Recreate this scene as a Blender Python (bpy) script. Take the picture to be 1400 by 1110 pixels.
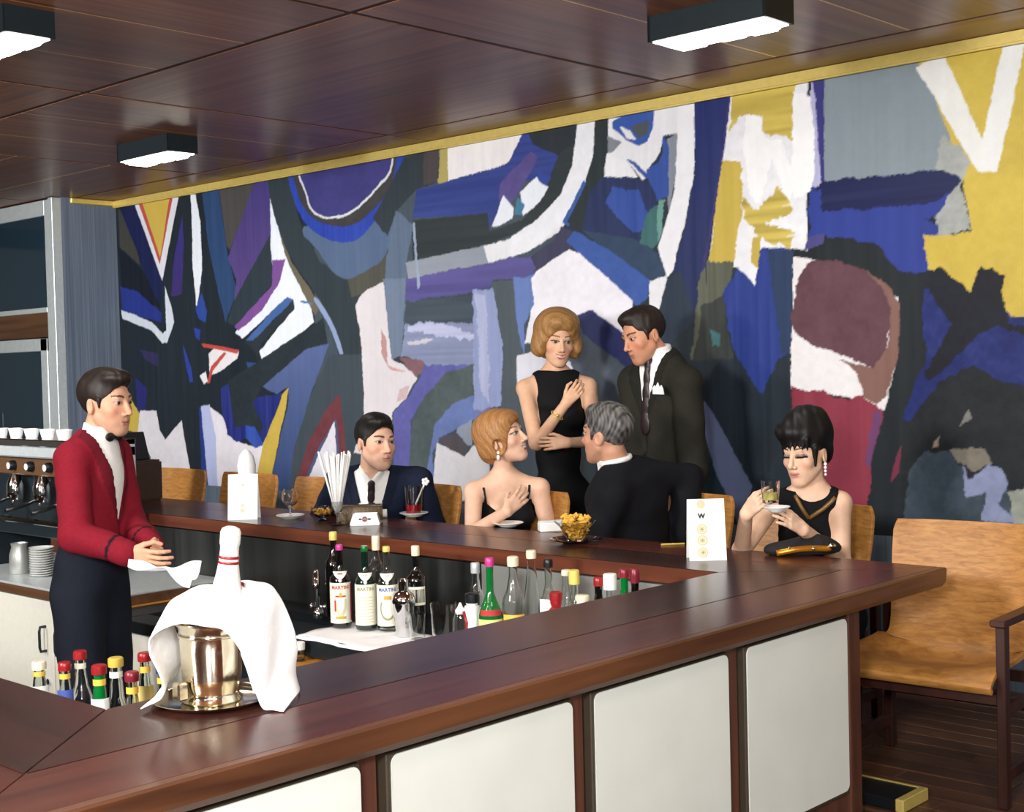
import bpy, bmesh, math, random
import numpy as np
from mathutils import Vector, Matrix

# ------------------------------------------------------------------ scene, camera, world, lights
for o in list(bpy.data.objects): bpy.data.objects.remove(o, do_unlink=True)
scene = bpy.context.scene
col = scene.collection
random.seed(7); rng = np.random.default_rng(7)
R = math.radians

CAM_R = Vector((0.728248, 0.684854, -0.025102)); CAM_U = Vector((-0.00292, 0.03973, 0.999206)); CAM_F = Vector((-0.685307, 0.727597, -0.030933))
cd = bpy.data.cameras.new('camera'); cam = bpy.data.objects.new('camera', cd); col.objects.link(cam)
cd.sensor_fit = 'HORIZONTAL'; cd.sensor_width = 36.0; cd.lens = 36.0*1864.73/1400.0
cd.clip_start = 0.05; cd.clip_end = 60
m = Matrix.Identity(4)
for i in range(3):
    m[i][0] = CAM_R[i]; m[i][1] = CAM_U[i]; m[i][2] = -CAM_F[i]
m[2][3] = 1.5
cam.matrix_world = m
scene.camera = cam

scene.view_settings.view_transform = 'Standard'
scene.view_settings.look = 'None'
scene.view_settings.gamma = 1.0
scene.view_settings.use_curve_mapping = False
scene.view_settings.exposure = 0.0

world = bpy.data.worlds.new('world'); scene.world = world; world.use_nodes = True
world.node_tree.nodes['Background'].inputs[0].default_value = (0.55, 0.62, 0.75, 1)
world.node_tree.nodes['Background'].inputs[1].default_value = 0.04

def area_light(name, loc, target, size, power, color=(1, .985, .96), size_y=None, spread=180):
    ld = bpy.data.lights.new(name, 'AREA'); ld.shape = 'RECTANGLE'; ld.size = size; ld.size_y = size_y or size
    ld.energy = power; ld.color = color; ld.spread = R(spread)
    o = bpy.data.objects.new(name, ld); col.objects.link(o); o.location = loc
    o.rotation_euler = (Vector(target)-Vector(loc)).to_track_quat('-Z', 'Y').to_euler()
    return o
# the photographer's lamps: one beside the camera, one further left, both above eye level; the last two are added fills
area_light('photo_and_fill_lamp', (-3.6, -1.6, 2.35), (-4.6, 5.0, 1.0), .8, 250)
area_light('photo_and_fill_lamp', (-.45, -.35, 1.95), (-4.0, 4.6, 1.0), .5, 120)
area_light('photo_and_fill_lamp', (1.25, -.2, 2.0), (-3.2, 4.2, .9), .5, 108)  # added fill from the right, evens out the white bar panels
area_light('photo_and_fill_lamp', (-7.4, -.6, 2.5), (-9.0, 5.6, 1.8), .6, 95, spread=100)  # added fill that brightens the left end of mural and pillar

# ------------------------------------------------------------------ helpers
def lin(c):
    return tuple((x/255/12.92 if x/255 <= .04045 else ((x/255+.055)/1.055)**2.4) for x in c)

def tag(o, label=None, cat=None, group=None, kind=None):
    if label: o['label'] = label
    if cat: o['category'] = cat
    if group: o['group'] = group
    if kind: o['kind'] = kind
    return o

def thing(name, label, cat, loc=(0, 0, 0), rotz=0, group=None):
    o = bpy.data.objects.new(name, None); col.objects.link(o)
    o.empty_display_size = .1
    o.location = loc; o.rotation_euler = (0, 0, rotz)
    return tag(o, label, cat, group)

def link(name, me, mat=None, parent=None, loc=None, smooth=False):
    o = bpy.data.objects.new(name, me); col.objects.link(o)
    if mat is not None:
        for mm in (mat if isinstance(mat, (list, tuple)) else [mat]): me.materials.append(mm)
    if parent: o.parent = parent
    if loc: o.location = loc
    if smooth: me.polygons.foreach_set('use_smooth', [True]*len(me.polygons))
    return o

def bm_mesh(bm, name='mesh'):
    me = bpy.data.meshes.new(name); bm.normal_update(); bm.to_mesh(me); bm.free(); return me

class MB:
    """collects shapes into one bmesh"""
    def __init__(s): s.bm = bmesh.new()
    def box(s, lo, hi, bevel=0, seg=1, rot=None, at=None):
        b = bmesh.new(); bmesh.ops.create_cube(b, size=1)
        c = [(lo[i]+hi[i])/2 for i in range(3)]; d = [abs(hi[i]-lo[i]) for i in range(3)]
        bmesh.ops.scale(b, vec=d, verts=b.verts)
        if bevel: bmesh.ops.bevel(b, geom=b.edges[:], offset=min(bevel, min(d)*.45), segments=seg, affect='EDGES')
        if rot is not None: bmesh.ops.rotate(b, verts=b.verts, matrix=rot)
        bmesh.ops.translate(b, verts=b.verts, vec=c if at is None else at)
        s.add(b); return s
    def prism(s, pts, z0, z1, bevel=0):
        b = bmesh.new()
        lo = [b.verts.new((p[0], p[1], z0)) for p in pts]; hi = [b.verts.new((p[0], p[1], z1)) for p in pts]
        n = len(pts); b.faces.new(lo[::-1]); b.faces.new(hi)
        for i in range(n): b.faces.new((lo[i], lo[(i+1) % n], hi[(i+1) % n], hi[i]))
        bmesh.ops.recalc_face_normals(b, faces=b.faces)
        if bevel: bmesh.ops.bevel(b, geom=b.edges[:], offset=bevel, segments=2, affect='EDGES')
        s.add(b); return s
    def lathe(s, prof, n=24, at=(0, 0, 0), rot=None, flip=False):
        b = bmesh.new(); rings = []
        for r, z in prof:
            if r < 1e-6: rings.append([b.verts.new((0, 0, z))])
            else: rings.append([b.verts.new((r*math.cos(2*math.pi*k/n), r*math.sin(2*math.pi*k/n), z)) for k in range(n)])
        for a, c in zip(rings, rings[1:]):
            if len(a) == 1 and len(c) == 1: continue
            for k in range(n):
                k2 = (k+1) % n
                if len(a) == 1: b.faces.new((a[0], c[k2], c[k]))
                elif len(c) == 1: b.faces.new((a[k], a[k2], c[0]))
                else: b.faces.new((a[k], a[k2], c[k2], c[k]))
        bmesh.ops.recalc_face_normals(b, faces=b.faces)
        if flip: bmesh.ops.reverse_faces(b, faces=b.faces)
        if rot is not None: bmesh.ops.rotate(b, verts=b.verts, matrix=rot)
        bmesh.ops.translate(b, verts=b.verts, vec=at)
        s.add(b); return s
    def tube(s, pts, rad, n=10, cap=True):
        b = bmesh.new(); pts = [Vector(p) for p in pts]; rings = []
        up = Vector((0, 0, 1)); prev = None
        for i, p in enumerate(pts):
            d = (pts[min(i+1, len(pts)-1)]-pts[max(i-1, 0)]).normalized()
            if prev is None:
                ref = up if abs(d.dot(up)) < .95 else Vector((1, 0, 0)); x = d.cross(ref).normalized()
            else:
                x = (prev-d*prev.dot(d)).normalized()
            y = d.cross(x); prev = x
            rr = rad[i] if isinstance(rad, (list, tuple)) else rad
            rings.append([b.verts.new(p+x*rr*math.cos(2*math.pi*k/n)+y*rr*math.sin(2*math.pi*k/n)) for k in range(n)])
        for a, c in zip(rings, rings[1:]):
            for k in range(n): b.faces.new((a[k], a[(k+1) % n], c[(k+1) % n], c[k]))
        if cap:
            b.faces.new(rings[0][::-1]); b.faces.new(rings[-1])
        bmesh.ops.recalc_face_normals(b, faces=b.faces)
        s.add(b); return s
    def ball(s, c, r, seg=16, scale=(1, 1, 1)):
        b = bmesh.new(); bmesh.ops.create_uvsphere(b, u_segments=seg, v_segments=max(6, seg//2), radius=r)
        bmesh.ops.scale(b, vec=scale, verts=b.verts); bmesh.ops.translate(b, verts=b.verts, vec=c); s.add(b); return s
    def add(s, b):
        me = bpy.data.meshes.new('t'); b.to_mesh(me); b.free(); s.bm.from_mesh(me); bpy.data.meshes.remove(me)
    def build(s, name, mat, parent=None, loc=None, smooth=False, angle=None):
        me = bm_mesh(s.bm, name)
        o = link(name, me, mat, parent, loc, smooth)
        if smooth and angle:
            me.set_sharp_from_angle(angle=R(angle))
        return o

def children(o): return [c for c in o.children]
def copy_tree(o, parent=None):
    c = o.copy(); col.objects.link(c); c.parent = parent
    for ch in list(o.children): copy_tree(ch, c)
    return c

# ------------------------------------------------------------------ materials
class NT:
    def __init__(s, name):
        s.m = bpy.data.materials.new(name); s.m.use_nodes = True; s.t = s.m.node_tree
        s.b = s.t.nodes['Principled BSDF']
    def n(s, typ, **kw):
        x = s.t.nodes.new(typ)
        for k, v in kw.items():
            if k in x.inputs: x.inputs[k].default_value = v
            else: setattr(x, k, v)
        return x
    def l(s, a, b): s.t.links.new(a, b)
    def ramp(s, stops):
        x = s.t.nodes.new('ShaderNodeValToRGB'); e = x.color_ramp.elements
        while len(e) < len(stops): e.new(.5)
        for i, (p, c) in enumerate(stops): e[i].position = p; e[i].color = (*c, 1)
        return x
    def set(s, **kw):
        for k, v in kw.items(): s.b.inputs[k.replace('_', ' ')].default_value = v
        return s

def plain(name, c, rough=.5, metal=0, var=.06, scale=30, bump=0, spec=.5, **kw):
    t = NT(name); c = lin(c)
    tc = t.n('ShaderNodeTexCoord'); no = t.n('ShaderNodeTexNoise', Scale=scale, Detail=3.0)
    t.l(tc.outputs['Object'], no.inputs['Vector'])
    rp = t.ramp([(.3, tuple(max(0, x*(1-var)) for x in c)), (.7, tuple(min(1, x*(1+var)) for x in c))])
    t.l(no.outputs['Fac'], rp.inputs['Fac']); t.l(rp.outputs['Color'], t.b.inputs['Base Color'])
    t.set(Roughness=rough, Metallic=metal); t.b.inputs['Specular IOR Level'].default_value = spec
    if bump:
        bp = t.n('ShaderNodeBump', Strength=bump, Distance=.01); t.l(no.outputs['Fac'], bp.inputs['Height']); t.l(bp.outputs['Normal'], t.b.inputs['Normal'])
    for k, v in kw.items(): t.b.inputs[k.replace('_', ' ')].default_value = v
    return t.m

def wood(name, c1, c2, axis='X', rough=.3, fine=26, long=1.1, coat=0, c3=None, bump=.05):
    t = NT(name); tc = t.n('ShaderNodeTexCoord'); mp = t.n('ShaderNodeMapping')
    sc = {'X': (long, fine, fine), 'Y': (fine, long, fine), 'Z': (fine, fine, long)}[axis]
    mp.inputs['Scale'].default_value = sc
    oi = t.n('ShaderNodeObjectInfo'); av = t.n('ShaderNodeVectorMath', operation='MULTIPLY_ADD')
    cx = t.n('ShaderNodeCombineXYZ'); t.l(oi.outputs['Random'], cx.inputs[0]); t.l(oi.outputs['Random'], cx.inputs[1]); t.l(oi.outputs['Random'], cx.inputs[2])
    t.l(cx.outputs[0], av.inputs[0]); av.inputs[1].default_value = (7, 11, 5); t.l(tc.outputs['Object'], av.inputs[2])
    t.l(av.outputs[0], mp.inputs['Vector'])
    n1 = t.n('ShaderNodeTexNoise', Scale=1.0, Detail=3.0, Roughness=.45, Distortion=.35); t.l(mp.outputs[0], n1.inputs['Vector'])
    n2 = t.n('ShaderNodeTexNoise', Scale=.22, Detail=2.0, Distortion=1.2); t.l(mp.outputs[0], n2.inputs['Vector'])
    mx = t.n('ShaderNodeMix', data_type='FLOAT'); mx.inputs[0].default_value = .45
    t.l(n1.outputs['Fac'], mx.inputs[2]); t.l(n2.outputs['Fac'], mx.inputs[3])
    st = [(.36, lin(c1)), (.62, lin(c2))]
    if c3: st.append((.74, lin(c3)))
    rp = t.ramp(st); t.l(mx.outputs[0], rp.inputs['Fac']); t.l(rp.outputs['Color'], t.b.inputs['Base Color'])
    t.set(Roughness=rough); t.b.inputs['Coat Weight'].default_value = coat; t.b.inputs['Coat Roughness'].default_value = .12
    if bump:
        bp = t.n('ShaderNodeBump', Strength=bump, Distance=.004); t.l(n1.outputs['Fac'], bp.inputs['Height']); t.l(bp.outputs['Normal'], t.b.inputs['Normal'])
    return t.m

def glass(name, c=(1, 1, 1), rough=0.0, ior=1.45):
    t = NT(name); t.b.inputs['Base Color'].default_value = (*c, 1); t.set(Roughness=rough)
    t.b.inputs['Transmission Weight'].default_value = 1.0; t.b.inputs['IOR'].default_value = ior
    return t.m

def vcol(name, rough=.6, sheen=0, noise=0, scale=60, bump=0, bscale=200, spec=.4, stretch=None):
    t = NT(name); a = t.n('ShaderNodeAttribute', attribute_name='Col')
    src = a.outputs['Color']
    tc = t.n('ShaderNodeTexCoord')
    vec = tc.outputs['Object']
    if stretch:
        mp = t.n('ShaderNodeMapping'); mp.inputs['Scale'].default_value = stretch; t.l(vec, mp.inputs['Vector']); vec = mp.outputs[0]
    if noise:
        no = t.n('ShaderNodeTexNoise', Scale=scale, Detail=4.0); t.l(vec, no.inputs['Vector'])
        mr = t.n('ShaderNodeMapRange'); mr.inputs[1].default_value = .3; mr.inputs[2].default_value = .7
        mr.inputs[3].default_value = 1-noise; mr.inputs[4].default_value = 1+noise; t.l(no.outputs['Fac'], mr.inputs[0])
        vm = t.n('ShaderNodeVectorMath', operation='SCALE'); t.l(src, vm.inputs[0]); t.l(mr.outputs[0], vm.inputs['Scale']); src = vm.outputs[0]
    t.l(src, t.b.inputs['Base Color']); t.set(Roughness=rough); t.b.inputs['Specular IOR Level'].default_value = spec
    if sheen: t.b.inputs['Sheen Weight'].default_value = sheen
    if bump:
        nb = t.n('ShaderNodeTexNoise', Scale=bscale, Detail=3.0); t.l(vec, nb.inputs['Vector'])
        bp = t.n('ShaderNodeBump', Strength=bump, Distance=.003); t.l(nb.outputs['Fac'], bp.inputs['Height']); t.l(bp.outputs['Normal'], t.b.inputs['Normal'])
    return t.m

def emit(name, c, s):
    t = NT(name); t.b.inputs['Base Color'].default_value = (*lin(c), 1)
    t.b.inputs['Emission Color'].default_value = (*lin(c), 1); t.b.inputs['Emission Strength'].default_value = s
    return t.m

M = {}
M['ceil_x'] = wood('ceiling_veneer_x', (108, 62, 42), (146, 92, 62), 'X', rough=.34, fine=30, long=.9, bump=.02)
M['ceil_y'] = wood('ceiling_veneer_y', (106, 60, 41), (148, 94, 62), 'Y', rough=.34, fine=30, long=.9, bump=.02)
M['gap'] = plain('ceiling_gap', (22, 27, 32), .6)
M['brass_line'] = plain('brass_line', (236, 200, 134), .38, .75)
M['brass'] = plain('brass', (222, 198, 112), .34, .4)
M['fabric_wall'] = wood('ribbed_wall_fabric', (84, 96, 114), (112, 124, 142), 'Z', rough=.85, fine=90, long=1.2, bump=.3)
M['fabric_dark'] = wood('ribbed_wainscot', (70, 84, 98), (92, 106, 120), 'Z', rough=.85, fine=110, long=1.2, bump=.3)
M['plaster'] = plain('plaster', (170, 168, 160), .8)
M['floor_y'] = wood('parquet_oak', (62, 40, 27), (92, 60, 40), 'X', rough=.4, fine=30, long=1.6)
M['floor_base'] = plain('floor_base', (52, 40, 32), .6)
M['floor_in'] = plain('bar_floor_rubber', (60, 58, 56), .7)
M['bar_top'] = wood('bar_mahogany_y', (40, 20, 17), (62, 33, 27), 'Y', rough=.25, fine=34, long=1.4, bump=0, c3=(76, 42, 32))
M['bar_top_x'] = wood('bar_mahogany_x', (40, 20, 17), (62, 33, 27), 'X', rough=.25, fine=34, long=1.4, bump=0, c3=(76, 42, 32))
M['bar_band'] = wood('bar_band_y', (62, 26, 19), (86, 40, 28), 'Y', rough=.27, fine=34, long=1.2, bump=.02)
M['bar_band_x'] = wood('bar_band_x', (62, 26, 19), (86, 40, 28), 'X', rough=.27, fine=34, long=1.2, bump=.02)
M['bar_edge'] = wood('bar_edge_y', (62, 34, 23), (106, 66, 42), 'Y', rough=.34, fine=22, long=1.6, bump=0, c3=(72, 38, 26))
M['bar_edge_x'] = wood('bar_edge_x', (76, 36, 25), (108, 58, 38), 'X', rough=.32, fine=30, long=1.6, bump=.02)
M['bar_wood'] = wood('bar_frame_wood', (70, 38, 30), (98, 60, 46), 'Z', rough=.4, fine=30, long=1.4)
M['panel_side'] = plain('panel_side', (62, 52, 40), .5)
M['panel_white'] = plain('white_laminate', (222, 224, 217), .38, var=.03, scale=6)
M['black'] = plain('black_lacquer', (16, 19, 22), .35)
M['charcoal'] = plain('charcoal_metal', (26, 36, 42), .4, .2)
M['steel'] = plain('brushed_steel', (168, 170, 166), .38, .55, var=.12, scale=4)
M['chrome'] = plain('chrome', (225, 225, 225), .08, 1.0, var=0.02)
M['silver'] = plain('silver_plate', (236, 228, 206), .12, 1.0, var=0.03)
M['alu'] = plain('aluminium', (198, 206, 208), .4, .35)
M['cab_white'] = plain('cabinet_paint', (214, 212, 200), .5, var=.03)
M['white'] = plain('white_paint', (238, 238, 236), .5, var=.02)
M['paper'] = plain('white_card', (244, 244, 242), .6, var=.01)
M['cloth'] = plain('white_linen', (244, 244, 246), .85, var=.02, bump=.1, scale=120)
M['china'] = plain('white_china', (240, 240, 238), .2, var=.01)
M['orange_wood'] = plain('orange_shelf', (196, 132, 50), .45)
M['brown_edge'] = wood('brown_edge', (70, 46, 30), (98, 66, 42), 'X', rough=.4)
M['leather'] = None

# ------------------------------------------------------------------ the room
def struct(o): o['kind'] = 'structure'; return o
XM = -9.74; YM = 5.80; ZC = 2.87

# floors: the room floor around the bar and the sunken floor behind it
f = MB()
for lo, hi in (((-2.3, -6, -.3), (3.2, 6, 0)), ((-14, 3.98, -.3), (-2.3, 6, 0)), ((-14, -6, -.3), (-2.3, 1.3, 0))):
    f.box(lo, hi)
floor = struct(f.build('floor', M['floor_base']))
pl = MB().box((-.5, -.055, -.006), (.5, .055, .006), bevel=.002)
plank_me = bm_mesh(pl.bm, 'plank'); plank_me.materials.append(M['floor_y'])
for r_ in range(26):
    y = 3.62+r_*.113
    for k in range(3):
        x = -2.9+k*1.004+(r_*.37 % 1.0)-.5
        if y < 3.98 and x < -1.75: continue
        o = link('plank', plank_me, None, floor); o.location = (x, y, .006+random.uniform(-.0008, .0008))
struct(MB().box((-9, 1.36, -.35), (-2.32, 3.98, -.25)).build('floor_bar', M['floor_in']))

# ceiling: dark veneer panels in a two-metre grid with open joints
ceil = struct(MB().box((-14, -6.3, ZC+.0035), (3.2, 6.1, ZC+.1)).build('ceiling', M['gap']))
xs = [-12.07+2*k for k in range(8)]; ys = [5.44-1.97*k for k in range(6)]
brl = MB()
def ceil_panel(x0, x1, y0, y1, mat):
    b = MB().box((-(x1-x0)/2, -(y1-y0)/2, 0), ((x1-x0)/2, (y1-y0)/2, .0034))
    b.build('ceiling_panel', mat, ceil, ((x0+x1)/2, (y0+y1)/2, ZC))
light_spots = []
for i in range(7):
    for j in range(5):
        x0, x1 = xs[i]+.013, xs[i+1]-.013; y1, y0 = ys[j]-.017, ys[j+1]+.017
        if (i+j) % 2 == 0:
            t = (x1-x0)/3
            for k in range(3): ceil_panel(x0+t*k+.006, x0+t*(k+1)-.006, y0, y1, M['ceil_y'])
            for k in (1, 2): brl.box((x0+t*k-.006, y0, ZC+.0004), (x0+t*k+.006, y1, ZC+.0034))
            light_spots.append(((x0+x1)/2, (y0+y1)/2))
        else:
            t = (y1-y0)/3
            if i >= 2: ceil_panel(x0, x1, y0, y1, M['ceil_x'])
            for k in range(3 if i < 2 else 0): ceil_panel(x0, x1, y0+t*k+.008, y0+t*(k+1)-.008, M['ceil_x'])
            if i < 2:
                for k in (1, 2): brl.box((x0, y0+t*k-.008, ZC+.0004), (x1, y0+t*k+.008, ZC+.0034))
for i in range(7): ceil_panel(xs[i]+.004, xs[i+1]-.004, 5.452, 5.79, M['ceil_x'])
brl.build('joint_strip', M['brass_line'], ceil)

# walls
struct(MB().box((XM-.06, YM+.035, -.3), (3.2, YM+.2, 3.0)).build('wall_back', M['plaster']))
wain = struct(MB().box((XM, YM-.005, 0), (3.2, YM+.03, .655)).build('wall_wainscot', M['fabric_dark']))
struct(MB().box((XM-.3, 5.33, 0), (XM, YM+.1, ZC+.02)).build('wall_pillar', M['fabric_wall']))
struct(MB().box((3.0, -6, -.3), (3.2, 6, 3)).build('wall_right', M['plaster']))
struct(MB().box((-14, -6.2, -.3), (3.2, -6, 3)).build('wall_front', M['plaster']))
struct(MB().box((-14.2, -6.2, -.3), (-14, 9, 3)).build('wall_left', M['plaster']))
struct(MB().box((-14, 7.6, -.3), (XM, 7.8, 3)).build('wall_outside', plain('night_facade', (22, 40, 58), .6)))  # added dark backdrop; the night behind the glass is put into its colour
struct(MB().box((-14, 5.4, -.3), (XM-.3, 7.6, 0)).build('floor_outside', M['floor_base']))
struct(MB().box((-14, 6.1, ZC+.02), (XM, 7.8, ZC+.1)).build('ceiling_outside', M['gap']))
# brass moulding along the top of mural and pillar
tr = MB().box((XM-.0, YM-.035, 2.812), (3.0, YM-.002, 2.868), bevel=.008, seg=2)
tr.box((XM+.002, 5.40, 2.826), (XM+.03, YM-.03, 2.868), bevel=.006)
struct(tr.build('trim_1', M['brass']))

# glazing left of the pillar
win = struct(thing('window_1', None, None, (XM, 5.28, 0)))
a = MB().box((-.06, -.03, 0), (0, .05, ZC-.004), bevel=.004)
a.box((-.16, -.01, 0), (-.075, .03, ZC-.01), bevel=.004)
a.build('window_post', M['alu'], win)
fr = MB()
fr.box((-4.2, -.01, 2.74), (-.16, .03, ZC-.01), bevel=.004)
for k in range(3): fr.box((-1.3-k*1.3, -.01, 0), (-1.22-k*1.3, .03, ZC-.01), bevel=.004)
fr.box((-4.2, -.012, 1.99), (-.16, .032, 2.03), bevel=.004)
fr.build('window_frame', M['alu'], win)
MB().box((-4.2, 0, 1.80), (-.16, .025, 1.99)).build('transom_panel', M['brown_edge'], win)
pane_m = NT('dark_window_glass'); pane_m.b.inputs['Base Color'].default_value = (.02, .045, .07, 1); pane_m.set(Roughness=.06, Alpha=1.0)
pane_m.b.inputs['Transmission Weight'].default_value = .35
for k in range(3): MB().box((-1.22-k*1.3, .008, 2.03), (-.16-k*1.3 if k == 0 else -k*1.3, .014, 2.74)).build('pane', pane_m.m, win)
door = struct(thing('door_1', None, None, (XM-.16, 5.28, 0)))
d = MB()
d.box((-.11, -.02, .02), (-.005, .03, 1.79), bevel=.005); d.box((-1.06, -.02, .02), (-.96, .03, 1.79), bevel=.005)
d.box((-1.06, -.02, 1.69), (-.005, .03, 1.79), bevel=.005); d.box((-1.06, -.02, .02), (-.005, .03, .16), bevel=.005)
d.build('door_frame', M['alu'], door)
MB().box((-.97, 0, .15), (-.1, .008, 1.70)).build('pane', pane_m.m, door)
MB().tube([(-.93, -.05, .9), (-.93, -.05, 1.2)], .012).build('door_handle', M['alu'], door)

# ceiling lamps: black boxes with a stepped opal diffuser
opal = emit('lit_opal_diffuser', (255, 252, 240), 9.0)
def make_light():
    t = thing('ceiling_light', 'x', 'ceiling light', (0, 0, 0))
    h = MB()
    h.box((-.275, -.10, -.100), (-.262, .10, 0)); h.box((.262, -.10, -.100), (.275, .10, 0))
    h.box((-.275, -.10, -.100), (.275, -.088, 0)); h.box((-.275, .088, -.100), (.275, .10, 0)); h.box((-.27, -.095, -.02), (.27, .095, -.004))
    h.build('housing', M['charcoal'], t)
    g = MB().box((-.26, -.086, -.104), (.26, .086, -.06))
    g.box((-.235, -.07, -.114), (.235, .07, -.10))
    for x0, x1, y0, y1 in ((-.22, -.10, -.06, .066), (-.02, .09, -.066, .06), (.12, .23, -.06, .066)):
        g.box((x0, y0, -.122), (x1, y1, -.11), bevel=.003)
    g.build('diffuser', opal, t)
    return t
lamp0 = make_light(); first = True
LL = {(-7.07, 4.455): 'black box ceiling light in the left of the picture, nearest the pillar',
      (-3.07, 4.455): 'large black box ceiling light above the standing man, upper right of the picture',
      (-5.07, 2.485): 'black box ceiling light cut off by the upper left edge of the picture'}
for (x, y) in light_spots:
    key = (round(x, 2), round(y, 3))
    lb = None
    for k_, v in LL.items():
        if abs(k_[0]-x) < .05 and abs(k_[1]-y) < .05: lb = v
    if lb is None and not (-9 < x < 1 and y > -3): continue
    o = lamp0 if first else copy_tree(lamp0)
    first = False
    o.location = (x-.0, y+.04, ZC)
    tag(o, lb or 'black box ceiling light further along the ceiling, outside the picture', 'ceiling light', 'ceiling lights')
    ld = bpy.data.lights.new('lamp_glow', 'AREA'); ld.shape = 'RECTANGLE'; ld.size = .45; ld.size_y = .14; ld.energy = 5; ld.color = (1, .95, .86)
    lo = bpy.data.objects.new('lamp_glow', ld); col.objects.link(lo); lo.location = (0, 0, -.128); lo.parent = o

# ------------------------------------------------------------------ the bar
# wooden counter running round three sides, mitred at the corners
ct = thing('bar_counter', 'dark polished mahogany bar counter running round three sides', 'bar counter', (0, 0, 0))
XI, XJ, XO = -2.755, -2.43, -2.16
YI, YJ, YO = 3.96, 4.24, 4.49
NI, NJ, NO = 1.575, 1.213, .945
XL = -7.62; T0, T1 = .688, .75
def board(name, pts, mat, z0=T0, z1=T1): MB().prism(pts, z0, z1, bevel=.0025).build(name, mat, ct)
g = .0008
board('counter_board', [(XI, NI), (XJ-g, NJ+g), (XJ-g, YJ-g), (XI, YI)], M['bar_top'])
board('counter_board', [(XI-g, YI), (XJ-g, YJ-g), (XL, YJ-g), (XL, YI)], M['bar_top_x'])
board('counter_board', [(XI-g, NI), (XL, NI), (XL, NJ+g), (XJ-2*g, NJ+g)], M['bar_top_x'])
# outer band with a deeper moulded edge
board('edge_band', [(XJ, NJ), (XO-.03, NO), (XO-.03, YO), (XJ, YJ)], M['bar_band'])
board('edge_band', [(XJ, YJ), (XO-.03, YO), (XL, YO), (XL, YJ)], M['bar_band_x'])
board('edge_band', [(XJ, NJ), (XL, NJ), (XL, NO), (XO-.03, NO)], M['bar_band_x'])
e = MB()
sec = [(-.03, .750), (-.006, .750), (0, .745), (-.004, .700), (-.018, .683), (-.03, .683)]
b = bmesh.new()
ringA = [b.verts.new((XO+x, NO-.02, z)) for x, z in sec]; ringB = [b.verts.new((XO+x, YO, z)) for x, z in sec]
for k in range(len(sec)): b.faces.new((ringA[k], ringA[(k+1) % len(sec)], ringB[(k+1) % len(sec)], ringB[k]))
b.faces.new(ringA); b.faces.new(ringB); bmesh.ops.recalc_face_normals(b, faces=b.faces); e.add(b)
e.build('edge_moulding', M['bar_edge'], ct)
MB().box((XL, YI-.006, .690), (XI, YI, .748), bevel=.002).build('inner_edge', M['bar_edge_x'], ct)
MB().box((XI-.0, NI+.05, .690), (XI+.004, YI-.01, .740)).build('inner_edge', M['bar_edge'], ct)

# panelled front below the counter
bd = thing('bar_cabinet', 'mahogany bar base with white laminate panels under the counter', 'bar base', (0, 0, 0))
MB().box((-2.32, .95, -.24), (-2.245, 3.945, .686)).build('backing', M['bar_wood'], bd)
PAN = [(.56, 1.158), (1.243, 1.84), (1.928, 2.525), (2.611, 3.2), (3.296, 3.864)]
for y0, y1 in PAN[1:]:
    p = MB().box((-2.245, y0-.012, .098), (-2.202, y1+.004, .668), bevel=.003).build('panel', M['panel_side'], bd)
    bm = bmesh.new(); pts = []; rr = .022; z0, z1 = .112, .664
    for cy, cz, a0 in ((y1-rr, z1-rr, 0), (y0+rr, z1-rr, 90), (y0+rr, z0+rr, 180), (y1-rr, z0+rr, 270)):
        for k in range(7):
            t = R(a0+k*15); pts.append((cy+rr*math.cos(t), cz+rr*math.sin(t)))
    fa = [bm.verts.new((-2.198, y, z)) for y, z in pts]; fb = [bm.verts.new((-2.203, y, z)) for y, z in pts]
    bm.faces.new(fa); bm.faces.new(fb[::-1])
    for k in range(len(pts)): bm.faces.new((fa[k], fb[k], fb[(k+1) % len(pts)], fa[(k+1) % len(pts)]))
    bmesh.ops.recalc_face_normals(bm, faces=bm.faces)
    link('panel_face', bm_mesh(bm), M['panel_white'], p)
for (a0, a1), (b0, b1) in zip(PAN, PAN[1:]):
    MB().box((-2.245, a1+.004, .03), (-2.214, b0-.03, .686), bevel=.002).build('post', M['bar_wood'], bd)
MB().box((-2.245, 3.872, .02), (-2.198, 3.945, .686), bevel=.003).build('post', M['bar_wood'], bd)
MB().box((-2.245, .95, .02), (-2.21, 3.872, .094), bevel=.002).build('bottom_rail', M['bar_wood'], bd)
MB().box((-2.245, .95, .672), (-2.225, 3.872, .687)).build('top_rail', M['panel_side'], bd)
MB().box((-7.6, 3.985, .0), (-2.25, 4.03, .686)).build('back_wall', M['bar_wood'], bd)
MB().box((-7.6, 1.30, -.24), (-2.33, 1.355, .686)).build('side_wall', M['bar_wood'], bd)
# footrest step on the guests' side
fs = thing('foot_rest', 'low black foot rest step with brass edge at the end of the bar', 'foot rest', (0, 0, 0))
MB().box((-7.2, 4.035, .012), (-2.13, 4.20, .05), bevel=.004).build('step', M['black'], fs)
MB().box((-7.2, 4.196, .035), (-2.12, 4.206, .053)).build('brass_edge', M['brass'], fs)
MB().box((-2.13, 4.03, .012), (-2.10, 4.206, .054), bevel=.003).build('brass_edge', M['brass'], fs)

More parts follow.
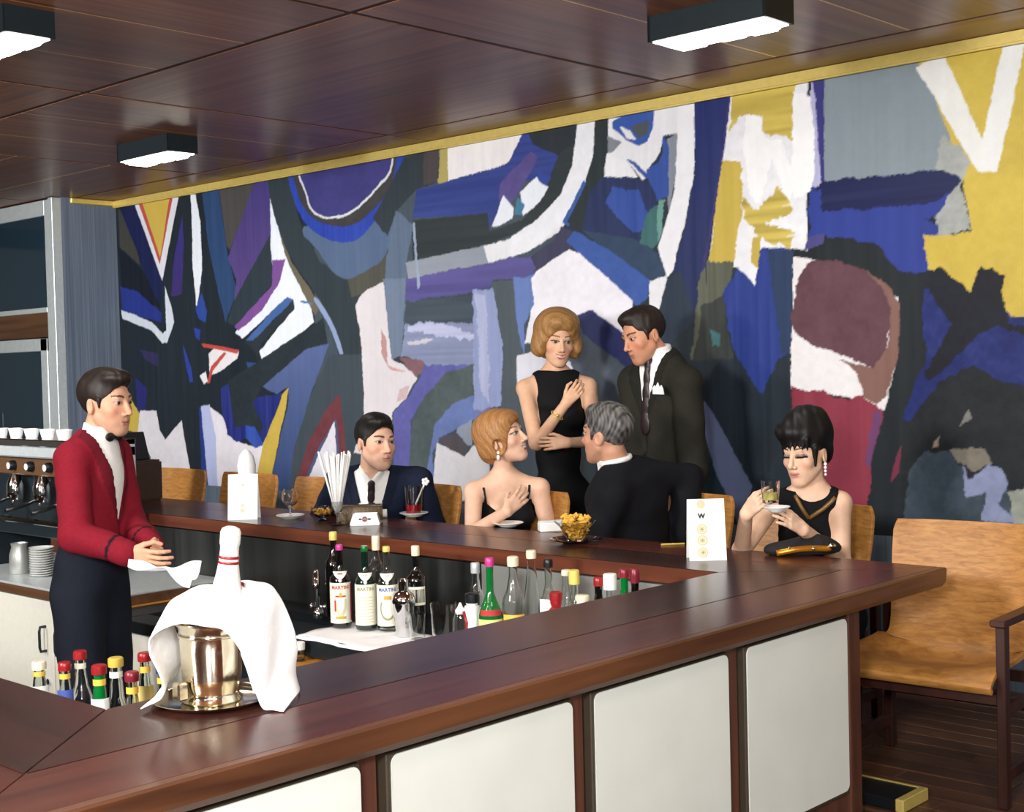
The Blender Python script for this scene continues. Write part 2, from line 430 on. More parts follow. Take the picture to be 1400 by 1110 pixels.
# ------------------------------------------------------------------ fittings behind the bar
# steel splash back under the far counter
sp = thing('splash_back', 'steel splash back lining the inside of the far bar counter', 'splash back', (0, 0, 0))
M['steel_dark_reflect'] = wood('polished_steel_dark_reflect', (34, 37, 38), (82, 84, 82), 'Z', rough=.3, fine=9, long=.4, bump=0); M['steel_dark_reflect'].node_tree.nodes['Principled BSDF'].inputs['Metallic'].default_value = .6  # dark reflections and upright glints of the sheet are put into its colour
MB().box((-7.3, 3.960, -.2), (-3.93, 3.982, .682)).build('steel_sheet', M['steel_dark_reflect'], sp)
MB().box((-3.925, 3.960, -.2), (-2.34, 3.982, .682)).build('steel_sheet', M['steel'], sp)  # lighter colour stands for the stretch of steel that reflects light
# white base cabinets on the left
cb = thing('base_cabinet', 'white base cabinet with bow handles and brown edged top, left of the waiter', 'cabinet', (-6.15, 3.26, -.25))
MB().box((-1.4, .02, 0), (.42, .68, .655)).build('body', M['cab_white'], cb)
MB().box((-1.42, -.015, .655), (.44, .69, .70), bevel=.003).build('edge', M['brown_edge'], cb)
MB().box((-1.42, -.018, .70), (.44, .69, .712), bevel=.003).build('top', M['alu'], cb)
for x0, x1, hx in ((-1.4, -.72, -1.32), (-.71, -.03, -.1), (-.02, .41, .05)):
    dd = MB().box((x0+.004, 0, .06), (x1-.004, .02, .645), bevel=.003).build('cabinet_door', M['cab_white'], cb)
    MB().tube([(hx, 0, .52), (hx, -.03, .52), (hx, -.035, .50), (hx, -.035, .42), (hx, -.03, .40), (hx, 0, .40)], .007, 8).build('handle', M['charcoal'], dd)
    MB().lathe([(0, 0), (.016, 0), (.016, .01), (0, .012)], 14, (hx+.02, 0, .25), Matrix.Rotation(R(90), 3, 'X')).build('lock', M['chrome'], dd)
MB().box((.422, 0, .0), (.46, .6, .655)).build('end_panel', M['orange_wood'], cb)
# black sink unit in the middle
sk = thing('sink_unit', 'low sink unit with black top and white front with round holes', 'sink unit', (-4.95, 3.2, -.25))
MB().box((-.7, .03, 0), (.22, .74, .60)).build('body', M['cab_white'], sk)
MB().box((.22, .04, 0), (.6, .74, .60)).build('body', M['charcoal'], sk)
s = MB().box((-.72, 0, .60), (-.5, .75, .655), bevel=.004); s.box((.40, 0, .60), (.60, .75, .655), bevel=.004)
s.box((-.5, 0, .60), (.4, .14, .655), bevel=.004); s.box((-.5, .6, .60), (.4, .75, .655), bevel=.004)
s.build('sink_top', M['black'], sk)
MB().box((-.5, .14, .602), (.4, .6, .61)).build('basin', M['charcoal'], sk)
for x, z in ((-.06, .40), (.14, .39)):
    MB().lathe([(0, 0), (.028, 0), (.028, .006), (0, .006)], 18, (x, .03, z), Matrix.Rotation(R(90), 3, 'X')).build('hole', M['black'], sk)
# bottle counter on the right
bc = thing('bottle_counter', 'dark steel work counter carrying the vermouth bottles', 'work counter', (-3.35, 3.31, -.25))
MB().box((-.98, 0, .62), (.98, .64, .698), bevel=.004).build('top', M['charcoal'], bc)
MB().box((-.9, .06, 0), (.98, .62, .62)).build('body', M['charcoal'], bc)
MB().box((-.98, -.12, .58), (.5, .06, .61), bevel=.003).build('shelf', M['orange_wood'], bc)
# bottle well in the near corner
wl = thing('bottle_rack', 'low steel bottle rack inside the near corner of the bar', 'rack', (0, 0, 0))
MB().box((-4.2, 1.60, .30), (-2.78, 2.22, .32)).build('shelf', M['steel'], wl)
for x, y in ((-4.18, 1.62), (-2.8, 1.62), (-4.18, 2.13), (-2.8, 2.13)):
    MB().box((x-.012, y-.012, -.25), (x+.012, y+.012, .30)).build('leg', M['steel'], wl)

# ------------------------------------------------------------------ armchairs along the far side
def leather_mat():
    t = NT('tan_leather'); tc = t.n('ShaderNodeTexCoord')
    mp = t.n('ShaderNodeMapping'); mp.inputs['Scale'].default_value = (5, 5, 26); t.l(tc.outputs['Object'], mp.inputs['Vector'])
    n = t.n('ShaderNodeTexNoise', Scale=3.0, Detail=6.0, Roughness=.65, Distortion=.5); t.l(mp.outputs[0], n.inputs['Vector'])
    rp = t.ramp([(.32, lin((146, 94, 42))), (.55, lin((178, 124, 60))), (.72, lin((190, 138, 76)))])
    t.l(n.outputs['Fac'], rp.inputs['Fac']); t.l(rp.outputs['Color'], t.b.inputs['Base Color']); t.set(Roughness=.5)
    bp = t.n('ShaderNodeBump', Strength=.12, Distance=.004); t.l(n.outputs['Fac'], bp.inputs['Height']); t.l(bp.outputs['Normal'], t.b.inputs['Normal'])
    return t.m
M['leather'] = leather_mat()
M['chair_wood'] = wood('rosewood_frame', (40, 18, 14), (64, 28, 20), 'Z', rough=.4)
def make_chair():
    # local frame: chair faces -Y, origin on the floor under its centre
    t = thing('armchair', 'x', 'armchair')
    prof = [(-.31, .385), (-.32, .41), (-.25, .425), (-.10, .40), (.06, .385), (.15, .40), (.205, .46), (.235, .56), (.262, .68), (.285, .80), (.292, .865)]
    # spline through the profile
    P = np.array(prof); tt = np.linspace(0, len(P)-1, 41); Q = []
    for v in tt:
        i = min(int(v), len(P)-2); f_ = v-i
        p0, p1, p2, p3 = P[max(i-1, 0)], P[i], P[i+1], P[min(i+2, len(P)-1)]
        Q.append(.5*((2*p1)+(-p0+p2)*f_+(2*p0-5*p1+4*p2-p3)*f_**2+(-p0+3*p1-3*p2+p3)*f_**3))
    bm = bmesh.new(); V = []; nx = 16
    for k, (y, z) in enumerate(Q):
        s_ = k/40; row = []
        w = .292-.022*max(0, 1-abs(s_-.55)/.3)
        wrap = (.075*max(0, 1-abs(s_-.40)/.28))          # sides curl up round the seat
        for j in range(nx+1):
            u = 2*j/nx-1; a = abs(u)**2.6
            x = u*w
            if s_ > .93: x *= 1-.06*max(0, (abs(u)-.75)/.25)*(s_-.93)/.07
            row.append(bm.verts.new((x, y-a*(.05 if s_ > .5 else .0)+0, z+a*wrap)))
        V.append(row)
    for k in range(40):
        for j in range(nx): bm.faces.new((V[k][j], V[k][j+1], V[k+1][j+1], V[k+1][j]))
    bmesh.ops.recalc_face_normals(bm, faces=bm.faces)
    sh = link('seat_shell', bm_mesh(bm), M['leather'], t, smooth=True)
    so = sh.modifiers.new('thick', 'SOLIDIFY'); so.thickness = .016; so.offset = 0
    bv = sh.modifiers.new('round', 'BEVEL'); bv.width = .005; bv.segments = 2
    for sx in (-1, 1):
        MB().box((sx*.305-.016, -.275, 0), (sx*.305+.016, -.235, .60), bevel=.003).build('front_leg', M['chair_wood'], t)
        MB().box((sx*.305-.016, .195, 0), (sx*.305+.016, .235, .585), bevel=.003).build('back_leg', M['chair_wood'], t)
        MB().box((sx*.305-.027, -.30, .598), (sx*.305+.027, .30, .622), bevel=.005).build('armrest', M['chair_wood'], t)
        MB().box((sx*.305-.012, -.24, .085), (sx*.305+.012, .20, .125), bevel=.002).build('side_rail', M['chair_wood'], t)
        MB().box((sx*.305-.012, -.24, .30), (sx*.305+.012, .20, .335), bevel=.002).build('side_rail', M['chair_wood'], t)
    MB().box((-.30, .20, .21), (.30, .225, .245), bevel=.002).build('stretcher', M['black'], t)
    MB().box((-.30, -.262, .335), (.30, -.235, .372), bevel=.002).build('stretcher', M['chair_wood'], t)
    MB().box((-.30, .14, .325), (.30, .165, .365), bevel=.002).build('stretcher', M['chair_wood'], t)
    return t
chair0 = make_chair()
CH = [(-2.19, 4.52, 3, 'empty tan leather armchair standing past the end of the bar, largest in view'),
      (-3.05, 4.84, 0, 'tan leather armchair under the black haired woman'),
      (-3.79, 4.92, -2, 'tan leather armchair under the grey haired man'),
      (-4.55, 4.66, 0, 'tan leather armchair behind the seated blonde woman'),
      (-5.28, 4.66, 0, 'tan leather armchair under the man in the navy suit'),
      (-6.05, 4.66, 2, 'empty tan leather armchair between the menu card and the man in navy'),
      (-6.82, 4.66, -2, 'empty tan leather armchair mostly behind the white menu card'),
      (-7.56, 4.66, 0, 'empty tan leather armchair right beside the cash register')]
for i, (x, y, a, lb) in enumerate(CH):
    o = chair0 if i == 0 else copy_tree(chair0)
    o.location = (x, y, .012); o.rotation_euler = (0, 0, R(a)); tag(o, lb, 'armchair', 'tan armchairs along the bar')

# ------------------------------------------------------------------ the abstract mural: paint is a colour per vertex on a fine panel
# every entry: outline in wall metres (x, z), colour, smooth outline?, streak direction ('v','h','n'), streak amount, edge roughness
MUR = []
def P_(pts, c, sm=0, st='v', amt=.10, edge=1.0, c2=None): MUR.append((pts, c, sm, st, amt, edge, c2))
SL = (52, 66, 76); DK = (34, 46, 54); WH = (222, 222, 228)
# --- far left
P_([(-9.798,3.313),(-7.128,3.216),(-7.258,0.431),(-10.012,0.016)], (30, 42, 52))
P_([(-7.205,3.227),(-5.061,3.120),(-5.146,0.482),(-7.337,0.426)], (70, 84, 96))
P_([(-5.061,3.120),(-3.552,3.085),(-3.607,0.519),(-5.146,0.482)], (38, 52, 64))
P_([(-3.550,3.155),(-1.923,3.163),(-1.949,0.589),(-3.607,0.519)], (26, 34, 42))
P_([(-9.703,2.817),(-9.598,2.741),(-9.393,2.329),(-9.692,2.500)], (66, 66, 60))
P_([(-9.672,2.806),(-9.439,2.825),(-9.097,2.213),(-9.151,1.990),(-9.364,2.311)], (20, 30, 82))
P_([(-9.723,2.510),(-9.365,2.295),(-9.131,1.989),(-9.681,2.173)], (18, 28, 42))
P_([(-9.711,2.192),(-9.466,2.145),(-9.133,1.957),(-9.137,1.884),(-9.692,1.998)], (30, 52, 138))
P_([(-9.707,2.007),(-9.508,1.960),(-9.270,1.890),(-9.122,1.803),(-9.074,1.826),(-9.071,2.155),(-8.999,2.015),(-8.960,1.885),(-9.068,1.729),(-9.132,1.727),(-9.274,1.824),(-9.482,1.881),(-9.696,1.940)], (196, 204, 216))
P_([(-9.460,2.819),(-8.843,2.821),(-9.104,2.200)], (206, 208, 216), 0, 'v', .05, .5)
P_([(-9.400,2.818),(-8.923,2.822),(-9.131,2.328)], (188, 72, 62), 0, 'v', .05, .5)
P_([(-9.348,2.816),(-8.968,2.823),(-9.122,2.379)], (196, 168, 50), 0, 'v', .05, .5)
P_([(-8.804,2.668),(-8.799,2.416),(-8.846,2.087),(-8.987,2.075),(-8.953,2.300)], (52, 50, 132), 0, 'v', .1, 1, (64, 44, 110))
P_([(-8.684,2.819),(-8.626,2.819),(-8.573,2.600),(-8.566,2.243),(-8.658,1.964),(-8.687,2.282),(-8.687,2.532)], (216, 222, 232))
P_([(-8.589,2.081),(-8.523,1.946),(-8.544,1.861),(-8.640,1.896),(-8.669,1.968)], (36, 70, 156))
P_([(-8.699,1.828),(-8.618,1.809),(-8.636,1.732),(-8.682,1.749)], (40, 66, 160))
P_([(-8.534,2.813),(-8.331,2.815),(-8.253,2.374),(-8.148,2.065),(-8.295,1.852),(-8.477,2.391)], (40, 72, 116), 0, 'v', .12, 1)
P_([(-8.326,2.814),(-7.882,2.819),(-8.209,2.371),(-8.252,2.397)], (76, 74, 74))
P_([(-7.892,2.820),(-7.702,2.821),(-7.720,2.451),(-8.183,1.999),(-8.149,2.155),(-8.244,2.313)], (68, 58, 128), 0, 'v', .14, 1, (92, 70, 130))
P_([(-7.721,2.444),(-7.724,2.100),(-8.167,1.816),(-8.279,1.851),(-8.182,2.006)], (46, 60, 70))
# --- slate Y and ring
P_([(-7.736,2.810),(-7.498,2.827),(-7.402,2.510),(-7.189,2.210),(-6.911,2.094),(-6.657,2.146),(-6.371,2.338),(-6.342,1.504),(-7.001,1.516),(-7.201,1.957),(-7.463,2.200),(-7.639,2.444),(-7.723,2.685)], (50, 63, 70))
P_([(-6.915,2.094),(-6.556,2.192),(-6.430,2.329),(-6.521,2.069),(-6.563,2.032),(-6.729,1.987),(-6.878,1.954)], (84, 84, 76))
P_([(-7.723,2.692),(-7.681,2.564),(-7.634,2.458),(-7.558,2.264),(-7.462,2.114),(-7.330,1.992),(-7.279,1.819),(-7.854,1.553),(-7.894,1.635),(-7.530,1.884),(-7.763,1.894),(-8.090,1.728),(-8.174,1.776),(-7.705,2.096),(-7.731,2.335)], (218, 224, 236))
P_([(-7.716,2.258),(-7.573,2.258),(-7.652,2.096),(-7.855,1.916),(-8.138,1.785),(-8.188,1.812),(-7.734,2.083)], (124, 76, 152))
P_([(-7.562,2.000),(-7.493,1.972),(-7.965,1.694),(-8.050,1.717),(-7.688,1.938)], (62, 102, 162))
P_([(-7.493,1.975),(-7.484,1.911),(-7.866,1.691),(-7.920,1.603),(-8.070,1.712),(-7.964,1.712)], (42, 54, 62))
P_([(-7.638,2.462),(-7.503,2.232),(-7.306,2.033),(-7.198,1.915),(-7.269,1.858),(-7.462,2.114),(-7.571,2.280)], (108, 102, 84))
P_([(-7.268,1.960),(-7.219,1.961),(-7.067,1.783),(-6.980,1.599),(-7.013,1.583),(-7.120,1.785)], (138, 156, 194), 1, 'v', .05, .6)
P_([(-7.416,1.968),(-7.292,1.945),(-7.292,1.933),(-7.417,1.951)], (80, 120, 170))
P_([(-7.351,2.462),(-6.626,2.466),(-6.402,2.538),(-6.535,2.217),(-6.702,2.132),(-6.894,2.081),(-7.047,2.127),(-7.199,2.280)], (84, 106, 140), 1, 'v', .1)
P_([(-7.513,2.893),(-7.512,2.814),(-7.450,2.642),(-7.343,2.490),(-7.185,2.389),(-6.990,2.327),(-6.815,2.331),(-6.644,2.425),(-6.456,2.570),(-6.368,2.693),(-6.318,2.857),(-6.328,2.898)], (36, 68, 172), 1, 'v', .22)
P_([(-7.453,2.886),(-7.451,2.814),(-7.382,2.636),(-7.251,2.510),(-7.029,2.437),(-6.831,2.433),(-6.641,2.508),(-6.473,2.638),(-6.399,2.815),(-6.387,2.892)], (66, 64, 66), 1, 'n', .1)
P_([(-7.397,2.879),(-7.396,2.815),(-7.329,2.680),(-7.278,2.569),(-7.147,2.500),(-6.961,2.486),(-6.768,2.538),(-6.578,2.640),(-6.464,2.727),(-6.436,2.819),(-6.427,2.897)], (206, 208, 216), 1, 'n', .05, 1.0)
P_([(-7.379,2.877),(-7.378,2.813),(-7.311,2.682),(-7.262,2.576),(-7.137,2.513),(-6.961,2.501),(-6.778,2.551),(-6.592,2.652),(-6.477,2.739),(-6.450,2.821),(-6.443,2.899)], (64, 62, 130), 1, 'n', .08)
# --- centre block
P_([(-6.332,2.807),(-6.004,2.830),(-6.040,2.615),(-6.221,2.595),(-6.425,2.472),(-6.510,2.333),(-6.647,2.452)], (48, 60, 68))
P_([(-6.158,2.818),(-6.004,2.824),(-6.050,2.616),(-6.166,2.616)], (78, 70, 72))
P_([(-6.012,2.831),(-5.930,2.834),(-5.950,2.618),(-6.042,2.615)], (172, 160, 84), 0, 'v', .2, 2)
P_([(-5.945,2.842),(-5.312,2.851),(-5.343,2.723),(-5.462,2.662),(-5.673,2.637),(-5.946,2.616)], (228, 224, 226))
P_([(-6.228,2.592),(-5.673,2.633),(-5.445,2.662),(-5.309,2.839),(-4.962,2.838),(-4.966,2.710),(-5.050,2.662),(-5.127,2.494),(-5.303,2.549),(-5.579,2.355),(-5.616,2.294),(-5.621,2.386),(-6.270,2.418)], (46, 66, 142), 0, 'h', .16)
P_([(-5.503,2.559),(-5.264,2.713),(-5.209,2.670),(-5.345,2.505),(-5.440,2.416),(-5.524,2.451)], (88, 76, 142), 0, 'n', .14, 1.5)
P_([(-5.284,2.811),(-4.962,2.838),(-4.917,2.704),(-5.050,2.660),(-5.247,2.744)], (42, 52, 60))
P_([(-6.278,2.408),(-5.626,2.389),(-5.612,2.284),(-5.360,2.323),(-5.192,2.439),(-5.050,2.662),(-4.900,2.737),(-4.909,2.471),(-5.131,2.350),(-5.446,2.245),(-5.654,2.198),(-6.281,2.144)], (46, 57, 62), 0, 'h', .1)
P_([(-5.593,2.307),(-5.489,2.481),(-5.412,2.403),(-5.423,2.341),(-5.529,2.307)], (222, 227, 236))
P_([(-5.342,2.352),(-5.358,2.483),(-5.229,2.561),(-5.136,2.495),(-5.190,2.429),(-5.276,2.376)], (222, 227, 236))
P_([(-5.375,2.460),(-5.327,2.407),(-5.355,2.356),(-5.412,2.364)], (62, 124, 154))
P_([(-5.223,2.600),(-5.115,2.546),(-5.155,2.502),(-5.209,2.536)], (44, 72, 158))
P_([(-6.424,2.487),(-6.268,2.368),(-6.335,2.150),(-6.345,1.913),(-6.394,1.674),(-6.501,1.600),(-6.553,1.884),(-6.538,2.151),(-6.490,2.334)], (94, 112, 138), 0, 'v', .12, 1.5)
P_([(-6.347,2.151),(-5.654,2.203),(-5.619,2.098),(-6.328,2.047)], (144, 152, 166), 0, 'h', .05, .6)
P_([(-5.661,2.201),(-5.413,2.230),(-5.262,2.290),(-5.115,2.360),(-4.962,2.500),(-4.966,2.348),(-5.052,2.239),(-5.198,2.177),(-5.417,2.121),(-5.623,2.098)], WH)
P_([(-6.351,2.046),(-5.623,2.098),(-5.248,2.123),(-5.234,2.062),(-5.322,1.981),(-5.455,1.985),(-5.751,1.931),(-6.353,1.911)], (92, 86, 152), 0, 'h', .18, 2)
P_([(-6.357,1.911),(-5.766,1.925),(-5.754,1.755),(-6.375,1.767)], (64, 78, 88), 0, 'h', .2, 2)
P_([(-5.595,1.997),(-5.435,1.990),(-5.377,1.572),(-5.537,1.576)], (58, 68, 78))
P_([(-5.755,1.919),(-5.590,1.950),(-5.546,1.576),(-5.768,1.582)], (134, 148, 198), 0, 'v', .2, 2)
P_([(-5.434,1.975),(-5.252,2.018),(-5.287,1.945),(-5.266,1.833),(-5.343,1.751),(-5.382,1.572)], (92, 122, 192))
P_([(-6.379,1.767),(-5.754,1.758),(-5.759,1.642),(-6.385,1.597)], (164, 168, 204), 0, 'h', .25, 2.5)
P_([(-6.271,2.394),(-6.252,2.386),(-6.220,1.999),(-6.245,1.980)], (150, 164, 190), 0, 'v', .1, 1.5)
# --- centre right: white arch, blue core
P_([(-5.045,2.266),(-4.939,2.222),(-4.988,2.118),(-5.238,2.025),(-5.284,2.113),(-5.104,2.189)], (66, 66, 96))
P_([(-5.436,2.237),(-5.231,2.316),(-5.045,2.441),(-4.953,2.595),(-4.905,2.858),(-4.781,2.852),(-4.803,2.637),(-4.875,2.460),(-5.035,2.275),(-5.246,2.162),(-5.440,2.115)], (226, 227, 234), 0, 'n', .04)
P_([(-4.876,2.507),(-4.847,2.481),(-4.992,2.262),(-5.038,2.284)], (52, 92, 168))
P_([(-4.784,2.853),(-4.707,2.853),(-4.690,2.623),(-4.738,2.503),(-4.801,2.407),(-4.896,2.251),(-5.003,2.284),(-4.859,2.482),(-4.803,2.637)], (40, 52, 58))
P_([(-4.729,2.514),(-4.538,2.483),(-4.368,2.418),(-4.370,2.340),(-4.428,2.257),(-4.432,2.099),(-4.533,2.152),(-4.900,2.225),(-4.836,2.433)], (36, 52, 98), 0, 'v', .14)
P_([(-4.672,2.439),(-4.497,2.411),(-4.428,2.257),(-4.458,2.168),(-4.557,2.199),(-4.733,2.365)], (46, 82, 164), 0, 'v', .2, 2)
P_([(-4.900,2.231),(-4.533,2.154),(-4.364,2.052),(-4.311,1.947),(-4.426,1.920),(-4.694,2.085)], (46, 70, 100), 0, 'n', .16)
P_([(-4.505,2.130),(-4.444,2.281),(-4.370,2.318),(-4.379,2.120),(-4.421,2.089)], (60, 110, 112), 0, 'v', .2, 2)
P_([(-4.952,2.235),(-4.694,2.096),(-4.423,1.920),(-4.454,1.821),(-4.526,1.791),(-5.016,2.179)], (54, 92, 168), 0, 'n', .1)
P_([(-5.302,1.973),(-5.238,2.029),(-4.996,2.129),(-4.916,2.104),(-4.553,1.826),(-4.577,1.591),(-4.766,1.666),(-4.850,1.788),(-4.946,1.752),(-5.155,1.608),(-5.350,1.613),(-5.277,1.841)], (230, 228, 238), 0, 'n', .04)
P_([(-4.949,1.752),(-4.850,1.788),(-4.576,1.625),(-4.467,1.464),(-4.582,1.421),(-4.933,1.648)], (50, 58, 112), 0, 'n', .12)
P_([(-4.694,2.840),(-4.209,2.835),(-4.230,2.673),(-4.319,2.676),(-4.349,2.592),(-4.420,2.523),(-4.408,2.475),(-4.467,2.460),(-4.564,2.563),(-4.696,2.610)], WH)
P_([(-4.228,2.833),(-4.119,2.833),(-4.112,2.617),(-4.137,2.425),(-4.196,2.212),(-4.284,1.967),(-4.321,1.936),(-4.379,2.097),(-4.318,2.212),(-4.262,2.384),(-4.232,2.676)], (228, 228, 234), 0, 'v', .04)
P_([(-4.302,2.654),(-4.231,2.675),(-4.257,2.439),(-4.303,2.266),(-4.322,2.468)], (134, 142, 154))
P_([(-4.330,2.680),(-4.293,2.618),(-4.301,2.355),(-4.373,2.338),(-4.425,2.457),(-4.440,2.514),(-4.367,2.539),(-4.333,2.590)], (46, 82, 164))
P_([(-4.669,2.791),(-4.571,2.829),(-4.381,2.834),(-4.393,2.719),(-4.431,2.656),(-4.490,2.640),(-4.575,2.685),(-4.660,2.755)], (46, 88, 174))
P_([(-4.619,2.761),(-4.545,2.734),(-4.501,2.676),(-4.567,2.692)], WH)
P_([(-4.544,2.751),(-4.416,2.772),(-4.430,2.691),(-4.486,2.682)], (80, 88, 92))
P_([(-4.701,2.721),(-4.601,2.674),(-4.661,2.628),(-4.696,2.627)], (128, 134, 144))
P_([(-4.705,2.625),(-4.564,2.563),(-4.492,2.473),(-4.729,2.506)], (226, 226, 232))
P_([(-4.574,2.581),(-4.546,2.574),(-4.405,2.472),(-4.439,2.462)], (46, 82, 164))
P_([(-4.359,2.339),(-4.328,2.338),(-4.341,2.183),(-4.379,2.117),(-4.377,2.275)], (104, 158, 150), 0, 'v', .2, 2)
P_([(-4.436,1.921),(-4.325,1.946),(-4.320,1.892),(-4.375,1.753),(-4.444,1.789)], WH)
P_([(-4.322,1.927),(-4.189,1.976),(-4.101,1.881),(-4.132,1.707),(-4.352,1.563),(-4.389,1.720)], (42, 58, 78))
P_([(-4.123,2.839),(-3.892,2.841),(-3.924,2.529),(-3.974,2.386),(-4.053,2.094),(-4.098,1.903),(-4.155,1.737),(-4.232,1.966),(-4.287,1.947),(-4.197,2.171),(-4.132,2.425)], (28, 44, 116), 0, 'v', .18, 1, (34, 48, 92))
P_([(-3.909,2.843),(-3.887,2.840),(-3.922,2.529),(-3.971,2.386),(-4.100,1.903),(-4.113,1.904),(-3.990,2.388)], (62, 50, 122))
# --- yellow and white scrawl
P_([(-3.894,2.851),(-3.461,2.865),(-3.479,2.013),(-3.731,2.046),(-3.764,1.857),(-3.922,1.765),(-3.867,1.952),(-4.059,1.997),(-3.974,2.386)], (226, 226, 232), 0, 'n', .06)
P_([(-3.886,2.850),(-3.525,2.860),(-3.547,2.554),(-3.596,2.581),(-3.714,2.601),(-3.714,2.689),(-3.849,2.708),(-3.914,2.638)], (202, 178, 62), 0, 'h', .34, 2.5)
P_([(-3.961,2.501),(-3.846,2.490),(-3.852,2.247),(-3.896,1.984),(-4.061,2.001),(-4.015,2.177)], (198, 172, 52), 0, 'v', .12, 2)
P_([(-3.849,2.301),(-3.761,2.238),(-3.635,2.331),(-3.577,2.282),(-3.555,2.198),(-3.714,2.169),(-3.545,2.093),(-3.571,2.013),(-3.740,2.109),(-3.849,2.202)], (198, 176, 64), 0, 'h', .4, 3)
P_([(-3.785,2.104),(-3.737,2.102),(-3.759,1.943),(-3.801,1.977)], (196, 170, 56))
P_([(-4.061,2.000),(-3.898,1.986),(-3.930,1.871),(-3.972,1.820),(-3.922,1.498),(-4.177,1.503),(-4.121,1.882)], (96, 100, 84), 0, 'v', .3, 2)
P_([(-4.104,1.773),(-3.972,1.820),(-3.922,1.498),(-4.164,1.492)], (58, 64, 62), 0, 'v', .2, 2)
P_([(-3.734,2.046),(-3.571,2.022),(-3.548,1.982),(-3.558,1.624),(-3.938,1.637),(-3.972,1.831),(-3.867,1.952),(-3.782,1.858)], (38, 62, 146), 0, 'v', .22, 2)
P_([(-3.816,2.701),(-3.723,2.690),(-3.713,2.583),(-3.641,2.553),(-3.745,2.263),(-3.808,2.301),(-3.830,2.515)], (238, 238, 240), 0, 'v', .04, 2)
P_([(-3.718,2.573),(-3.605,2.561),(-3.539,2.336),(-3.576,2.257),(-3.660,2.451)], (236, 236, 238), 0, 'v', .06, 2)
P_([(-3.541,2.786),(-3.443,2.741),(-3.419,2.525),(-3.399,2.370),(-3.449,2.294),(-3.545,2.264),(-3.565,2.339),(-3.551,2.562)], (238, 238, 240), 0, 'v', .04, 2)
P_([(-3.452,2.826),(-3.414,2.784),(-3.389,2.320),(-3.452,2.261),(-3.421,2.525)], (178, 178, 216), 0, 'v', .12, 2)
P_([(-3.443,2.829),(-3.365,2.827),(-3.377,2.327),(-3.398,2.329),(-3.417,2.725)], (56, 54, 132))
# --- grey field and dark bars
P_([(-3.367,2.827),(-2.875,2.833),(-2.769,2.553),(-2.701,2.395),(-2.783,2.319),(-3.382,2.328)], (134, 148, 158), 0, 'v', .07)
P_([(-2.896,2.836),(-2.375,2.854),(-2.086,2.870),(-2.099,1.746),(-2.861,1.874),(-2.881,2.018),(-2.648,2.025),(-2.686,2.226),(-2.696,2.338)], (206, 180, 46), 0, 'n', .06)
P_([(-2.781,2.470),(-2.691,2.412),(-2.653,2.315),(-2.703,2.254),(-2.648,2.032),(-2.758,2.044),(-2.769,1.960),(-2.860,1.967),(-2.881,2.035),(-2.807,2.069),(-2.827,2.118),(-2.745,2.232),(-2.783,2.309),(-2.828,2.335)], (164, 168, 166), 0, 'n', .2, 3)
P_([(-2.901,2.790),(-2.773,2.834),(-2.594,2.425),(-2.586,2.284),(-2.619,2.288)], (228, 229, 226), 0, 'v', .04)
P_([(-2.495,2.835),(-2.398,2.836),(-2.460,2.563),(-2.530,2.278),(-2.609,2.287),(-2.596,2.418)], (230, 231, 230), 0, 'v', .04)
P_([(-3.454,2.302),(-3.380,2.331),(-2.793,2.324),(-2.701,2.274),(-2.708,2.236),(-2.755,2.194),(-2.826,2.173),(-3.396,2.186)], (20, 32, 88), 0, 'h', .16, 2)
P_([(-3.453,2.305),(-3.392,2.300),(-3.396,2.188),(-2.826,2.174),(-2.743,2.215),(-2.817,2.115),(-2.869,2.110),(-2.805,2.069),(-2.816,2.025),(-2.881,2.035),(-2.855,1.864),(-3.016,1.874),(-3.099,2.014),(-3.251,2.046),(-3.396,2.073),(-3.470,2.074)], (38, 62, 152), 0, 'v', .1, 2)
P_([(-3.470,2.076),(-3.382,2.081),(-3.397,2.035),(-3.496,2.015)], (78, 72, 138))
# --- red head with black contour
P_([(-3.918,1.880),(-3.867,1.950),(-3.788,1.829),(-3.751,2.038),(-3.552,2.009),(-3.561,1.603),(-3.650,1.385),(-3.751,1.317),(-3.830,1.415),(-3.926,1.559)], (36, 62, 144), 0, 'v', .25, 2)
P_([(-3.706,2.034),(-3.552,2.009),(-3.569,1.520),(-3.635,1.521)], (38, 62, 100), 0, 'v', .16, 2)
P_([(-3.926,1.548),(-3.830,1.415),(-3.751,1.303),(-3.648,1.497),(-3.569,1.522),(-3.583,1.208),(-3.644,1.085),(-3.778,0.832),(-3.842,0.885),(-3.938,1.050)], (34, 48, 60), 0, 'v', .2, 2)
P_([(-4.100,1.283),(-4.049,1.228),(-3.819,0.850),(-3.908,0.663),(-4.047,0.944),(-4.109,1.130)], (100, 110, 148), 0, 'v', .06)
P_([(-4.109,1.130),(-4.047,0.944),(-3.908,0.663),(-3.789,0.489),(-4.038,0.469),(-4.117,0.730)], (34, 56, 68))
P_([(-3.554,2.000),(-3.289,2.040),(-3.117,2.003),(-3.005,1.890),(-2.871,1.794),(-2.834,1.592),(-2.947,1.305),(-3.006,1.075),(-3.041,0.662),(-3.142,0.655),(-3.194,0.730),(-3.181,0.862),(-3.104,1.202),(-3.015,1.509),(-3.001,1.725),(-3.064,1.830),(-3.176,1.888),(-3.366,1.927)], (26, 36, 43), 0, 'v', .12)
P_([(-3.556,1.987),(-3.425,1.963),(-3.007,1.763),(-3.012,1.509),(-3.086,1.238),(-3.188,1.276),(-3.275,1.303),(-3.585,1.344)], (226, 223, 226), 0, 'n', .04)
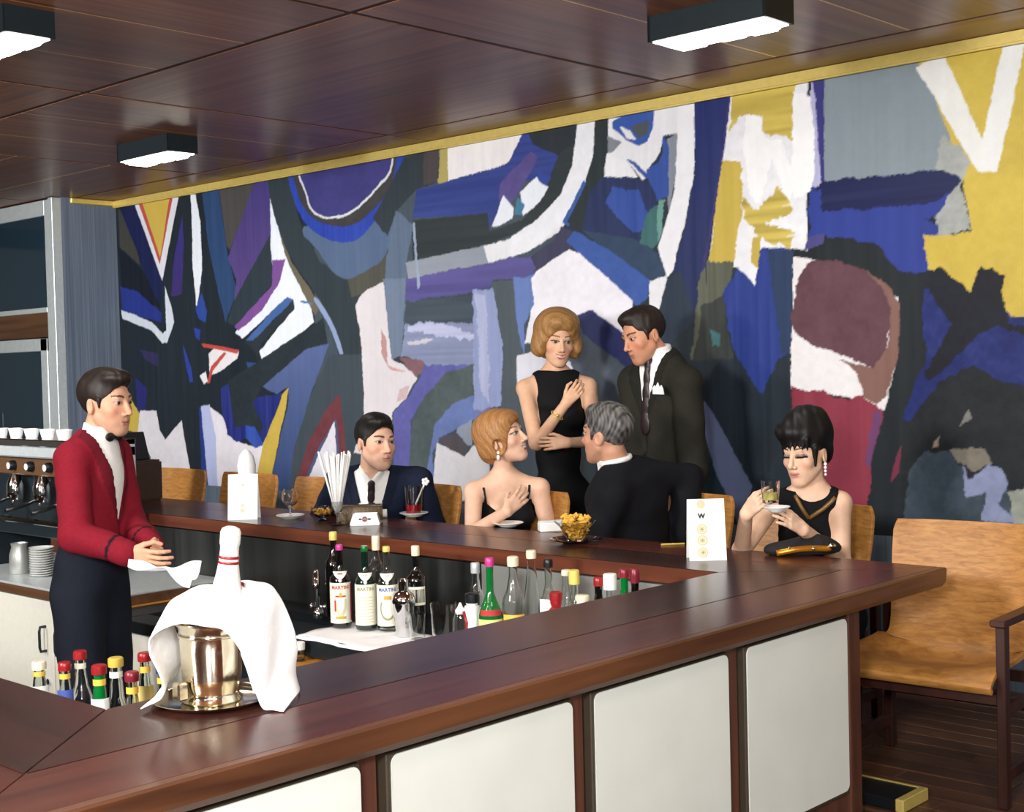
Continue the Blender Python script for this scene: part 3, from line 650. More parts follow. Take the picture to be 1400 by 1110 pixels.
P_([(-3.471,1.950),(-3.380,1.957),(-3.174,1.891),(-3.076,1.818),(-3.035,1.739),(-3.066,1.574),(-3.082,1.482),(-3.139,1.432),(-3.256,1.486),(-3.403,1.542),(-3.509,1.585),(-3.572,1.655),(-3.550,1.818)], (104, 66, 78), 1, 'n', .12, 2)
P_([(-3.173,1.893),(-3.062,1.830),(-3.001,1.725),(-3.012,1.509),(-3.071,1.315),(-3.128,1.264),(-3.188,1.302),(-3.229,1.420),(-3.318,1.487),(-3.139,1.432),(-3.067,1.536),(-3.042,1.701),(-3.093,1.819)], (134, 97, 88), 0, 'v', .12, 1.5)
P_([(-3.585,1.344),(-3.408,1.335),(-3.363,1.305),(-3.275,1.292),(-3.202,1.310),(-3.086,1.231),(-3.162,0.993),(-3.190,0.731),(-3.168,0.654),(-3.601,0.624)], (144, 46, 70), 0, 'v', .16, 2)
P_([(-3.129,1.240),(-3.092,1.225),(-3.162,0.993),(-3.196,0.992)], (112, 60, 112), 0, 'v', .2, 2)
# --- right: crossing black strokes
P_([(-2.887,1.782),(-2.665,1.758),(-2.421,1.638),(-2.183,1.605),(-2.187,1.303),(-2.619,1.399),(-2.801,1.377),(-2.965,1.188),(-3.009,1.200),(-2.879,1.468)], (22, 42, 116), 0, 'n', .3, 2)
P_([(-2.883,2.032),(-2.178,2.020),(-2.183,1.616),(-2.491,1.650),(-2.523,1.798),(-2.606,1.870),(-2.665,1.758),(-2.805,1.883),(-2.843,1.865)], (204, 178, 46), 0, 'n', .06, 2)
P_([(-2.892,1.818),(-2.805,1.886),(-2.665,1.758),(-2.606,1.872),(-2.498,1.833),(-2.524,1.738),(-2.489,1.616),(-2.183,1.593),(-2.185,1.466),(-2.541,1.616),(-2.642,1.559),(-2.747,1.451),(-2.854,1.377),(-2.882,1.415),(-2.744,1.624),(-2.847,1.755)], (14, 22, 40), 0, 'n', .16, 2)
P_([(-2.965,1.188),(-2.801,1.377),(-2.657,1.449),(-2.426,1.304),(-2.187,1.303),(-2.194,0.720),(-3.013,0.664),(-3.013,0.998)], (24, 32, 38), 0, 'n', .14, 2)
P_([(-2.969,0.958),(-2.886,1.050),(-2.779,1.053),(-2.690,0.944),(-2.501,0.915),(-2.434,0.703),(-3.002,0.665)], (60, 76, 90), 0, 'n', .25, 2.5)
P_([(-2.718,0.995),(-2.677,0.932),(-2.587,1.001),(-2.522,0.989),(-2.499,0.915),(-2.552,0.839),(-2.433,0.749),(-2.629,0.762),(-2.589,0.886),(-2.691,0.857)], (134, 144, 180), 0, 'n', .15, 2)
P_([(-2.782,1.065),(-2.624,1.084),(-2.572,1.009),(-2.664,0.969),(-2.741,1.016)], (128, 122, 110), 0, 'n', .25, 2)
P_([(-2.501,0.890),(-2.191,0.965),(-2.194,0.720),(-2.479,0.737)], (150, 156, 146), 0, 'n', .2, 2)
P_([(-3.037,1.020),(-3.006,1.077),(-3.022,0.956),(-3.063,0.903)], (124, 42, 72))
P_([(-2.845,1.104),(-2.824,1.129),(-2.825,1.079),(-2.852,1.072)], (150, 130, 120)); P_([(-2.712,1.205),(-2.685,1.243),(-2.667,1.206),(-2.738,1.174)], (120, 120, 118), 0, 'n', .2, 2)
# --- lower left
P_([(-9.531,1.468),(-9.371,1.379),(-9.407,1.218),(-9.520,1.203)], (40, 42, 114)); P_([(-9.458,1.687),(-9.198,1.649),(-9.204,1.546),(-9.363,1.592)], (52, 46, 92))
P_([(-8.517,1.633),(-8.416,1.680),(-8.140,1.637),(-8.164,1.595),(-8.403,1.492),(-8.514,1.467)], (216, 213, 216), 0, 'n', .04)
P_([(-8.608,1.706),(-8.556,1.704),(-8.139,1.650),(-8.163,1.624),(-8.585,1.681)], (188, 70, 60), 0, 'n', .05, .6)
P_([(-8.326,1.638),(-8.296,1.628),(-8.468,1.507),(-8.520,1.412),(-8.553,1.413),(-8.494,1.537)], (188, 70, 60), 0, 'n', .05, .6)
P_([(-8.645,1.471),(-8.567,1.500),(-8.543,1.426),(-8.596,1.410)], (214, 214, 218)); P_([(-8.850,1.713),(-8.753,1.528),(-8.732,1.428),(-8.777,1.415),(-8.849,1.654)], (40, 62, 156))
P_([(-9.601,1.293),(-9.489,1.184),(-9.513,1.028),(-9.671,1.055)], (196, 168, 46)); P_([(-8.059,1.563),(-7.928,1.554),(-7.953,1.495),(-8.040,1.510)], (44, 76, 130))
P_([(-9.485,1.209),(-9.250,1.207),(-9.207,1.062),(-9.135,0.983),(-8.898,1.142),(-8.774,0.599),(-9.642,0.559),(-9.533,1.002)], (208, 205, 212), 0, 'n', .05)
P_([(-8.869,1.390),(-8.670,1.293),(-8.588,0.607),(-8.774,0.599),(-8.903,1.139)], (30, 42, 50)); P_([(-8.670,1.238),(-8.602,1.211),(-8.557,0.609),(-8.653,0.604)], (32, 56, 134))
P_([(-8.646,1.241),(-8.529,1.255),(-8.459,1.021),(-8.456,0.613),(-8.569,0.608)], (168, 178, 216), 0, 'v', .08)
P_([(-8.534,1.241),(-8.347,1.158),(-8.219,0.996),(-7.959,0.949),(-7.888,0.979),(-7.986,0.635),(-8.460,0.613),(-8.464,1.021)], (212, 208, 217), 0, 'n', .05)
P_([(-8.391,1.374),(-8.200,1.428),(-8.029,1.290),(-7.896,1.319),(-7.657,1.333),(-7.726,1.215),(-7.888,0.977),(-7.981,0.946),(-8.087,1.017),(-8.201,0.980),(-8.312,1.037),(-8.369,1.185)], (36, 48, 126), 0, 'v', .3, 1.5)
P_([(-8.291,1.427),(-7.173,1.838),(-7.138,1.662),(-7.867,1.397),(-7.986,1.266),(-7.881,1.107),(-7.955,1.028),(-8.039,1.105),(-8.218,1.090)], (40, 52, 60), 0, 'n', .1)
P_([(-8.087,1.107),(-7.973,1.096),(-7.888,0.977),(-7.981,0.946),(-8.088,1.015)], (46, 82, 174), 0, 'v', .25)
P_([(-7.876,1.384),(-7.381,1.631),(-7.123,1.668),(-7.353,1.292),(-7.533,0.911),(-7.625,0.587),(-7.869,0.575),(-7.580,1.292),(-7.576,1.382),(-7.714,1.331)], (88, 106, 156), 0, 'v', .1, 1, (44, 70, 118))
P_([(-7.572,1.378),(-7.597,1.292),(-7.825,0.694),(-7.869,0.575),(-8.000,0.568),(-7.968,0.767),(-7.888,0.979),(-7.720,1.215),(-7.658,1.321)], (196, 168, 52), 0, 'n', .06)
P_([(-7.126,1.594),(-6.754,1.585),(-6.796,0.629),(-6.979,0.620),(-7.023,1.329),(-7.328,1.042),(-7.573,0.590),(-7.625,0.587),(-7.531,0.962),(-7.353,1.292)], (66, 78, 88), 0, 'v', .1)
P_([(-7.023,1.331),(-6.941,0.622),(-7.021,0.618),(-7.078,1.169),(-7.268,0.968),(-7.532,0.592),(-7.604,0.588),(-7.370,1.016),(-7.158,1.243)], (114, 56, 66), 0, 'n', .12)
P_([(-7.072,1.169),(-7.032,0.617),(-7.084,0.615),(-7.094,1.120),(-7.233,0.969),(-7.495,0.594),(-7.532,0.592),(-7.268,0.968)], (72, 92, 132))
P_([(-7.088,1.154),(-7.074,0.615),(-7.495,0.594),(-7.233,0.969)], (214, 212, 222), 0, 'n', .04)
# --- centre, pale figure
P_([(-6.844,1.899),(-6.780,1.980),(-6.558,2.049),(-6.527,1.894),(-6.472,1.872),(-6.538,1.814),(-6.503,1.552),(-6.415,1.520),(-6.286,1.447),(-6.272,1.427),(-6.395,1.288),(-6.521,1.198),(-6.532,0.947),(-6.906,0.937),(-6.783,1.208),(-6.797,1.671)], (212, 206, 212), 0, 'v', .06, 1.5)
P_([(-6.596,1.736),(-6.558,1.684),(-6.535,1.510),(-6.602,1.584)], (186, 142, 142), 0, 'v', .2, 2); P_([(-6.556,1.515),(-6.372,1.472),(-6.509,1.480)], (204, 154, 154))
P_([(-6.439,1.360),(-6.347,1.380),(-6.380,1.298),(-6.476,1.268)], (198, 172, 176), 0, 'n', .1, 2)
P_([(-6.563,2.067),(-6.349,2.054),(-6.369,1.907),(-6.412,1.578),(-6.506,1.550),(-6.538,1.814)], (112, 127, 152), 0, 'v', .14, 1.5)
P_([(-6.366,1.780),(-5.758,1.756),(-5.768,1.506),(-6.200,1.495),(-6.224,1.536),(-6.416,1.570)], (132, 142, 176), 0, 'h', .14, 2)
P_([(-6.360,1.918),(-5.754,1.878),(-5.759,1.752),(-6.366,1.776)], (70, 83, 96), 0, 'h', .2, 2.5)
P_([(-6.337,1.767),(-6.048,1.762),(-5.762,1.671),(-5.763,1.639),(-6.051,1.676),(-6.350,1.725)], (180, 184, 216), 0, 'h', .2, 3); P_([(-6.356,1.658),(-6.119,1.663),(-6.187,1.632),(-6.347,1.638)], (190, 184, 198), 0, 'h', .2, 2)
P_([(-6.434,1.562),(-6.224,1.538),(-6.195,1.477),(-6.286,1.437),(-6.360,1.497)], (134, 97, 107), 0, 'n', .12, 1.5)
P_([(-6.200,1.495),(-5.767,1.508),(-6.018,1.453),(-6.222,1.298),(-6.341,1.159),(-6.349,0.662),(-6.513,0.654),(-6.506,1.198),(-6.334,1.328)], (97, 97, 168), 0, 'n', .14, 1.5)
P_([(-6.018,1.453),(-5.767,1.508),(-5.774,1.317),(-5.970,1.259),(-6.114,1.142),(-6.247,0.667),(-6.394,0.660),(-6.326,1.161),(-6.207,1.318)], (82, 95, 98), 0, 'n', .14, 1.5)
P_([(-5.774,1.319),(-5.579,1.262),(-5.796,1.165),(-5.920,1.115),(-6.075,1.055),(-6.150,0.957),(-6.132,0.673),(-6.262,0.666),(-6.114,1.144),(-5.970,1.259)], (102, 122, 178), 0, 'n', .12, 1.5)
P_([(-5.757,1.944),(-5.581,1.935),(-5.528,1.615),(-5.541,1.251),(-5.783,1.231)], (142, 154, 198), 0, 'v', .16, 2); P_([(-5.735,1.922),(-5.648,1.899),(-5.644,1.262),(-5.722,1.356)], (168, 175, 208), 0, 'v', .16, 3)
P_([(-5.597,1.991),(-5.426,1.981),(-5.358,1.427),(-5.362,0.987),(-5.566,0.982),(-5.528,1.615)], (80, 92, 100), 0, 'v', .1, 1.5)
P_([(-5.428,1.998),(-5.289,1.989),(-5.269,1.843),(-5.348,1.720),(-5.354,1.537),(-5.401,1.694)], (102, 127, 188), 0, 'v', .1)
P_([(-5.793,1.176),(-5.920,1.115),(-5.938,1.067),(-5.840,1.011),(-5.799,1.012)], (142, 152, 172)); P_([(-6.092,1.054),(-5.918,1.088),(-5.840,1.011),(-5.869,0.936),(-5.967,0.962)], (87, 82, 90))
P_([(-6.107,1.027),(-5.872,0.945),(-5.788,1.014),(-5.669,0.998),(-5.641,0.697),(-6.175,0.671)], (212, 211, 217), 0, 'n', .04)
P_([(-5.617,0.999),(-5.552,1.001),(-5.563,0.701),(-5.641,0.697)], (110, 130, 180))
# --- behind the standing pair
P_([(-5.001,1.603),(-4.905,1.698),(-4.568,1.447),(-4.607,1.273),(-4.824,0.979),(-5.070,0.557),(-5.144,0.552),(-5.039,1.522)], (84, 94, 108), 0, 'n', .12)
P_([(-4.928,1.757),(-4.831,1.787),(-4.533,1.512),(-4.568,1.444),(-4.909,1.655)], (50, 58, 112), 0, 'n', .12)
P_([(-5.414,1.544),(-5.298,1.570),(-5.223,1.561),(-5.004,1.501),(-4.987,1.460),(-5.226,1.463),(-5.420,1.360)], (214, 214, 226)); P_([(-5.119,1.303),(-4.815,1.276),(-4.854,0.571),(-5.181,0.550)], (70, 84, 92))
P_([(-4.058,1.652),(-3.991,1.631),(-4.000,1.569),(-4.045,1.576)], (60, 110, 116), 0, 'n', .1, 2)

# --- the strip beyond the right edge of the picture goes on in the same manner
P_([(-2.24, .6), (0, .6), (0, 2.9), (-2.24, 2.9)], (204, 178, 46), 0, 'n', .06)
P_([(-2.3, .6), (0, .6), (0, 1.35), (-.9, 1.75), (-1.6, 1.55), (-2.3, 1.7)], (24, 32, 38), 0, 'n', .14, 2)
P_([(-1.7, 1.35), (-.3, 2.1), (0, 2.1), (0, 1.7), (-1.2, 1.1)], (36, 62, 146), 0, 'n', .2, 2)
P_([(-1.2, 2.9), (-.95, 2.9), (-.55, 1.95), (-.75, 1.9)], (226, 227, 228), 0, 'n', .05)
def build_mural():
    x0, x1, z0, z1 = XM+.002, -.20, .655, 2.812
    h = .0069
    nx = int((x1-x0)/h); nz = int((z1-z0)/h); SS = 2
    W, Hh = nx+1, nz+1
    gx = np.linspace(x0, x1, W*SS); gz = np.linspace(z0, z1, Hh*SS)
    def vnoise(sx, sz, seed, shape=(Hh*SS, W*SS)):
        g_ = np.random.default_rng(seed)
        nx_ = int((x1-x0)*sx)+3; nz_ = int((z1-z0)*sz)+3
        t = g_.random((nz_, nx_)).astype(np.float32)
        fx = (np.linspace(0, (x1-x0)*sx, shape[1])); fz = (np.linspace(0, (z1-z0)*sz, shape[0]))
        ix = fx.astype(int); iz = fz.astype(int); ax = fx-ix; az = fz-iz
        ax = (ax*ax*(3-2*ax))[None, :]; az = (az*az*(3-2*az))[:, None]
        r0 = t[iz][:, ix]; r1 = t[iz][:, ix+1]; r2 = t[iz+1][:, ix]; r3 = t[iz+1][:, ix+1]
        return (r0*(1-ax)+r1*ax)*(1-az)+(r2*(1-ax)+r3*ax)*az
    X, Z = np.meshgrid(gx, gz)
    wob = [((vnoise(7, 7, 1)-.5)*.008+(vnoise(28, 28, 2)-.5)*.007+(vnoise(90, 90, 3)-.5)*.005),
           ((vnoise(7, 7, 4)-.5)*.008+(vnoise(28, 28, 5)-.5)*.007+(vnoise(90, 90, 6)-.5)*.005)]
    sv = (vnoise(60, 2.2, 8)*.6+vnoise(24, 1.4, 9)*.4); sh = (vnoise(2.2, 60, 10)*.6+vnoise(1.4, 24, 11)*.4)
    sn = (vnoise(9, 9, 12)*.4+vnoise(30, 30, 13)*.35+vnoise(70, 70, 14)*.25)
    img = np.zeros((Hh*SS, W*SS, 3), np.float32)
    for pts, c, sm, st, amt, edge, c2 in MUR:
        p = np.array(pts)
        if sm:
            q = []
            n = len(p)
            for i in range(n):
                a, b, c_, d = p[(i-1) % n], p[i], p[(i+1) % n], p[(i+2) % n]
                for f_ in (0, .2, .4, .6, .8):
                    q.append(.5*((2*b)+(-a+c_)*f_+(2*a-5*b+4*c_-d)*f_*f_+(-a+3*b-3*c_+d)*f_**3))
            p = np.array(q)
        lo = p.min(0)-.06; hi = p.max(0)+.06
        i0, i1 = np.searchsorted(gx, [lo[0], hi[0]]); j0, j1 = np.searchsorted(gz, [lo[1], hi[1]])
        if i1-i0 < 2 or j1-j0 < 2: continue
        sl = (slice(j0, j1), slice(i0, i1))
        xx = X[sl]+wob[0][sl]*edge; zz = Z[sl]+wob[1][sl]*edge
        inside = np.zeros(xx.shape, bool)
        a = p; b = np.roll(p, -1, 0)
        for (ax, az), (bx, bz) in zip(a, b):
            if az == bz: continue
            cond = (az > zz) != (bz > zz)
            inside ^= cond & (xx < (bx-ax)*(zz-az)/(bz-az)+ax)
        s_ = {'v': sv, 'h': sh, 'n': sn}[st][sl]
        base = np.array(lin(c), np.float32)
        if c2 is not None:
            f_ = np.clip((hi[1]-Z[sl])/(hi[1]-lo[1]), 0, 1)[..., None]
            base = base*(1-f_)+np.array(lin(c2), np.float32)*f_
        v = base*(1+(s_[..., None]-.5)*(1.1 if st == 'v' else 1.8)*amt)+(s_[..., None]-.5)*amt*.10
        if edge >= 2:      # dry brush: paint misses where streak noise is high
            miss = s_ > .5+.5*(1-.25*amt/.2)
            inside &= ~(miss & (amt > .2))
        img[sl][inside] = np.clip(v, .004, .9)[inside]
    img *= (1+(sn[..., None]-.5)*.10)
    lum = (img*np.array([.25, .6, .15], np.float32)).sum(-1, keepdims=True)      # whole mural graded a little greyer and deeper to offset the bright light
    img = np.clip(img*.86+lum*.14, 0, 1)**1.10*1.04
    c = img.reshape(Hh, SS, W, SS, 3).mean((1, 3))
    xs_ = np.linspace(x0, x1, W); zs_ = np.linspace(z0, z1, Hh)
    XX, ZZ = np.meshgrid(xs_, zs_)
    co = np.stack([XX-x0, np.zeros_like(XX), ZZ-z0], -1).reshape(-1, 3).astype(np.float32)
    idx = np.arange(W*Hh).reshape(Hh, W)
    q = np.stack([idx[:-1, :-1], idx[:-1, 1:], idx[1:, 1:], idx[1:, :-1]], -1).reshape(-1, 4)
    me = bpy.data.meshes.new('mural'); me.vertices.add(len(co)); me.vertices.foreach_set('co', co.ravel())
    me.loops.add(q.size); me.loops.foreach_set('vertex_index', q.ravel().astype(np.int32))
    me.polygons.add(len(q)); me.polygons.foreach_set('loop_start', np.arange(0, q.size, 4, dtype=np.int32))
    me.update(calc_edges=True); me.validate()
    at = me.color_attributes.new('Col', 'FLOAT_COLOR', 'POINT')
    rgba = np.ones((len(co), 4), np.float32); rgba[:, :3] = c.reshape(-1, 3)
    at.data.foreach_set('color', rgba.ravel())
    o = link('mural', me, vcol('mural_paint', rough=.55, noise=.04, scale=220, bump=.15, bscale=90, spec=.3), None, (x0, YM, z0))
    tag(o, 'huge abstract wall painting in blue, black, white, yellow and red behind the guests', 'mural')
    bk = MB().box((0, .001, 0), (x1-x0, .012, z1-z0)).build('backing_panel', M['plaster'], o)
    return o
build_mural()

# ------------------------------------------------------------------ people: smooth implicit bodies turned into meshes
def V3(*a): return np.array(a, dtype=np.float64)
def nrm(v): return v/np.linalg.norm(v)
RH = nrm(V3(CAM_R[0], CAM_R[1], 0)); FH = nrm(-V3(CAM_F[0], CAM_F[1], 0)); UP = V3(0, 0, 1)
def dirv(r_, f_, u_=0): return nrm(RH*r_+FH*f_+UP*u_)     # room direction seen from the bar: right, towards the bar, up

class Prim:
    def __init__(s, fn, c, rad): s.fn, s.c, s.rad = fn, np.array(c, float), rad
def cone(a, b, ra, rb):
    a = np.array(a, float); b = np.array(b, float); ab = b-a; L2 = float(ab.dot(ab))+1e-12
    def fn(p):
        t = np.clip(((p-a).dot(ab))/L2, 0, 1)
        q = p-a-t[:, None]*ab
        return np.sqrt(np.einsum('ij,ij->i', q, q))-(ra+(rb-ra)*t)
    return Prim(fn, (a+b)/2, math.sqrt(L2)/2+max(ra, rb))
def ell(c, r_, ax=None):
    c = np.array(c, float); r_ = np.array(r_, float); A = None if ax is None else np.array(ax, float)
    def fn(p):
        q = p-c
        if A is not None: q = q.dot(A.T)
        k0 = np.sqrt((((q/r_)**2)).sum(1)); k1 = np.sqrt((((q/(r_*r_))**2)).sum(1))+1e-9
        return k0*(k0-1)/k1
    return Prim(fn, c, float(r_.max()))
def smin(a, b, k):
    if k <= 0: return np.minimum(a, b)
    h = np.maximum(k-np.abs(a-b), 0)/k
    return np.minimum(a, b)-h*h*k*.25
def smax(a, b, k): return -smin(-a, -b, k)

class SDF:
    def __init__(s): s.ops = []
    def add(s, pr, k=.02): s.ops.append(('+', pr, k)); return s
    def sub(s, fn, k=.004): s.ops.append(('-', fn, k)); return s
    def cut(s, fn, k=.003): s.ops.append(('&', fn, k)); return s
    def disp(s, fn): s.ops.append(('d', fn, 0)); return s
    def bounds(s):
        lo = np.full(3, 1e9); hi = -lo
        for o, pr, k in s.ops:
            if o == '+': lo = np.minimum(lo, pr.c-pr.rad); hi = np.maximum(hi, pr.c+pr.rad)
        return lo-.02, hi+.02
    def ev(s, p, c=None, rb=None):
        d = np.full(len(p), 1.0)
        for o, pr, k in s.ops:
            if o == '+':
                if c is not None and np.linalg.norm(pr.c-c)-pr.rad-rb > .05: continue
                d = smin(d, pr.fn(p), k)
            elif o == '-': d = smax(d, -pr(p), k)
            elif o == '&': d = smax(d, pr(p), k)
            else: d = d+pr(p)
        return d

def nets(D, org, h):
    s = D < 0
    c = np.zeros(tuple(n-1 for n in D.shape), np.int8)
    offs = [(i, j, k) for i in (0, 1) for j in (0, 1) for k in (0, 1)]
    nx, ny, nz = c.shape
    for i, j, k in offs: c += s[i:i+nx, j:j+ny, k:k+nz]
    act = (c > 0) & (c < 8); idx = np.argwhere(act)
    if len(idx) == 0: return np.zeros((0, 3)), np.zeros((0, 4), int)
    vid = np.full(c.shape, -1, np.int32); vid[act] = np.arange(len(idx))
    val = {o: D[idx[:, 0]+o[0], idx[:, 1]+o[1], idx[:, 2]+o[2]] for o in offs}
    acc = np.zeros((len(idx), 3)); cnt = np.zeros(len(idx))
    for a in offs:
        for ax in range(3):
            if a[ax]: continue
            b = list(a); b[ax] = 1; b = tuple(b)
            va, vb = val[a], val[b]; cr = (va < 0) != (vb < 0)
            t = np.where(cr, va/np.where(cr, va-vb, 1), 0)
            pos = np.array(a, float)[None, :].repeat(len(idx), 0); pos[:, ax] += t
            acc[cr] += pos[cr]; cnt[cr] += 1
    V = (idx+acc/np.maximum(cnt, 1)[:, None])*h+org
    F = []
    for ax in range(3):
        o1, o2 = [(1, 2), (2, 0), (0, 1)][ax]
        sl0 = [slice(None)]*3; sl1 = [slice(None)]*3
        sl0[ax] = slice(0, -1); sl1[ax] = slice(1, None)
        e = np.argwhere(s[tuple(sl0)] != s[tuple(sl1)])
        ok = (e[:, o1] > 0) & (e[:, o2] > 0) & (e[:, o1] < D.shape[o1]-1) & (e[:, o2] < D.shape[o2]-1); e = e[ok]
        flip = s[tuple(sl0)][e[:, 0], e[:, 1], e[:, 2]]
        q = []
        for d1, d2 in ((-1, -1), (0, -1), (0, 0), (-1, 0)):
            t = e.copy(); t[:, o1] += d1; t[:, o2] += d2; q.append(vid[t[:, 0], t[:, 1], t[:, 2]])
        q = np.stack(q, 1); q[~flip] = q[~flip][:, ::-1]; F.append(q)
    F = np.concatenate(F); F = F[(F >= 0).all(1)]
    return V, F

def polygonise(sdf, lo, hi, h):
    lo = np.array(lo, float); hi = np.array(hi, float)
    n = np.ceil((hi-lo)/h).astype(int)+1; B = 12
    nb = -(-n//B); n = nb*B+1
    D = np.full(tuple(n), 1.0, np.float32)
    rb = B*h*.5*1.7321
    cs = np.stack(np.meshgrid(*[np.arange(k) for k in nb], indexing='ij'), -1).reshape(-1, 3)
    cc = lo+(cs*B+B/2)*h
    dc = sdf.ev(cc)
    g = np.stack(np.meshgrid(*[np.arange(B+1)]*3, indexing='ij'), -1).reshape(-1, 3)
    for i in range(len(cs)):
        b = cs[i]*B
        if dc[i] > rb*1.35+.03: continue
        sl = tuple(slice(b[k], b[k]+B+1) for k in range(3))
        if dc[i] < -(rb*1.35+.03): D[sl] = -1.0; continue
        D[sl] = sdf.ev(lo+(b+g)*h, cc[i], rb).reshape(B+1, B+1, B+1)
    return nets(D, lo, h)

def to_mesh(name, V, F, base, colour=None):
    me = bpy.data.meshes.new(name); co = (V-np.array(base)).astype(np.float32)
    me.vertices.add(len(co)); me.vertices.foreach_set('co', co.ravel())
    me.loops.add(F.size); me.loops.foreach_set('vertex_index', F.ravel().astype(np.int32))
    me.polygons.add(len(F)); me.polygons.foreach_set('loop_start', np.arange(0, F.size, 4, dtype=np.int32))
    me.polygons.foreach_set('use_smooth', np.ones(len(F), bool))
    me.update(calc_edges=True); me.validate()
    if colour is not None:
        at = me.color_attributes.new('Col', 'FLOAT_COLOR', 'POINT'); rgba = np.ones((len(co), 4), np.float32)
        rgba[:, :3] = colour; at.data.foreach_set('color', rgba.ravel())
    return me

# ---- head in its own frame: x to one side, y forward, z up, eyes at z = 0
def head_prims(fem=0.0):
    S = SDF()
    S.add(ell((0, -.016, .030), (.074, .094, .086)), 0)
    S.add(ell((0, .018, -.030), (.062-.002*fem, .071, .085)), .03)
    S.add(ell((0, .044, -.075), (.044-.004*fem, .039, .040)), .03)
    S.add(ell((0, .066, -.106), (.017-.002*fem, .016, .015)), .025)
    for s in (-1, 1):
        S.add(cone((s*(.050-.004*fem), .004, -.058), (s*.016, .060, -.104), .017-.002*fem, .013), .02)
        S.add(ell((s*.043, .055, -.030), (.019, .019, .018)), .02)
    S.add(cone((-.030, .0755, .019), (.030, .0755, .019), .0115-.002*fem, .0115-.002*fem), .015)
    for s in (-1, 1):
        q = ell((s*.031, .100, -.001), (.019, .0165, .0125)); S.sub(q.fn, .012)
    for s in (-1, 1): S.add(ell((s*.031, .0735, -.001), (.0135, .0125, .0115)), .003)
    S.add(cone((0, .083, .010), (0, .104, -.034), .0068, .0095), .008)
    S.add(ell((0, .1055, -.037), (.0105-.001*fem, .0100, .0095)), .006)
    for s in (-1, 1): S.add(ell((s*.0125, .0945, -.0425), (.0070, .0085, .0065)), .005)
    S.add(cone((-.017, .0815, -.0665), (0, .0885, -.0650), .0050, .0062), .005); S.add(cone((.017, .0815, -.0665), (0, .0885, -.0650), .0050, .0062), .005)
    S.add(cone((-.013, .0820, -.0765), (.013, .0820, -.0765), .0068, .0068), .006)
    for s in (-1, 1):
        A = np.array([[math.cos(.35), s*.0-.35*s, 0], [.35*s, math.cos(.35), .18], [0, -.18, 1]])
        S.add(ell((s*.0745, -.014, -.016), (.0085, .0185, .0305), A), .006)
        q = ell((s*.084, -.010, -.014), (.006, .010, .018)); S.sub(q.fn, .004)
    return S

def face_paint(q, skin, lips, brow, eye, fem=0.0, lid=0.0, stubble=0.0, gaze=0.0, smile=0.0):
    """colours of a face from points in head space"""
    n = len(q); c = np.tile(np.array(lin(skin)), (n, 1)); x, y, z = q[:, 0], q[:, 1], q[:, 2]; ax = np.abs(x)
    def mix(mask, col, a=1.0):
        a = np.clip(mask, 0, 1)[:, None]*a; c[:] = c*(1-a)+np.array(lin(col))*a
    front = y > .03
    g = np.exp(-(((ax-.043)/.020)**2+((z+.036)/.020)**2))*(y > .02)
    mix(g, tuple(np.array(skin)*np.array([1.0, .80, .80])), .45)
    if stubble: mix((np.clip((-.045-z)/.02, 0, 1))*(y > -.01)*(z > -.13), tuple(np.array(skin)*np.array([.72, .72, .75])), stubble)  # beard stubble tint on the lower face
    # eye sockets a touch darker, brows, eyes
    e = ((ax-.031)/.0150)**2+(z/.0058)**2
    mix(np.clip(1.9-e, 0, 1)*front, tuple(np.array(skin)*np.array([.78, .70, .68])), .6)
    bz = .0205+.004*np.sin(np.clip((ax-.012)/.038, 0, 1)*math.pi*.8)+(.003*fem)
    mix(((ax > .012) & (ax < .049) & (np.abs(z-bz) < (.0042-.0014*fem)*(1.15-np.clip((ax-.012)/.05, 0, 1)*.5)) & front).astype(float), brow, .92)
    if lid < .5:
        mix(((e < 1) & front).astype(float), (184, 172, 162))
        gx = np.where(x > 0, x-.031-gaze, x+.031-gaze)
        mix((((gx/.0074)**2+((z+.0004)/.0074)**2 < 1) & (e < 1.05) & front).astype(float), eye)
        top = ((e >= .82) & (e < 1.35+.75*fem) & (z > .0006) & front) ; mix(top.astype(float), (30, 22, 20), .75+.2*fem)
        low = ((e >= .95) & (e < 1.25) & (z < -.001) & front); mix(low.astype(float), (70, 50, 45), .35+.25*fem)
    else:
        mix(((e < 1.7) & (z > -.004) & front).astype(float), (120, 104, 100), .75)
        mix(((np.abs(z+.0052+.0012*((ax-.031)/.015)**2) < .0040) & (np.abs(ax-.033) < .0205) & front).astype(float), (10, 9, 11), 1.0)
    # lips and mouth line
    z = z-smile*np.clip(ax/.021, 0, 1.3)**2*.006
    up = ((ax/(.0215+.004*smile))**2+((z+.0665)/.0062)**2 < 1); lo_ = ((ax/.0185)**2+((z+.0765)/.0075)**2 < 1)
    mix(((up | lo_) & (y > .06)).astype(float), lips, .9 if fem else .6)
    mix(((np.abs(z+.0710) < .0014) & (ax < .021) & (y > .06)).astype(float), (90, 40, 38), .8)
    if smile: mix(((np.abs(z+.0705) < .0030) & (ax < .019) & (y > .06)).astype(float), (232, 226, 218), .95)
    z = q[:, 2]
    mix(((((ax-.008)/.0035)**2+((z+.0468)/.0025)**2) < 1).astype(float)*(y > .085), (80, 40, 35), .8)
    return c

class Head:
    def __init__(s, pos, fwd, up=(0, 0, 1), scale=1.1):
        s.pos = np.array(pos, float); f_ = nrm(np.array(fwd, float)); u_ = np.array(up, float); u_ = nrm(u_-f_*u_.dot(f_))
        s.A = np.stack([np.cross(f_, u_), f_, u_]); s.s = scale
    def loc(s, p): return (p-s.pos).dot(s.A.T)/s.s
    def wld(s, q): return np.array(q, float).dot(s.A)*s.s+s.pos
    def prim(s, sd, rad=.17):
        return Prim(lambda p: sd.ev(s.loc(p))*s.s, s.pos, rad*s.s)

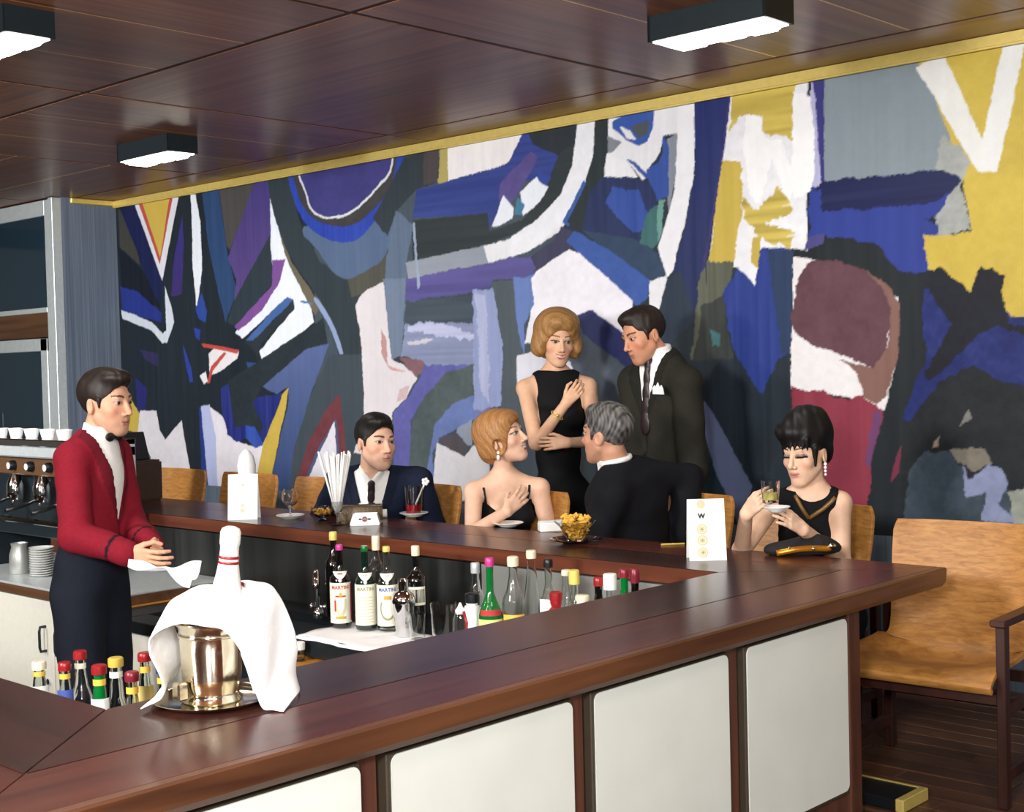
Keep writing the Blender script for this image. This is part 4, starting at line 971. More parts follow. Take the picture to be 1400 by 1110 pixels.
def hand(S, wrist, fwd, thumb, side, sc=1.0, curl=(.35, .4, .3), spread=.10, curls=None, tcurl=.3, k0=.012):
    """adds a palm, four fingers and a thumb to the implicit body; side +1 right hand, -1 left hand"""
    y = nrm(np.array(fwd, float)); t = np.array(thumb, float); t = nrm(t-y*t.dot(y)); n = np.cross(t, y)*side
    w = np.array(wrist, float)
    def P(a, b, c=0.0): return w+(t*a+y*b+n*c)*sc
    kn = [(.030, .088), (.010, .093), (-.010, .089), (-.028, .079)]
    for a, b in kn: S.add(cone(P(a*.50, .0), P(a, b), .0150*sc, .0108*sc), k0)
    S.add(cone(P(.010, .03, .004), P(-.012, .06, .004), .016*sc, .013*sc), k0)
    ln = [(.042, .025, .020), (.046, .028, .021), (.043, .026, .020), (.034, .020, .018)]
    for i, ((a, b), L) in enumerate(zip(kn, ln)):
        cu = curls[i] if curls else curl
        ang = 0; p = P(a, b); sp = (1.5-i)*spread
        for j in range(3):
            ang += cu[j]; d = (y*math.cos(ang)+n*math.sin(ang)); d = nrm(d+t*sp*math.cos(ang)*.6)
            q = p+d*L[j]*sc; S.add(cone(p, q, (.0092-.0007*j)*sc, (.0086-.0008*j)*sc), .003); p = q
    a0 = P(.022, .022); a1 = P(.044, .050, .012+.01*tcurl); a2 = a1+(t*.012+y*.028+n*.030*tcurl)*sc; a3 = a2+(t*.002*(1-tcurl)+y*.022+n*.022*tcurl-t*.010*tcurl)*sc
    S.add(cone(a0, a1, .0155*sc, .0115*sc), .010); S.add(cone(a1, a2, .0108*sc, .0095*sc), .003); S.add(cone(a2, a3, .0095*sc, .0078*sc), .003)
    return P(0, .07)

class Body:
    """joints -> torso frame and limb primitives"""
    def __init__(s, J, sc=1.05, fem=0.0):
        s.J = {k: np.array(v, float) for k, v in J.items()}; s.sc = sc; s.fem = fem
        j = s.J; s.rt = nrm(j['SR']-j['SL']); u_ = j['N']-j['P']; u_ = nrm(u_-s.rt*u_.dot(s.rt)); s.up = u_; s.fw = np.cross(s.up, s.rt)
        s.A = np.stack([s.rt, s.fw, s.up]); s.hw = np.linalg.norm(j['SR']-j['SL'])/2
        s.mid = (j['SR']+j['SL'])/2
    def loc(s, p): return (p-s.J['N']).dot(s.A.T)
    def wld(s, q): return np.array(q, float).dot(s.A)+s.J['N']
    def torso(s, S, o=0.0, k=.05, hips=True):
        j, c, f = s.J, s.sc, s.fem; L = np.linalg.norm(j['N']-j['P'])
        m_ = s.mid
        sp = nrm(j['N']-j['P'])
        def at(z, y=0.0): return j['P']+(j['N']-j['P'])*z+s.fw*y
        S.add(ell(at(.72, .0), (s.hw*.86+o, .108*c+o-.008*f, L*.32+o), s.A), k)
        S.add(ell(at(.40), (.130*c+o-.018*f*c, .098*c+o-.008*f, L*.30+o), s.A), k)
        if hips: S.add(ell(at(.03), (.160*c+o+.010*f, .115*c+o, .125*c+o), s.A), k)
        if f:
            for q in (-1, 1): S.add(ell(at(.66, .085*c)+s.rt*q*.068*c, (.052*c+o, .046*c+o, .050*c+o), s.A), .03)
        for q in ('SL', 'SR'):
            S.add(cone(j['N']-s.up*.015, j[q]+s.up*.008, .050*c+o-.008*f, .047*c+o-.006*f), k)
    def front(s, pts, lift=.004, back=False):
        """points on the chest or back of the bare torso, lifted a little off the skin"""
        T = SDF(); s.torso(T, 0); out = []
        ys = np.linspace(.30, -.05, 141)*(-1 if back else 1)
        for x, z in pts:
            p = np.array([[x, y, z] for y in ys]).dot(s.A)+s.J['N']; d = T.ev(p)-lift
            k = int(np.argmax(d < 0)) if (d < 0).any() else len(ys)//2
            out.append(p[k])
        return out
    def arm(s, S, side, o=0.0, k=.03, to=1.0, r=(.050, .043, .040, .029)):
        j, c, f = s.J, s.sc, 1-.16*s.fem; A, E, W = j['S'+side], j['E'+side], j['W'+side]
        S.add(cone(A, E, r[0]*c*f+o, r[1]*c*f+o), k); S.add(cone(E, E+(W-E)*to, r[2]*c*f+o, (r[2]+(r[3]-r[2])*to)*c*f+o), .02)
    def leg(s, S, side, o=0.0, k=.04, r=(.082, .058, .052, .036), foot=True):
        j, c = s.J, s.sc
        S.add(cone(j['H'+side], j['K'+side], r[0]*c+o, r[1]*c+o), k); S.add(cone(j['K'+side], j['A'+side], r[2]*c+o, r[3]*c+o), .02)
    def foot(s, S, side, o=0.0):
        j = s.J; d = s.fw.copy(); d[2] = 0; d = nrm(d); a = j['A'+side]
        S.add(cone(a+d*-.03-UP*.045, a+d*.16-UP*.055, .036+o, .028+o), .03)

def sine_folds(a=.0025, f=(38, 31, 27), ph=(0, 1, 2)):
    return lambda p: a*np.sin(p[:, 0]*f[0]+ph[0]+2*np.sin(p[:, 2]*9))*np.sin(p[:, 2]*f[1]+ph[1]+1.5*np.sin(p[:, 1]*11))

M['skin'] = vcol('skin', rough=.48, noise=.05, scale=40, spec=.35)
M['skin'].node_tree.nodes['Principled BSDF'].inputs['Subsurface Weight'].default_value = .12
M['skin'].node_tree.nodes['Principled BSDF'].inputs['Subsurface Radius'].default_value = (.012, .005, .003)
M['suit'] = vcol('wool_suiting', rough=.85, noise=.10, scale=90, bump=.2, bscale=500, spec=.2)
M['knit'] = vcol('black_dress_cloth', rough=.8, noise=.12, scale=80, bump=.2, bscale=400, spec=.2)
M['shirt'] = vcol('cotton_shirt', rough=.8, noise=.03, scale=60, spec=.3)
M['hair'] = vcol('hair_strands', rough=.5, noise=.18, scale=30, spec=.3, stretch=(6, 6, 2))
M['silk'] = vcol('silk', rough=.4, noise=.05, spec=.5)

def flat(c): 
    cc = np.array(lin(c)); return lambda p: np.tile(cc, (len(p), 1))
def garment(name, S, h, mat, parent, base, colour, label=None):
    lo, hi = S.bounds(); V, F = polygonise(S, lo, hi, h)
    me = to_mesh(name, V, F, base, colour(V)); o = link(name, me, mat, parent)
    if label: o['label'] = label
    return o

def skin_mesh(S, boxes, h, base, colour):
    lo, hi = S.bounds(); V, F = polygonise(S, lo, hi, h)
    Vs, Fs = [V], []
    keep = np.ones(len(F), bool)
    for (c, r_, hh) in boxes:
        q = V[F]; ins = (np.abs(q-np.array(c)).max(2) < r_-h*.8).all(1); keep &= ~ins
    Fs.append(F[keep]); off = len(V)
    for (c, r_, hh) in boxes:
        c = np.array(c); v, f_ = polygonise(S, c-r_, c+r_, hh)
        # drop the overhang produced by block rounding
        ok = (np.abs(v[f_]-c).max(2) < r_).all(1); Vs.append(v); Fs.append(f_[ok]+off); off += len(v)
    V = np.concatenate(Vs); F = np.concatenate(Fs)
    used = np.zeros(len(V), bool); used[F.ravel()] = True; remap = np.cumsum(used)-1
    V = V[used]; F = remap[F]
    return to_mesh('person', V, F, base, colour(V))

# ---- hair styles, each in head space
def hair_male(front=(.012, .030, .092), fr=(.052, .062, .028), lift=0.0, nape=-.070, recede=0.0):
    S = SDF(); S.add(ell((0, -.020, .034), (.0800, .1015, .092)), 0)
    S.add(ell(front, fr), .03)
    S.sub(ell((0, .090, -.022-recede*.0), (.080, .076+recede, .088+lift)).fn, .008)
    for s in (-1, 1):
        S.sub(ell((s*.088, -.008, -.030), (.030, .026, .044)).fn, .006)
        S.add(cone((s*.0705, .022, .012), (s*.0690, .024, -.020), .007, .004), .008)
    S.cut(lambda q: np.maximum((-.030-q[:, 2])+q[:, 1]*.85-(np.abs(q[:, 0]) > 9)*1, nape-q[:, 2]) if False else np.where(q[:, 1] > .012, -1.0, np.maximum((-.030-q[:, 2])+q[:, 1]*.75, nape-q[:, 2])), .004)
    S.disp(lambda q: .0008*np.sin(q[:, 0]*260+5*np.sin(q[:, 1]*30))+.0008*np.sin(q[:, 0]*120+q[:, 2]*40+4*np.sin(q[:, 1]*21)))
    return S
def hair_bouffant():
    S = SDF(); S.add(ell((0, -.030, .052), (.112, .118, .104)), 0)
    S.add(ell((0, .020, .098), (.085, .075, .050)), .04)
    for s in (-1, 1): S.add(ell((s*.088, -.010, -.030), (.038, .062, .060)), .03)
    S.add(ell((0, -.075, -.030), (.090, .055, .080)), .03)
    S.sub(ell((0, .098, -.032), (.068, .092, .090)).fn, .016)
    S.cut(lambda q: -.098-q[:, 2]+.25*(np.abs(q[:, 0])-.06), .02)
    S.disp(lambda q: .0011*np.sin(q[:, 1]*150+7*np.sin(q[:, 2]*16)+4*np.sin(q[:, 0]*19))+.0006*np.sin(q[:, 1]*52+3*np.sin(q[:, 2]*22)))
    return S
def hair_bob():
    S = SDF(); S.add(ell((0, -.024, .034), (.094, .112, .098)), 0)
    for s in (-1, 1): S.add(ell((s*.070, -.026, -.020), (.026, .070, .060)), .03)
    S.add(ell((0, -.078, -.040), (.070, .048, .065)), .03)
    S.add(ell((0, .050, .070), (.070, .045, .034)), .03)
    S.sub(ell((0, .100, -.036), (.070, .086, .086)).fn, .012)
    for s in (-1, 1): S.sub(ell((s*.092, .012, -.034), (.030, .026, .034)).fn, .008)
    S.cut(lambda q: -.092-q[:, 2]+.25*q[:, 1], .02)
    S.disp(lambda q: .0007*np.sin(q[:, 1]*210+5*np.sin(q[:, 2]*15)+q[:, 0]*30))
    return S
def hair_pixie():
    S = SDF(); S.add(ell((0, -.028, .060), (.094, .110, .100)), 0)
    S.add(ell((0, -.030, .130), (.066, .070, .040)), .04); S.add(ell((.02, .045, .088), (.070, .052, .042)), .03)
    S.add(ell((0, -.085, -.020), (.062, .036, .055)), .03)
    S.sub(ell((0, .104, -.052), (.070, .082, .080)).fn, .006)
    for s in (-1, 1):
        S.sub(ell((s*.088, -.006, -.034), (.030, .026, .038)).fn, .006)
        S.add(cone((s*.0700, .030, .020), (s*.0650, .040, -.046), .014, .004), .006)
    for k in range(9):
        x = -.056+k*.014; S.add(cone((x, .078-abs(x)*.35, .060), (x*1.05+.004*math.sin(k*2.1), .094-abs(x)*.52, .016+.007*math.sin(k*1.7)), .011, .003), .005)
    S.cut(lambda q: np.where(q[:, 1] > .01, -1.0, -.075-q[:, 2]), .01)
    S.disp(lambda q: .0014*np.sin(q[:, 0]*150+6*np.sin(q[:, 2]*17)+q[:, 1]*40)+.0012*np.sin(q[:, 0]*70+4*np.sin(q[:, 1]*30)))
    return S
def put_hair(hd, S, colour, parent, base, h=.0042, label=None, streak=.25, grey=None):
    W = SDF().add(hd.prim(S, .22), 0)
    def colf(V):
        q = hd.loc(V); c = np.tile(np.array(lin(colour)), (len(V), 1))
        n = .5*np.sin(q[:, 1]*170+6*np.sin(q[:, 2]*17)+5*np.sin(q[:, 0]*23))+.5*np.sin(q[:, 1]*410+9*np.sin(q[:, 2]*31)+7*np.sin(q[:, 0]*27))
        if grey is not None:
            t = np.clip(.45+.40*n+.35*np.sin(q[:, 2]*130+8*np.sin(q[:, 0]*33)+q[:, 1]*60)*np.sin(q[:, 0]*90+6*np.sin(q[:, 1]*40)), 0, 1)[:, None]; c = c*(1-t)+np.array(lin(grey))*t
        else: c = c*(1+streak*n[:, None])
        return np.clip(c, .002, 1)
    return garment('hair', W, h, M['hair'], parent, base, colf, label)

def add_v(S, B, depth, w, y0=.0, k=.004):
    """opens a garment in front in a V"""
    def fn(p):
        q = B.loc(p); return np.maximum((np.abs(q[:, 0])-w*(q[:, 2]+depth)/depth)*.95, y0-q[:, 1])
    S.sub(fn, k)
def zcut(B, z, side=-1):
    return (lambda p: (z-B.loc(p)[:, 2])) if side < 0 else (lambda p: (B.loc(p)[:, 2]-z))

def make_person(label, J, hd, sc, fem, hands, skin, faceargs, base, extra_boxes=()):
    B = Body(J, sc, fem); S = SDF()
    S.add(hd.prim(head_prims(fem), .16), 0)
    n0 = hd.wld((0, -.030, -.070)); S.add(cone(n0, B.J['N']-B.up*.01, (.049-.009*fem)*hd.s, .056*sc-.010*fem), .014)
    B.torso(S, -.022 if not fem else 0); 
    for s in 'LR':
        B.arm(S, s, 0)
        if 'H'+s in B.J: B.leg(S, s, -.004); B.foot(S, s, -.004)
    boxes = [(hd.pos-hd.A[2]*.01, .155*hd.s, .0028*hd.s)]
    for a in hands:
        c = hand(S, **a); boxes.append((c, .125, .0031))
    boxes += list(extra_boxes)
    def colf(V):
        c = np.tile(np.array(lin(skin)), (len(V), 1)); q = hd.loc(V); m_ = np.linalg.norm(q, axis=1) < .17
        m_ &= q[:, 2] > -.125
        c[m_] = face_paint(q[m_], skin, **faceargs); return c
    me = skin_mesh(S, boxes, .0085, base, colf)
    o = link('person', me, M['skin'], None, tuple(base)); tag(o, label, 'person')
    return o, B

def suit(o, B, base, colour, shirtc=(238, 238, 236), vdepth=.30, vw=.085, hem=-.62, lapel=None, lap_w=.045, h=.0085, sleeve=.94, off=.016, cuffs=None, folds=.0035, shirt=True, sleeves='LR', collar=.052, nk_=1.0, notch=.9):
    S = SDF(); B.torso(S, off); 
    for s in sleeves: B.arm(S, s, off-.002, to=sleeve, r=(.054, .049, .047, .038))
    if folds: S.disp(sine_folds(folds))
    S.cut(zcut(B, hem), .01)
    add_v(S, B, vdepth, vw, y0=.015)
    nk = B.J['N']; S.sub(cone(nk-B.up*.005+B.fw*.012, nk+B.up*.14+B.fw*.03, .064*B.sc*nk_**2, .075*B.sc*nk_**2).fn, .006)
    base_c = np.array(lin(colour)); lc = np.array(lin(lapel if lapel else tuple(np.array(colour)*.86)))
    def colf(V):
        q = B.loc(V); c = np.tile(base_c, (len(V), 1))
        e = np.abs(q[:, 0])-vw*(q[:, 2]+vdepth)/vdepth
        lap = (e > -.01) & (e < lap_w*np.clip((q[:, 2]+vdepth)/.16, .15, 1)) & (q[:, 1] > .0) & (q[:, 2] > -vdepth-.02)
        c[lap] = lc
        edge = (np.abs(e-lap_w*np.clip((q[:, 2]+vdepth)/.16, .15, 1)) < .006) & (q[:, 1] > 0) & (q[:, 2] > -vdepth)
        c[edge] = base_c*.6
        seam = (np.abs(q[:, 0]) < .004) & (q[:, 2] < -vdepth) & (q[:, 1] > 0); c[seam] = base_c*.45
        if cuffs is not None:
            for s in sleeves:
                E_, W_ = B.J['E'+s], B.J['W'+s]; d = nrm(W_-E_); L = np.linalg.norm(W_-E_)
                t = (V-E_).dot(d); near = np.linalg.norm(V-E_-t[:, None]*d, axis=1) < .075
                c[near & (np.abs(t-L*sleeve+.055) < .006)] = np.array(lin(cuffs))
        return c
    garment('jacket', S, h, M['suit'], o, base, colf)
    if shirt:
        T = SDF(); B.torso(T, .006, hips=False)
        T.cut(zcut(B, -.40), .004); T.cut(lambda p: np.abs(B.loc(p)[:, 0])-.10, .004); T.cut(lambda p: -.0-B.loc(p)[:, 1], .004)
        nd = nrm(B.J['N']*0+B.up+B.fw*.18)
        T.add(cone(B.J['N']-B.up*.020+B.fw*.012, B.J['N']+nd*collar*B.sc+B.fw*.012, .068*B.sc*nk_**.6, .0595*B.sc*nk_**.6), .006)
        z1 = .052*B.sc
        T.cut(lambda p: (p-B.J['N']).dot(nd)-(collar+.006)*B.sc, .002)
        T.sub(lambda p: np.maximum(np.abs(B.loc(p)[:, 0])-notch*(B.loc(p)[:, 2]-.012), -B.loc(p)[:, 1]), .003)
        garment('shirt', T, .0062, M['shirt'], o, base, flat(shirtc))
def tie(o, B, base, colour, length=.30, w=.034, kn=.020):
    T = SDF(); y = .108*B.sc
    T.add(ell(B.wld((0, .078*B.sc, -.008)), (kn, .014, .022), B.A), 0)
    a = B.wld((0, y*.88, -.03)); b = B.wld((0, y+.016, -length))
    for k in range(5):
        p = a+(b-a)*k/4; T.add(ell(p, (w*(.55+.10*k), .010, .055), B.A), .008)
    garment('tie', T, .0045, M['silk'], o, base, flat(colour))
def trousers(o, B, base, colour, h=.010, top=None):
    T = SDF(); B_ = B
    T.add(ell(B.J['P']+B.up*.05, (.150*B.sc+.012, .108*B.sc+.012, .19*B.sc), B.A), 0)
    for s in 'LR': B.leg(T, s, .016, r=(.084, .068, .064, .056))
    T.disp(sine_folds(.003, (30, 22, 20)))
    garment('trousers', T, h, M['suit'], o, base, flat(colour))
    F_ = SDF()
    for s in 'LR': B.foot(F_, s, .006)
    garment('shoes', F_, h, M['black'], o, base, flat((18, 16, 15)))

def standing_legs(J, ground, spread=.085, rt=None, fw=None, kz=.47, hz=.86):
    P = np.array(J['P']); rt = np.array(rt); fw = np.array(fw)
    for s, q in (('R', 1), ('L', -1)):
        J['H'+s] = P+rt*spread*q-UP*.04; J['K'+s] = np.array([*(P+rt*spread*q*1.05+fw*.02)[:2], ground+kz]); J['A'+s] = np.array([*(P+rt*spread*q*1.1-fw*.01)[:2], ground+.085])
def sitting_legs(J, ground, rt, fw, spread=.10, thigh=.42):
    P = np.array(J['P']); rt = np.array(rt); fw = np.array(fw)
    for s, q in (('R', 1), ('L', -1)):
        J['H'+s] = P+rt*spread*q; K = P+rt*spread*q*1.2+fw*thigh; K[2] = ground+.49; J['K'+s] = K
        A = K-fw*.06; A[2] = ground+.085; J['A'+s] = A

PEOPLE = {}
# ---------------------------------------------------------------- the waiter in the red jacket
def person_waiter():
    J = dict(N=(-5.011, 2.855, 1.239), P=(-5.023, 2.82, 0.647), SR=(-4.967, 2.729, 1.163), SL=(-5.079, 2.981, 1.163),
             ER=(-4.846, 2.666, 0.875), WR=(-4.622, 2.764, 0.813), EL=(-5, 2.989, 0.893), WL=(-4.754, 2.942, 0.808))
    rt = nrm(V3(*J['SR'])-V3(*J['SL'])); rt[2] = 0; rt = nrm(rt); fw = np.cross(UP, rt)
    standing_legs(J, -.25, .085, rt, fw)
    base = V3(*J['P']); base[2] = -.25
    hd = Head((-4.977, 2.894, 1.388), dirv(.90, .40, -.05), scale=1.10)
    hands = [dict(wrist=J['WR'], fwd=V3(*(-4.451, 2.814, 0.779))-V3(*J['WR']), thumb=dirv(.2, .2, .95), side=1, sc=.98, curl=(.30, .45, .35), tcurl=.8),
             dict(wrist=J['WL'], fwd=V3(*(-4.568, 2.881, 0.744))-V3(*J['WL']), thumb=dirv(.6, .2, .7), side=-1, sc=.96, curl=(.5, .6, .4), tcurl=.8)]
    o, B = make_person('waiter in a red jacket, black bow tie and black trousers holding a white cloth', J, hd, 1.06, 0, hands, (214, 164, 134),
                       dict(lips=(176, 110, 100), brow=(44, 32, 28), eye=(50, 36, 28), stubble=.25, gaze=.002), base)
    suit(o, B, base, (126, 20, 38), vdepth=.34, vw=.075, hem=-.50, lapel=(92, 14, 28), lap_w=.040, cuffs=(30, 16, 24), h=.0075, off=.014)
    T = SDF(); c = B.wld((0, .088, .012))
    for s in (-1, 1): T.add(ell(c+B.rt*s*.030+B.fw*.006, (.027, .012, .0185), B.A), .004)
    T.add(ell(c+B.fw*.010, (.009, .009, .011), B.A), .003)
    garment('bow_tie', T, .0035, M['silk'], o, base, flat((14, 14, 18)))
    for z in (-.385, -.44):
        MB().ball(tuple(B.wld((.022, .132, z))-base), .010, 10).build('button', M['black'], o, smooth=True)
    trousers(o, B, base, (22, 26, 38))
    put_hair(hd, hair_male((.010, .045, .090), (.056, .062, .034), lift=-.004), (36, 27, 24), o, base)
    PEOPLE['waiter'] = (o, B, hd)
# ---------------------------------------------------------------- the man in navy
def person_navy():
    J = dict(N=(-5.26, 4.533, 0.948), P=(-5.361, 4.639, 0.513), SR=(-5.389, 4.438, 0.928), SL=(-5.131, 4.735, 0.911),
             ER=(-5.569, 4.452, 0.71), WR=(-5.406, 4.517, 0.589), EL=(-5.105, 4.804, 0.665), WL=(-5.2, 4.683, 0.558))
    rt = nrm(V3(*J['SR'])-V3(*J['SL'])); rt[2] = 0; rt = nrm(rt); fw = np.cross(UP, rt)
    sitting_legs(J, .0, rt, fw); base = V3(*J['P']); base[2] = 0
    hd = Head((-5.184, 4.503, 1.13), dirv(.60, .80, -.02), up=dirv(.06, 0, 1), scale=1.15)
    hands = [dict(wrist=J['WR'], fwd=dirv(.9, .3, .02), thumb=dirv(0, .5, .6), side=1, sc=1.05), dict(wrist=J['WL'], fwd=dirv(-.8, .5, 0), thumb=dirv(0, .4, .7), side=-1, sc=1.05)]
    o, B = make_person('dark haired man in a navy suit seated at the bar behind the straws', J, hd, 1.08, 0, hands, (220, 176, 150),
                       dict(lips=(184, 118, 108), brow=(28, 22, 20), eye=(44, 34, 28), stubble=.25, gaze=.002), base)
    suit(o, B, base, (26, 34, 56), vdepth=.27, vw=.080, hem=-.50, h=.009)
    tie(o, B, base, (38, 20, 28), .28)
    trousers(o, B, base, (26, 34, 56), h=.012)
    put_hair(hd, hair_male((.014, .040, .086), (.056, .056, .034), lift=-.002), (26, 22, 20), o, base)
    PEOPLE['navy'] = (o, B, hd)
# ---------------------------------------------------------------- the seated blonde
def person_blonde():
    J = dict(N=(-4.548, 4.764, 0.954), P=(-4.679, 4.895, 0.478), SR=(-4.628, 4.631, 0.887), SL=(-4.424, 4.878, 0.893),
             ER=(-4.533, 4.52, 0.711), WR=(-4.306, 4.519, 0.824), EL=(-4.382, 4.907, 0.637), WL=(-4.367, 4.708, 0.487))
    rt = nrm(V3(*J['SR'])-V3(*J['SL'])); rt[2] = 0; rt = nrm(rt); fw = np.cross(UP, rt)
    sitting_legs(J, .0, rt, fw); base = V3(*J['P']); base[2] = 0
    hd = Head((-4.528, 4.736, 1.151), dirv(.84, .42, .26), up=dirv(-.30, 0, 1), scale=1.10)
    hands = [dict(wrist=J['WR'], fwd=V3(*(-4.289, 4.649, 0.911))-V3(*J['WR']), thumb=dirv(-.6, .1, .8), side=1, sc=.90, curl=(.12, .2, .15), spread=.16),
             dict(wrist=J['WL'], fwd=dirv(-.5, .5, -.2), thumb=dirv(0, .3, .9), side=-1, sc=.95)]
    o, B = make_person('seated blonde woman with a smooth bob in a black dress with thin straps', J, hd, 1.04, 1, hands, (226, 184, 158),
                       dict(lips=(176, 84, 82), brow=(100, 70, 50), eye=(60, 50, 44), fem=1.0, smile=.6), base)
    T = SDF(); B.torso(T, .008); T.cut(lambda p: B.loc(p)[:, 2]+.155-.55*np.abs(B.loc(p)[:, 0])+.0*B.loc(p)[:, 1], .004)
    T.cut(lambda p: np.abs(B.loc(p)[:, 0])-.155, .01)
    for s in 'LR': B.leg(T, s, .03)
    garment('dress', T, .008, M['knit'], o, base, flat((15, 15, 18)))
    for s in (-1, 1):
        fr = B.front([(s*.100, -.105), (s*.104, -.075), (s*.108, -.045), (s*.111, -.02)]); bk_ = B.front([(s*.108, -.02), (s*.102, -.07)], back=True)
        MB().tube([tuple(p-base) for p in fr+bk_], .0065, 8).build('strap', M['knit_b'], o, smooth=True)
    put_hair(hd, hair_bob(), (166, 118, 72), o, base, label='smooth reddish blonde bob')
    e = MB(); c = hd.wld((.078, -.006, -.058)); c2 = hd.wld((-.078, -.006, -.058))
    for cc in (c, c2):
        e.ball(tuple(cc-base), .009, 10); e.ball(tuple(cc-base-UP*.020), .011, 10, (.8, .8, 1.5))
    e.build('earring', M['china'], o, smooth=True)
    PEOPLE['blonde'] = (o, B, hd)
# ---------------------------------------------------------------- the standing woman
def person_standing_woman():
    J = dict(N=(-4.815, 5.454, 1.452), P=(-4.813, 5.467, 0.74), SR=(-4.911, 5.319, 1.364), SL=(-4.694, 5.579, 1.366),
             ER=(-4.76, 5.23, 1.084), WR=(-4.582, 5.269, 1.292), EL=(-4.551, 5.482, 1.082), WL=(-4.536, 5.221, 1.093))
    rt = nrm(V3(*J['SR'])-V3(*J['SL'])); rt[2] = 0; rt = nrm(rt); fw = np.cross(UP, rt)
    standing_legs(J, 0, .075, rt, fw, kz=.46); base = V3(*J['P']); base[2] = 0
    hd = Head((-4.774, 5.431, 1.619), dirv(.22, .95, -.13), up=dirv(.07, 0, 1), scale=1.10)
    hands = [dict(wrist=J['WR'], fwd=V3(*(-4.507, 5.288, 1.37))-V3(*J['WR']), thumb=dirv(-.4, .2, .9), side=1, sc=.88, curl=(.55, .7, .4), tcurl=.7),
             dict(wrist=J['WL'], fwd=dirv(-.98, .1, -.02), thumb=dirv(0, -.1, 1), side=-1, sc=.86, curl=(.35, .4, .3))]
    o, B = make_person('standing woman with honey blonde bouffant hair in a black sleeveless dress', J, hd, 1.02, 1, hands, (224, 178, 146),
                       dict(lips=(190, 86, 82), brow=(96, 66, 44), eye=(58, 44, 36), fem=1.0, smile=1.0), base)
    T = SDF(); B.torso(T, .009)
    for s in (-1, 1):
        c = B.J['SR'] if s > 0 else B.J['SL']
        T.sub(ell(c+B.rt*s*.012-B.up*.0, (.082, .12, .105), B.A).fn, .006)
    T.cut(zcut(B, .010, 1), .004)
    T.add(cone(B.J['P']+UP*.02, V3(B.J['P'][0], B.J['P'][1], .52), .150, .165), .08)
    T.disp(sine_folds(.0025))
    garment('dress', T, .008, M['knit'], o, base, flat((15, 15, 17)))
    put_hair(hd, hair_bouffant(), (158, 116, 68), o, base, label='honey blonde bouffant')
    br = MB(); a = V3(*J['WR'])+(V3(*J['ER'])-V3(*J['WR']))*.30; d = nrm(V3(*J['ER'])-V3(*J['WR'])); x = nrm(np.cross(d, UP)); y = np.cross(d, x)
    br.tube([tuple(a-base+(x*math.cos(t*math.pi/8)+y*math.sin(t*math.pi/8))*.034) for t in range(17)], .0035, 6)
    br.ball(tuple(a-base+FH*.034), .010, 10)
    br.build('bracelet', M['brass'], o, smooth=True)
    sh = SDF()
    for s in 'LR': B.foot(sh, s, .004)
    garment('shoes', sh, .008, M['black'], o, base, flat((15, 15, 15)))
    PEOPLE['woman'] = (o, B, hd)
# ---------------------------------------------------------------- the standing man
def person_standing_man():
    J = dict(N=(-4.095, 5.435, 1.511), P=(-4.08, 5.471, 0.741), SR=(-4.244, 5.399, 1.394), SL=(-3.898, 5.367, 1.385),
             ER=(-4.201, 5.342, 1.046), WR=(-4.07, 5.235, 0.8), EL=(-3.859, 5.359, 0.976), WL=(-3.833, 5.208, 0.729))
    rt = nrm(V3(*J['SR'])-V3(*J['SL'])); rt[2] = 0; rt = nrm(rt); fw = np.cross(UP, rt)
    standing_legs(J, 0, .09, rt, fw); base = V3(*J['P']); base[2] = 0
    hd = Head((-4.137, 5.345, 1.629), dirv(-.86, .46, -.30), up=dirv(-.15, 0, 1), scale=1.12)
    hands = [dict(wrist=J['WR'], fwd=dirv(.05, .2, -.9), thumb=dirv(-.8, .3, 0), side=1, sc=1.05), dict(wrist=J['WL'], fwd=dirv(-.1, .1, -.9), thumb=dirv(-.8, .3, 0), side=-1, sc=1.05)]
    o, B = make_person('standing man in a dark olive suit with white pocket square looking down', J, hd, 1.08, 0, hands, (208, 150, 118),
                       dict(lips=(170, 100, 90), brow=(46, 32, 26), eye=(46, 34, 28), stubble=.2), base)
    suit(o, B, base, (40, 39, 33), vdepth=.32, vw=.072, hem=-.74, off=.020, h=.009, folds=.004)
    tie(o, B, base, (40, 26, 30), .32)
    T = MB(); c = B.wld((-.105, .142, -.155))-base
    for a, b, s in ((-.022, 0, .034), (0, .004, .046), (.022, -.002, .032)):
        q = c+B.rt*a; bm = bmesh.new()
        vs = [bm.verts.new(Vector(q+B.rt*x*.014+B.up*z+B.fw*y)) for x, z, y in ((-1, -.012, 0), (1, -.012, 0), (.9, s*.55, .004), (0, s, .002), (-.9, s*.5, .004))]
        bm.faces.new(vs); r_ = bmesh.ops.extrude_face_region(bm, geom=bm.faces[:]); bmesh.ops.translate(bm, verts=[v for v in r_['geom'] if isinstance(v, bmesh.types.BMVert)], vec=Vector(B.fw*.004))
        bmesh.ops.recalc_face_normals(bm, faces=bm.faces); T.add(bm)
    T.build('pocket_square', M['cloth'], o)
    trousers(o, B, base, (26, 27, 30), h=.012)
    put_hair(hd, hair_male((.006, .035, .090), (.050, .054, .028), lift=.000), (38, 28, 23), o, base)
    PEOPLE['man'] = (o, B, hd)
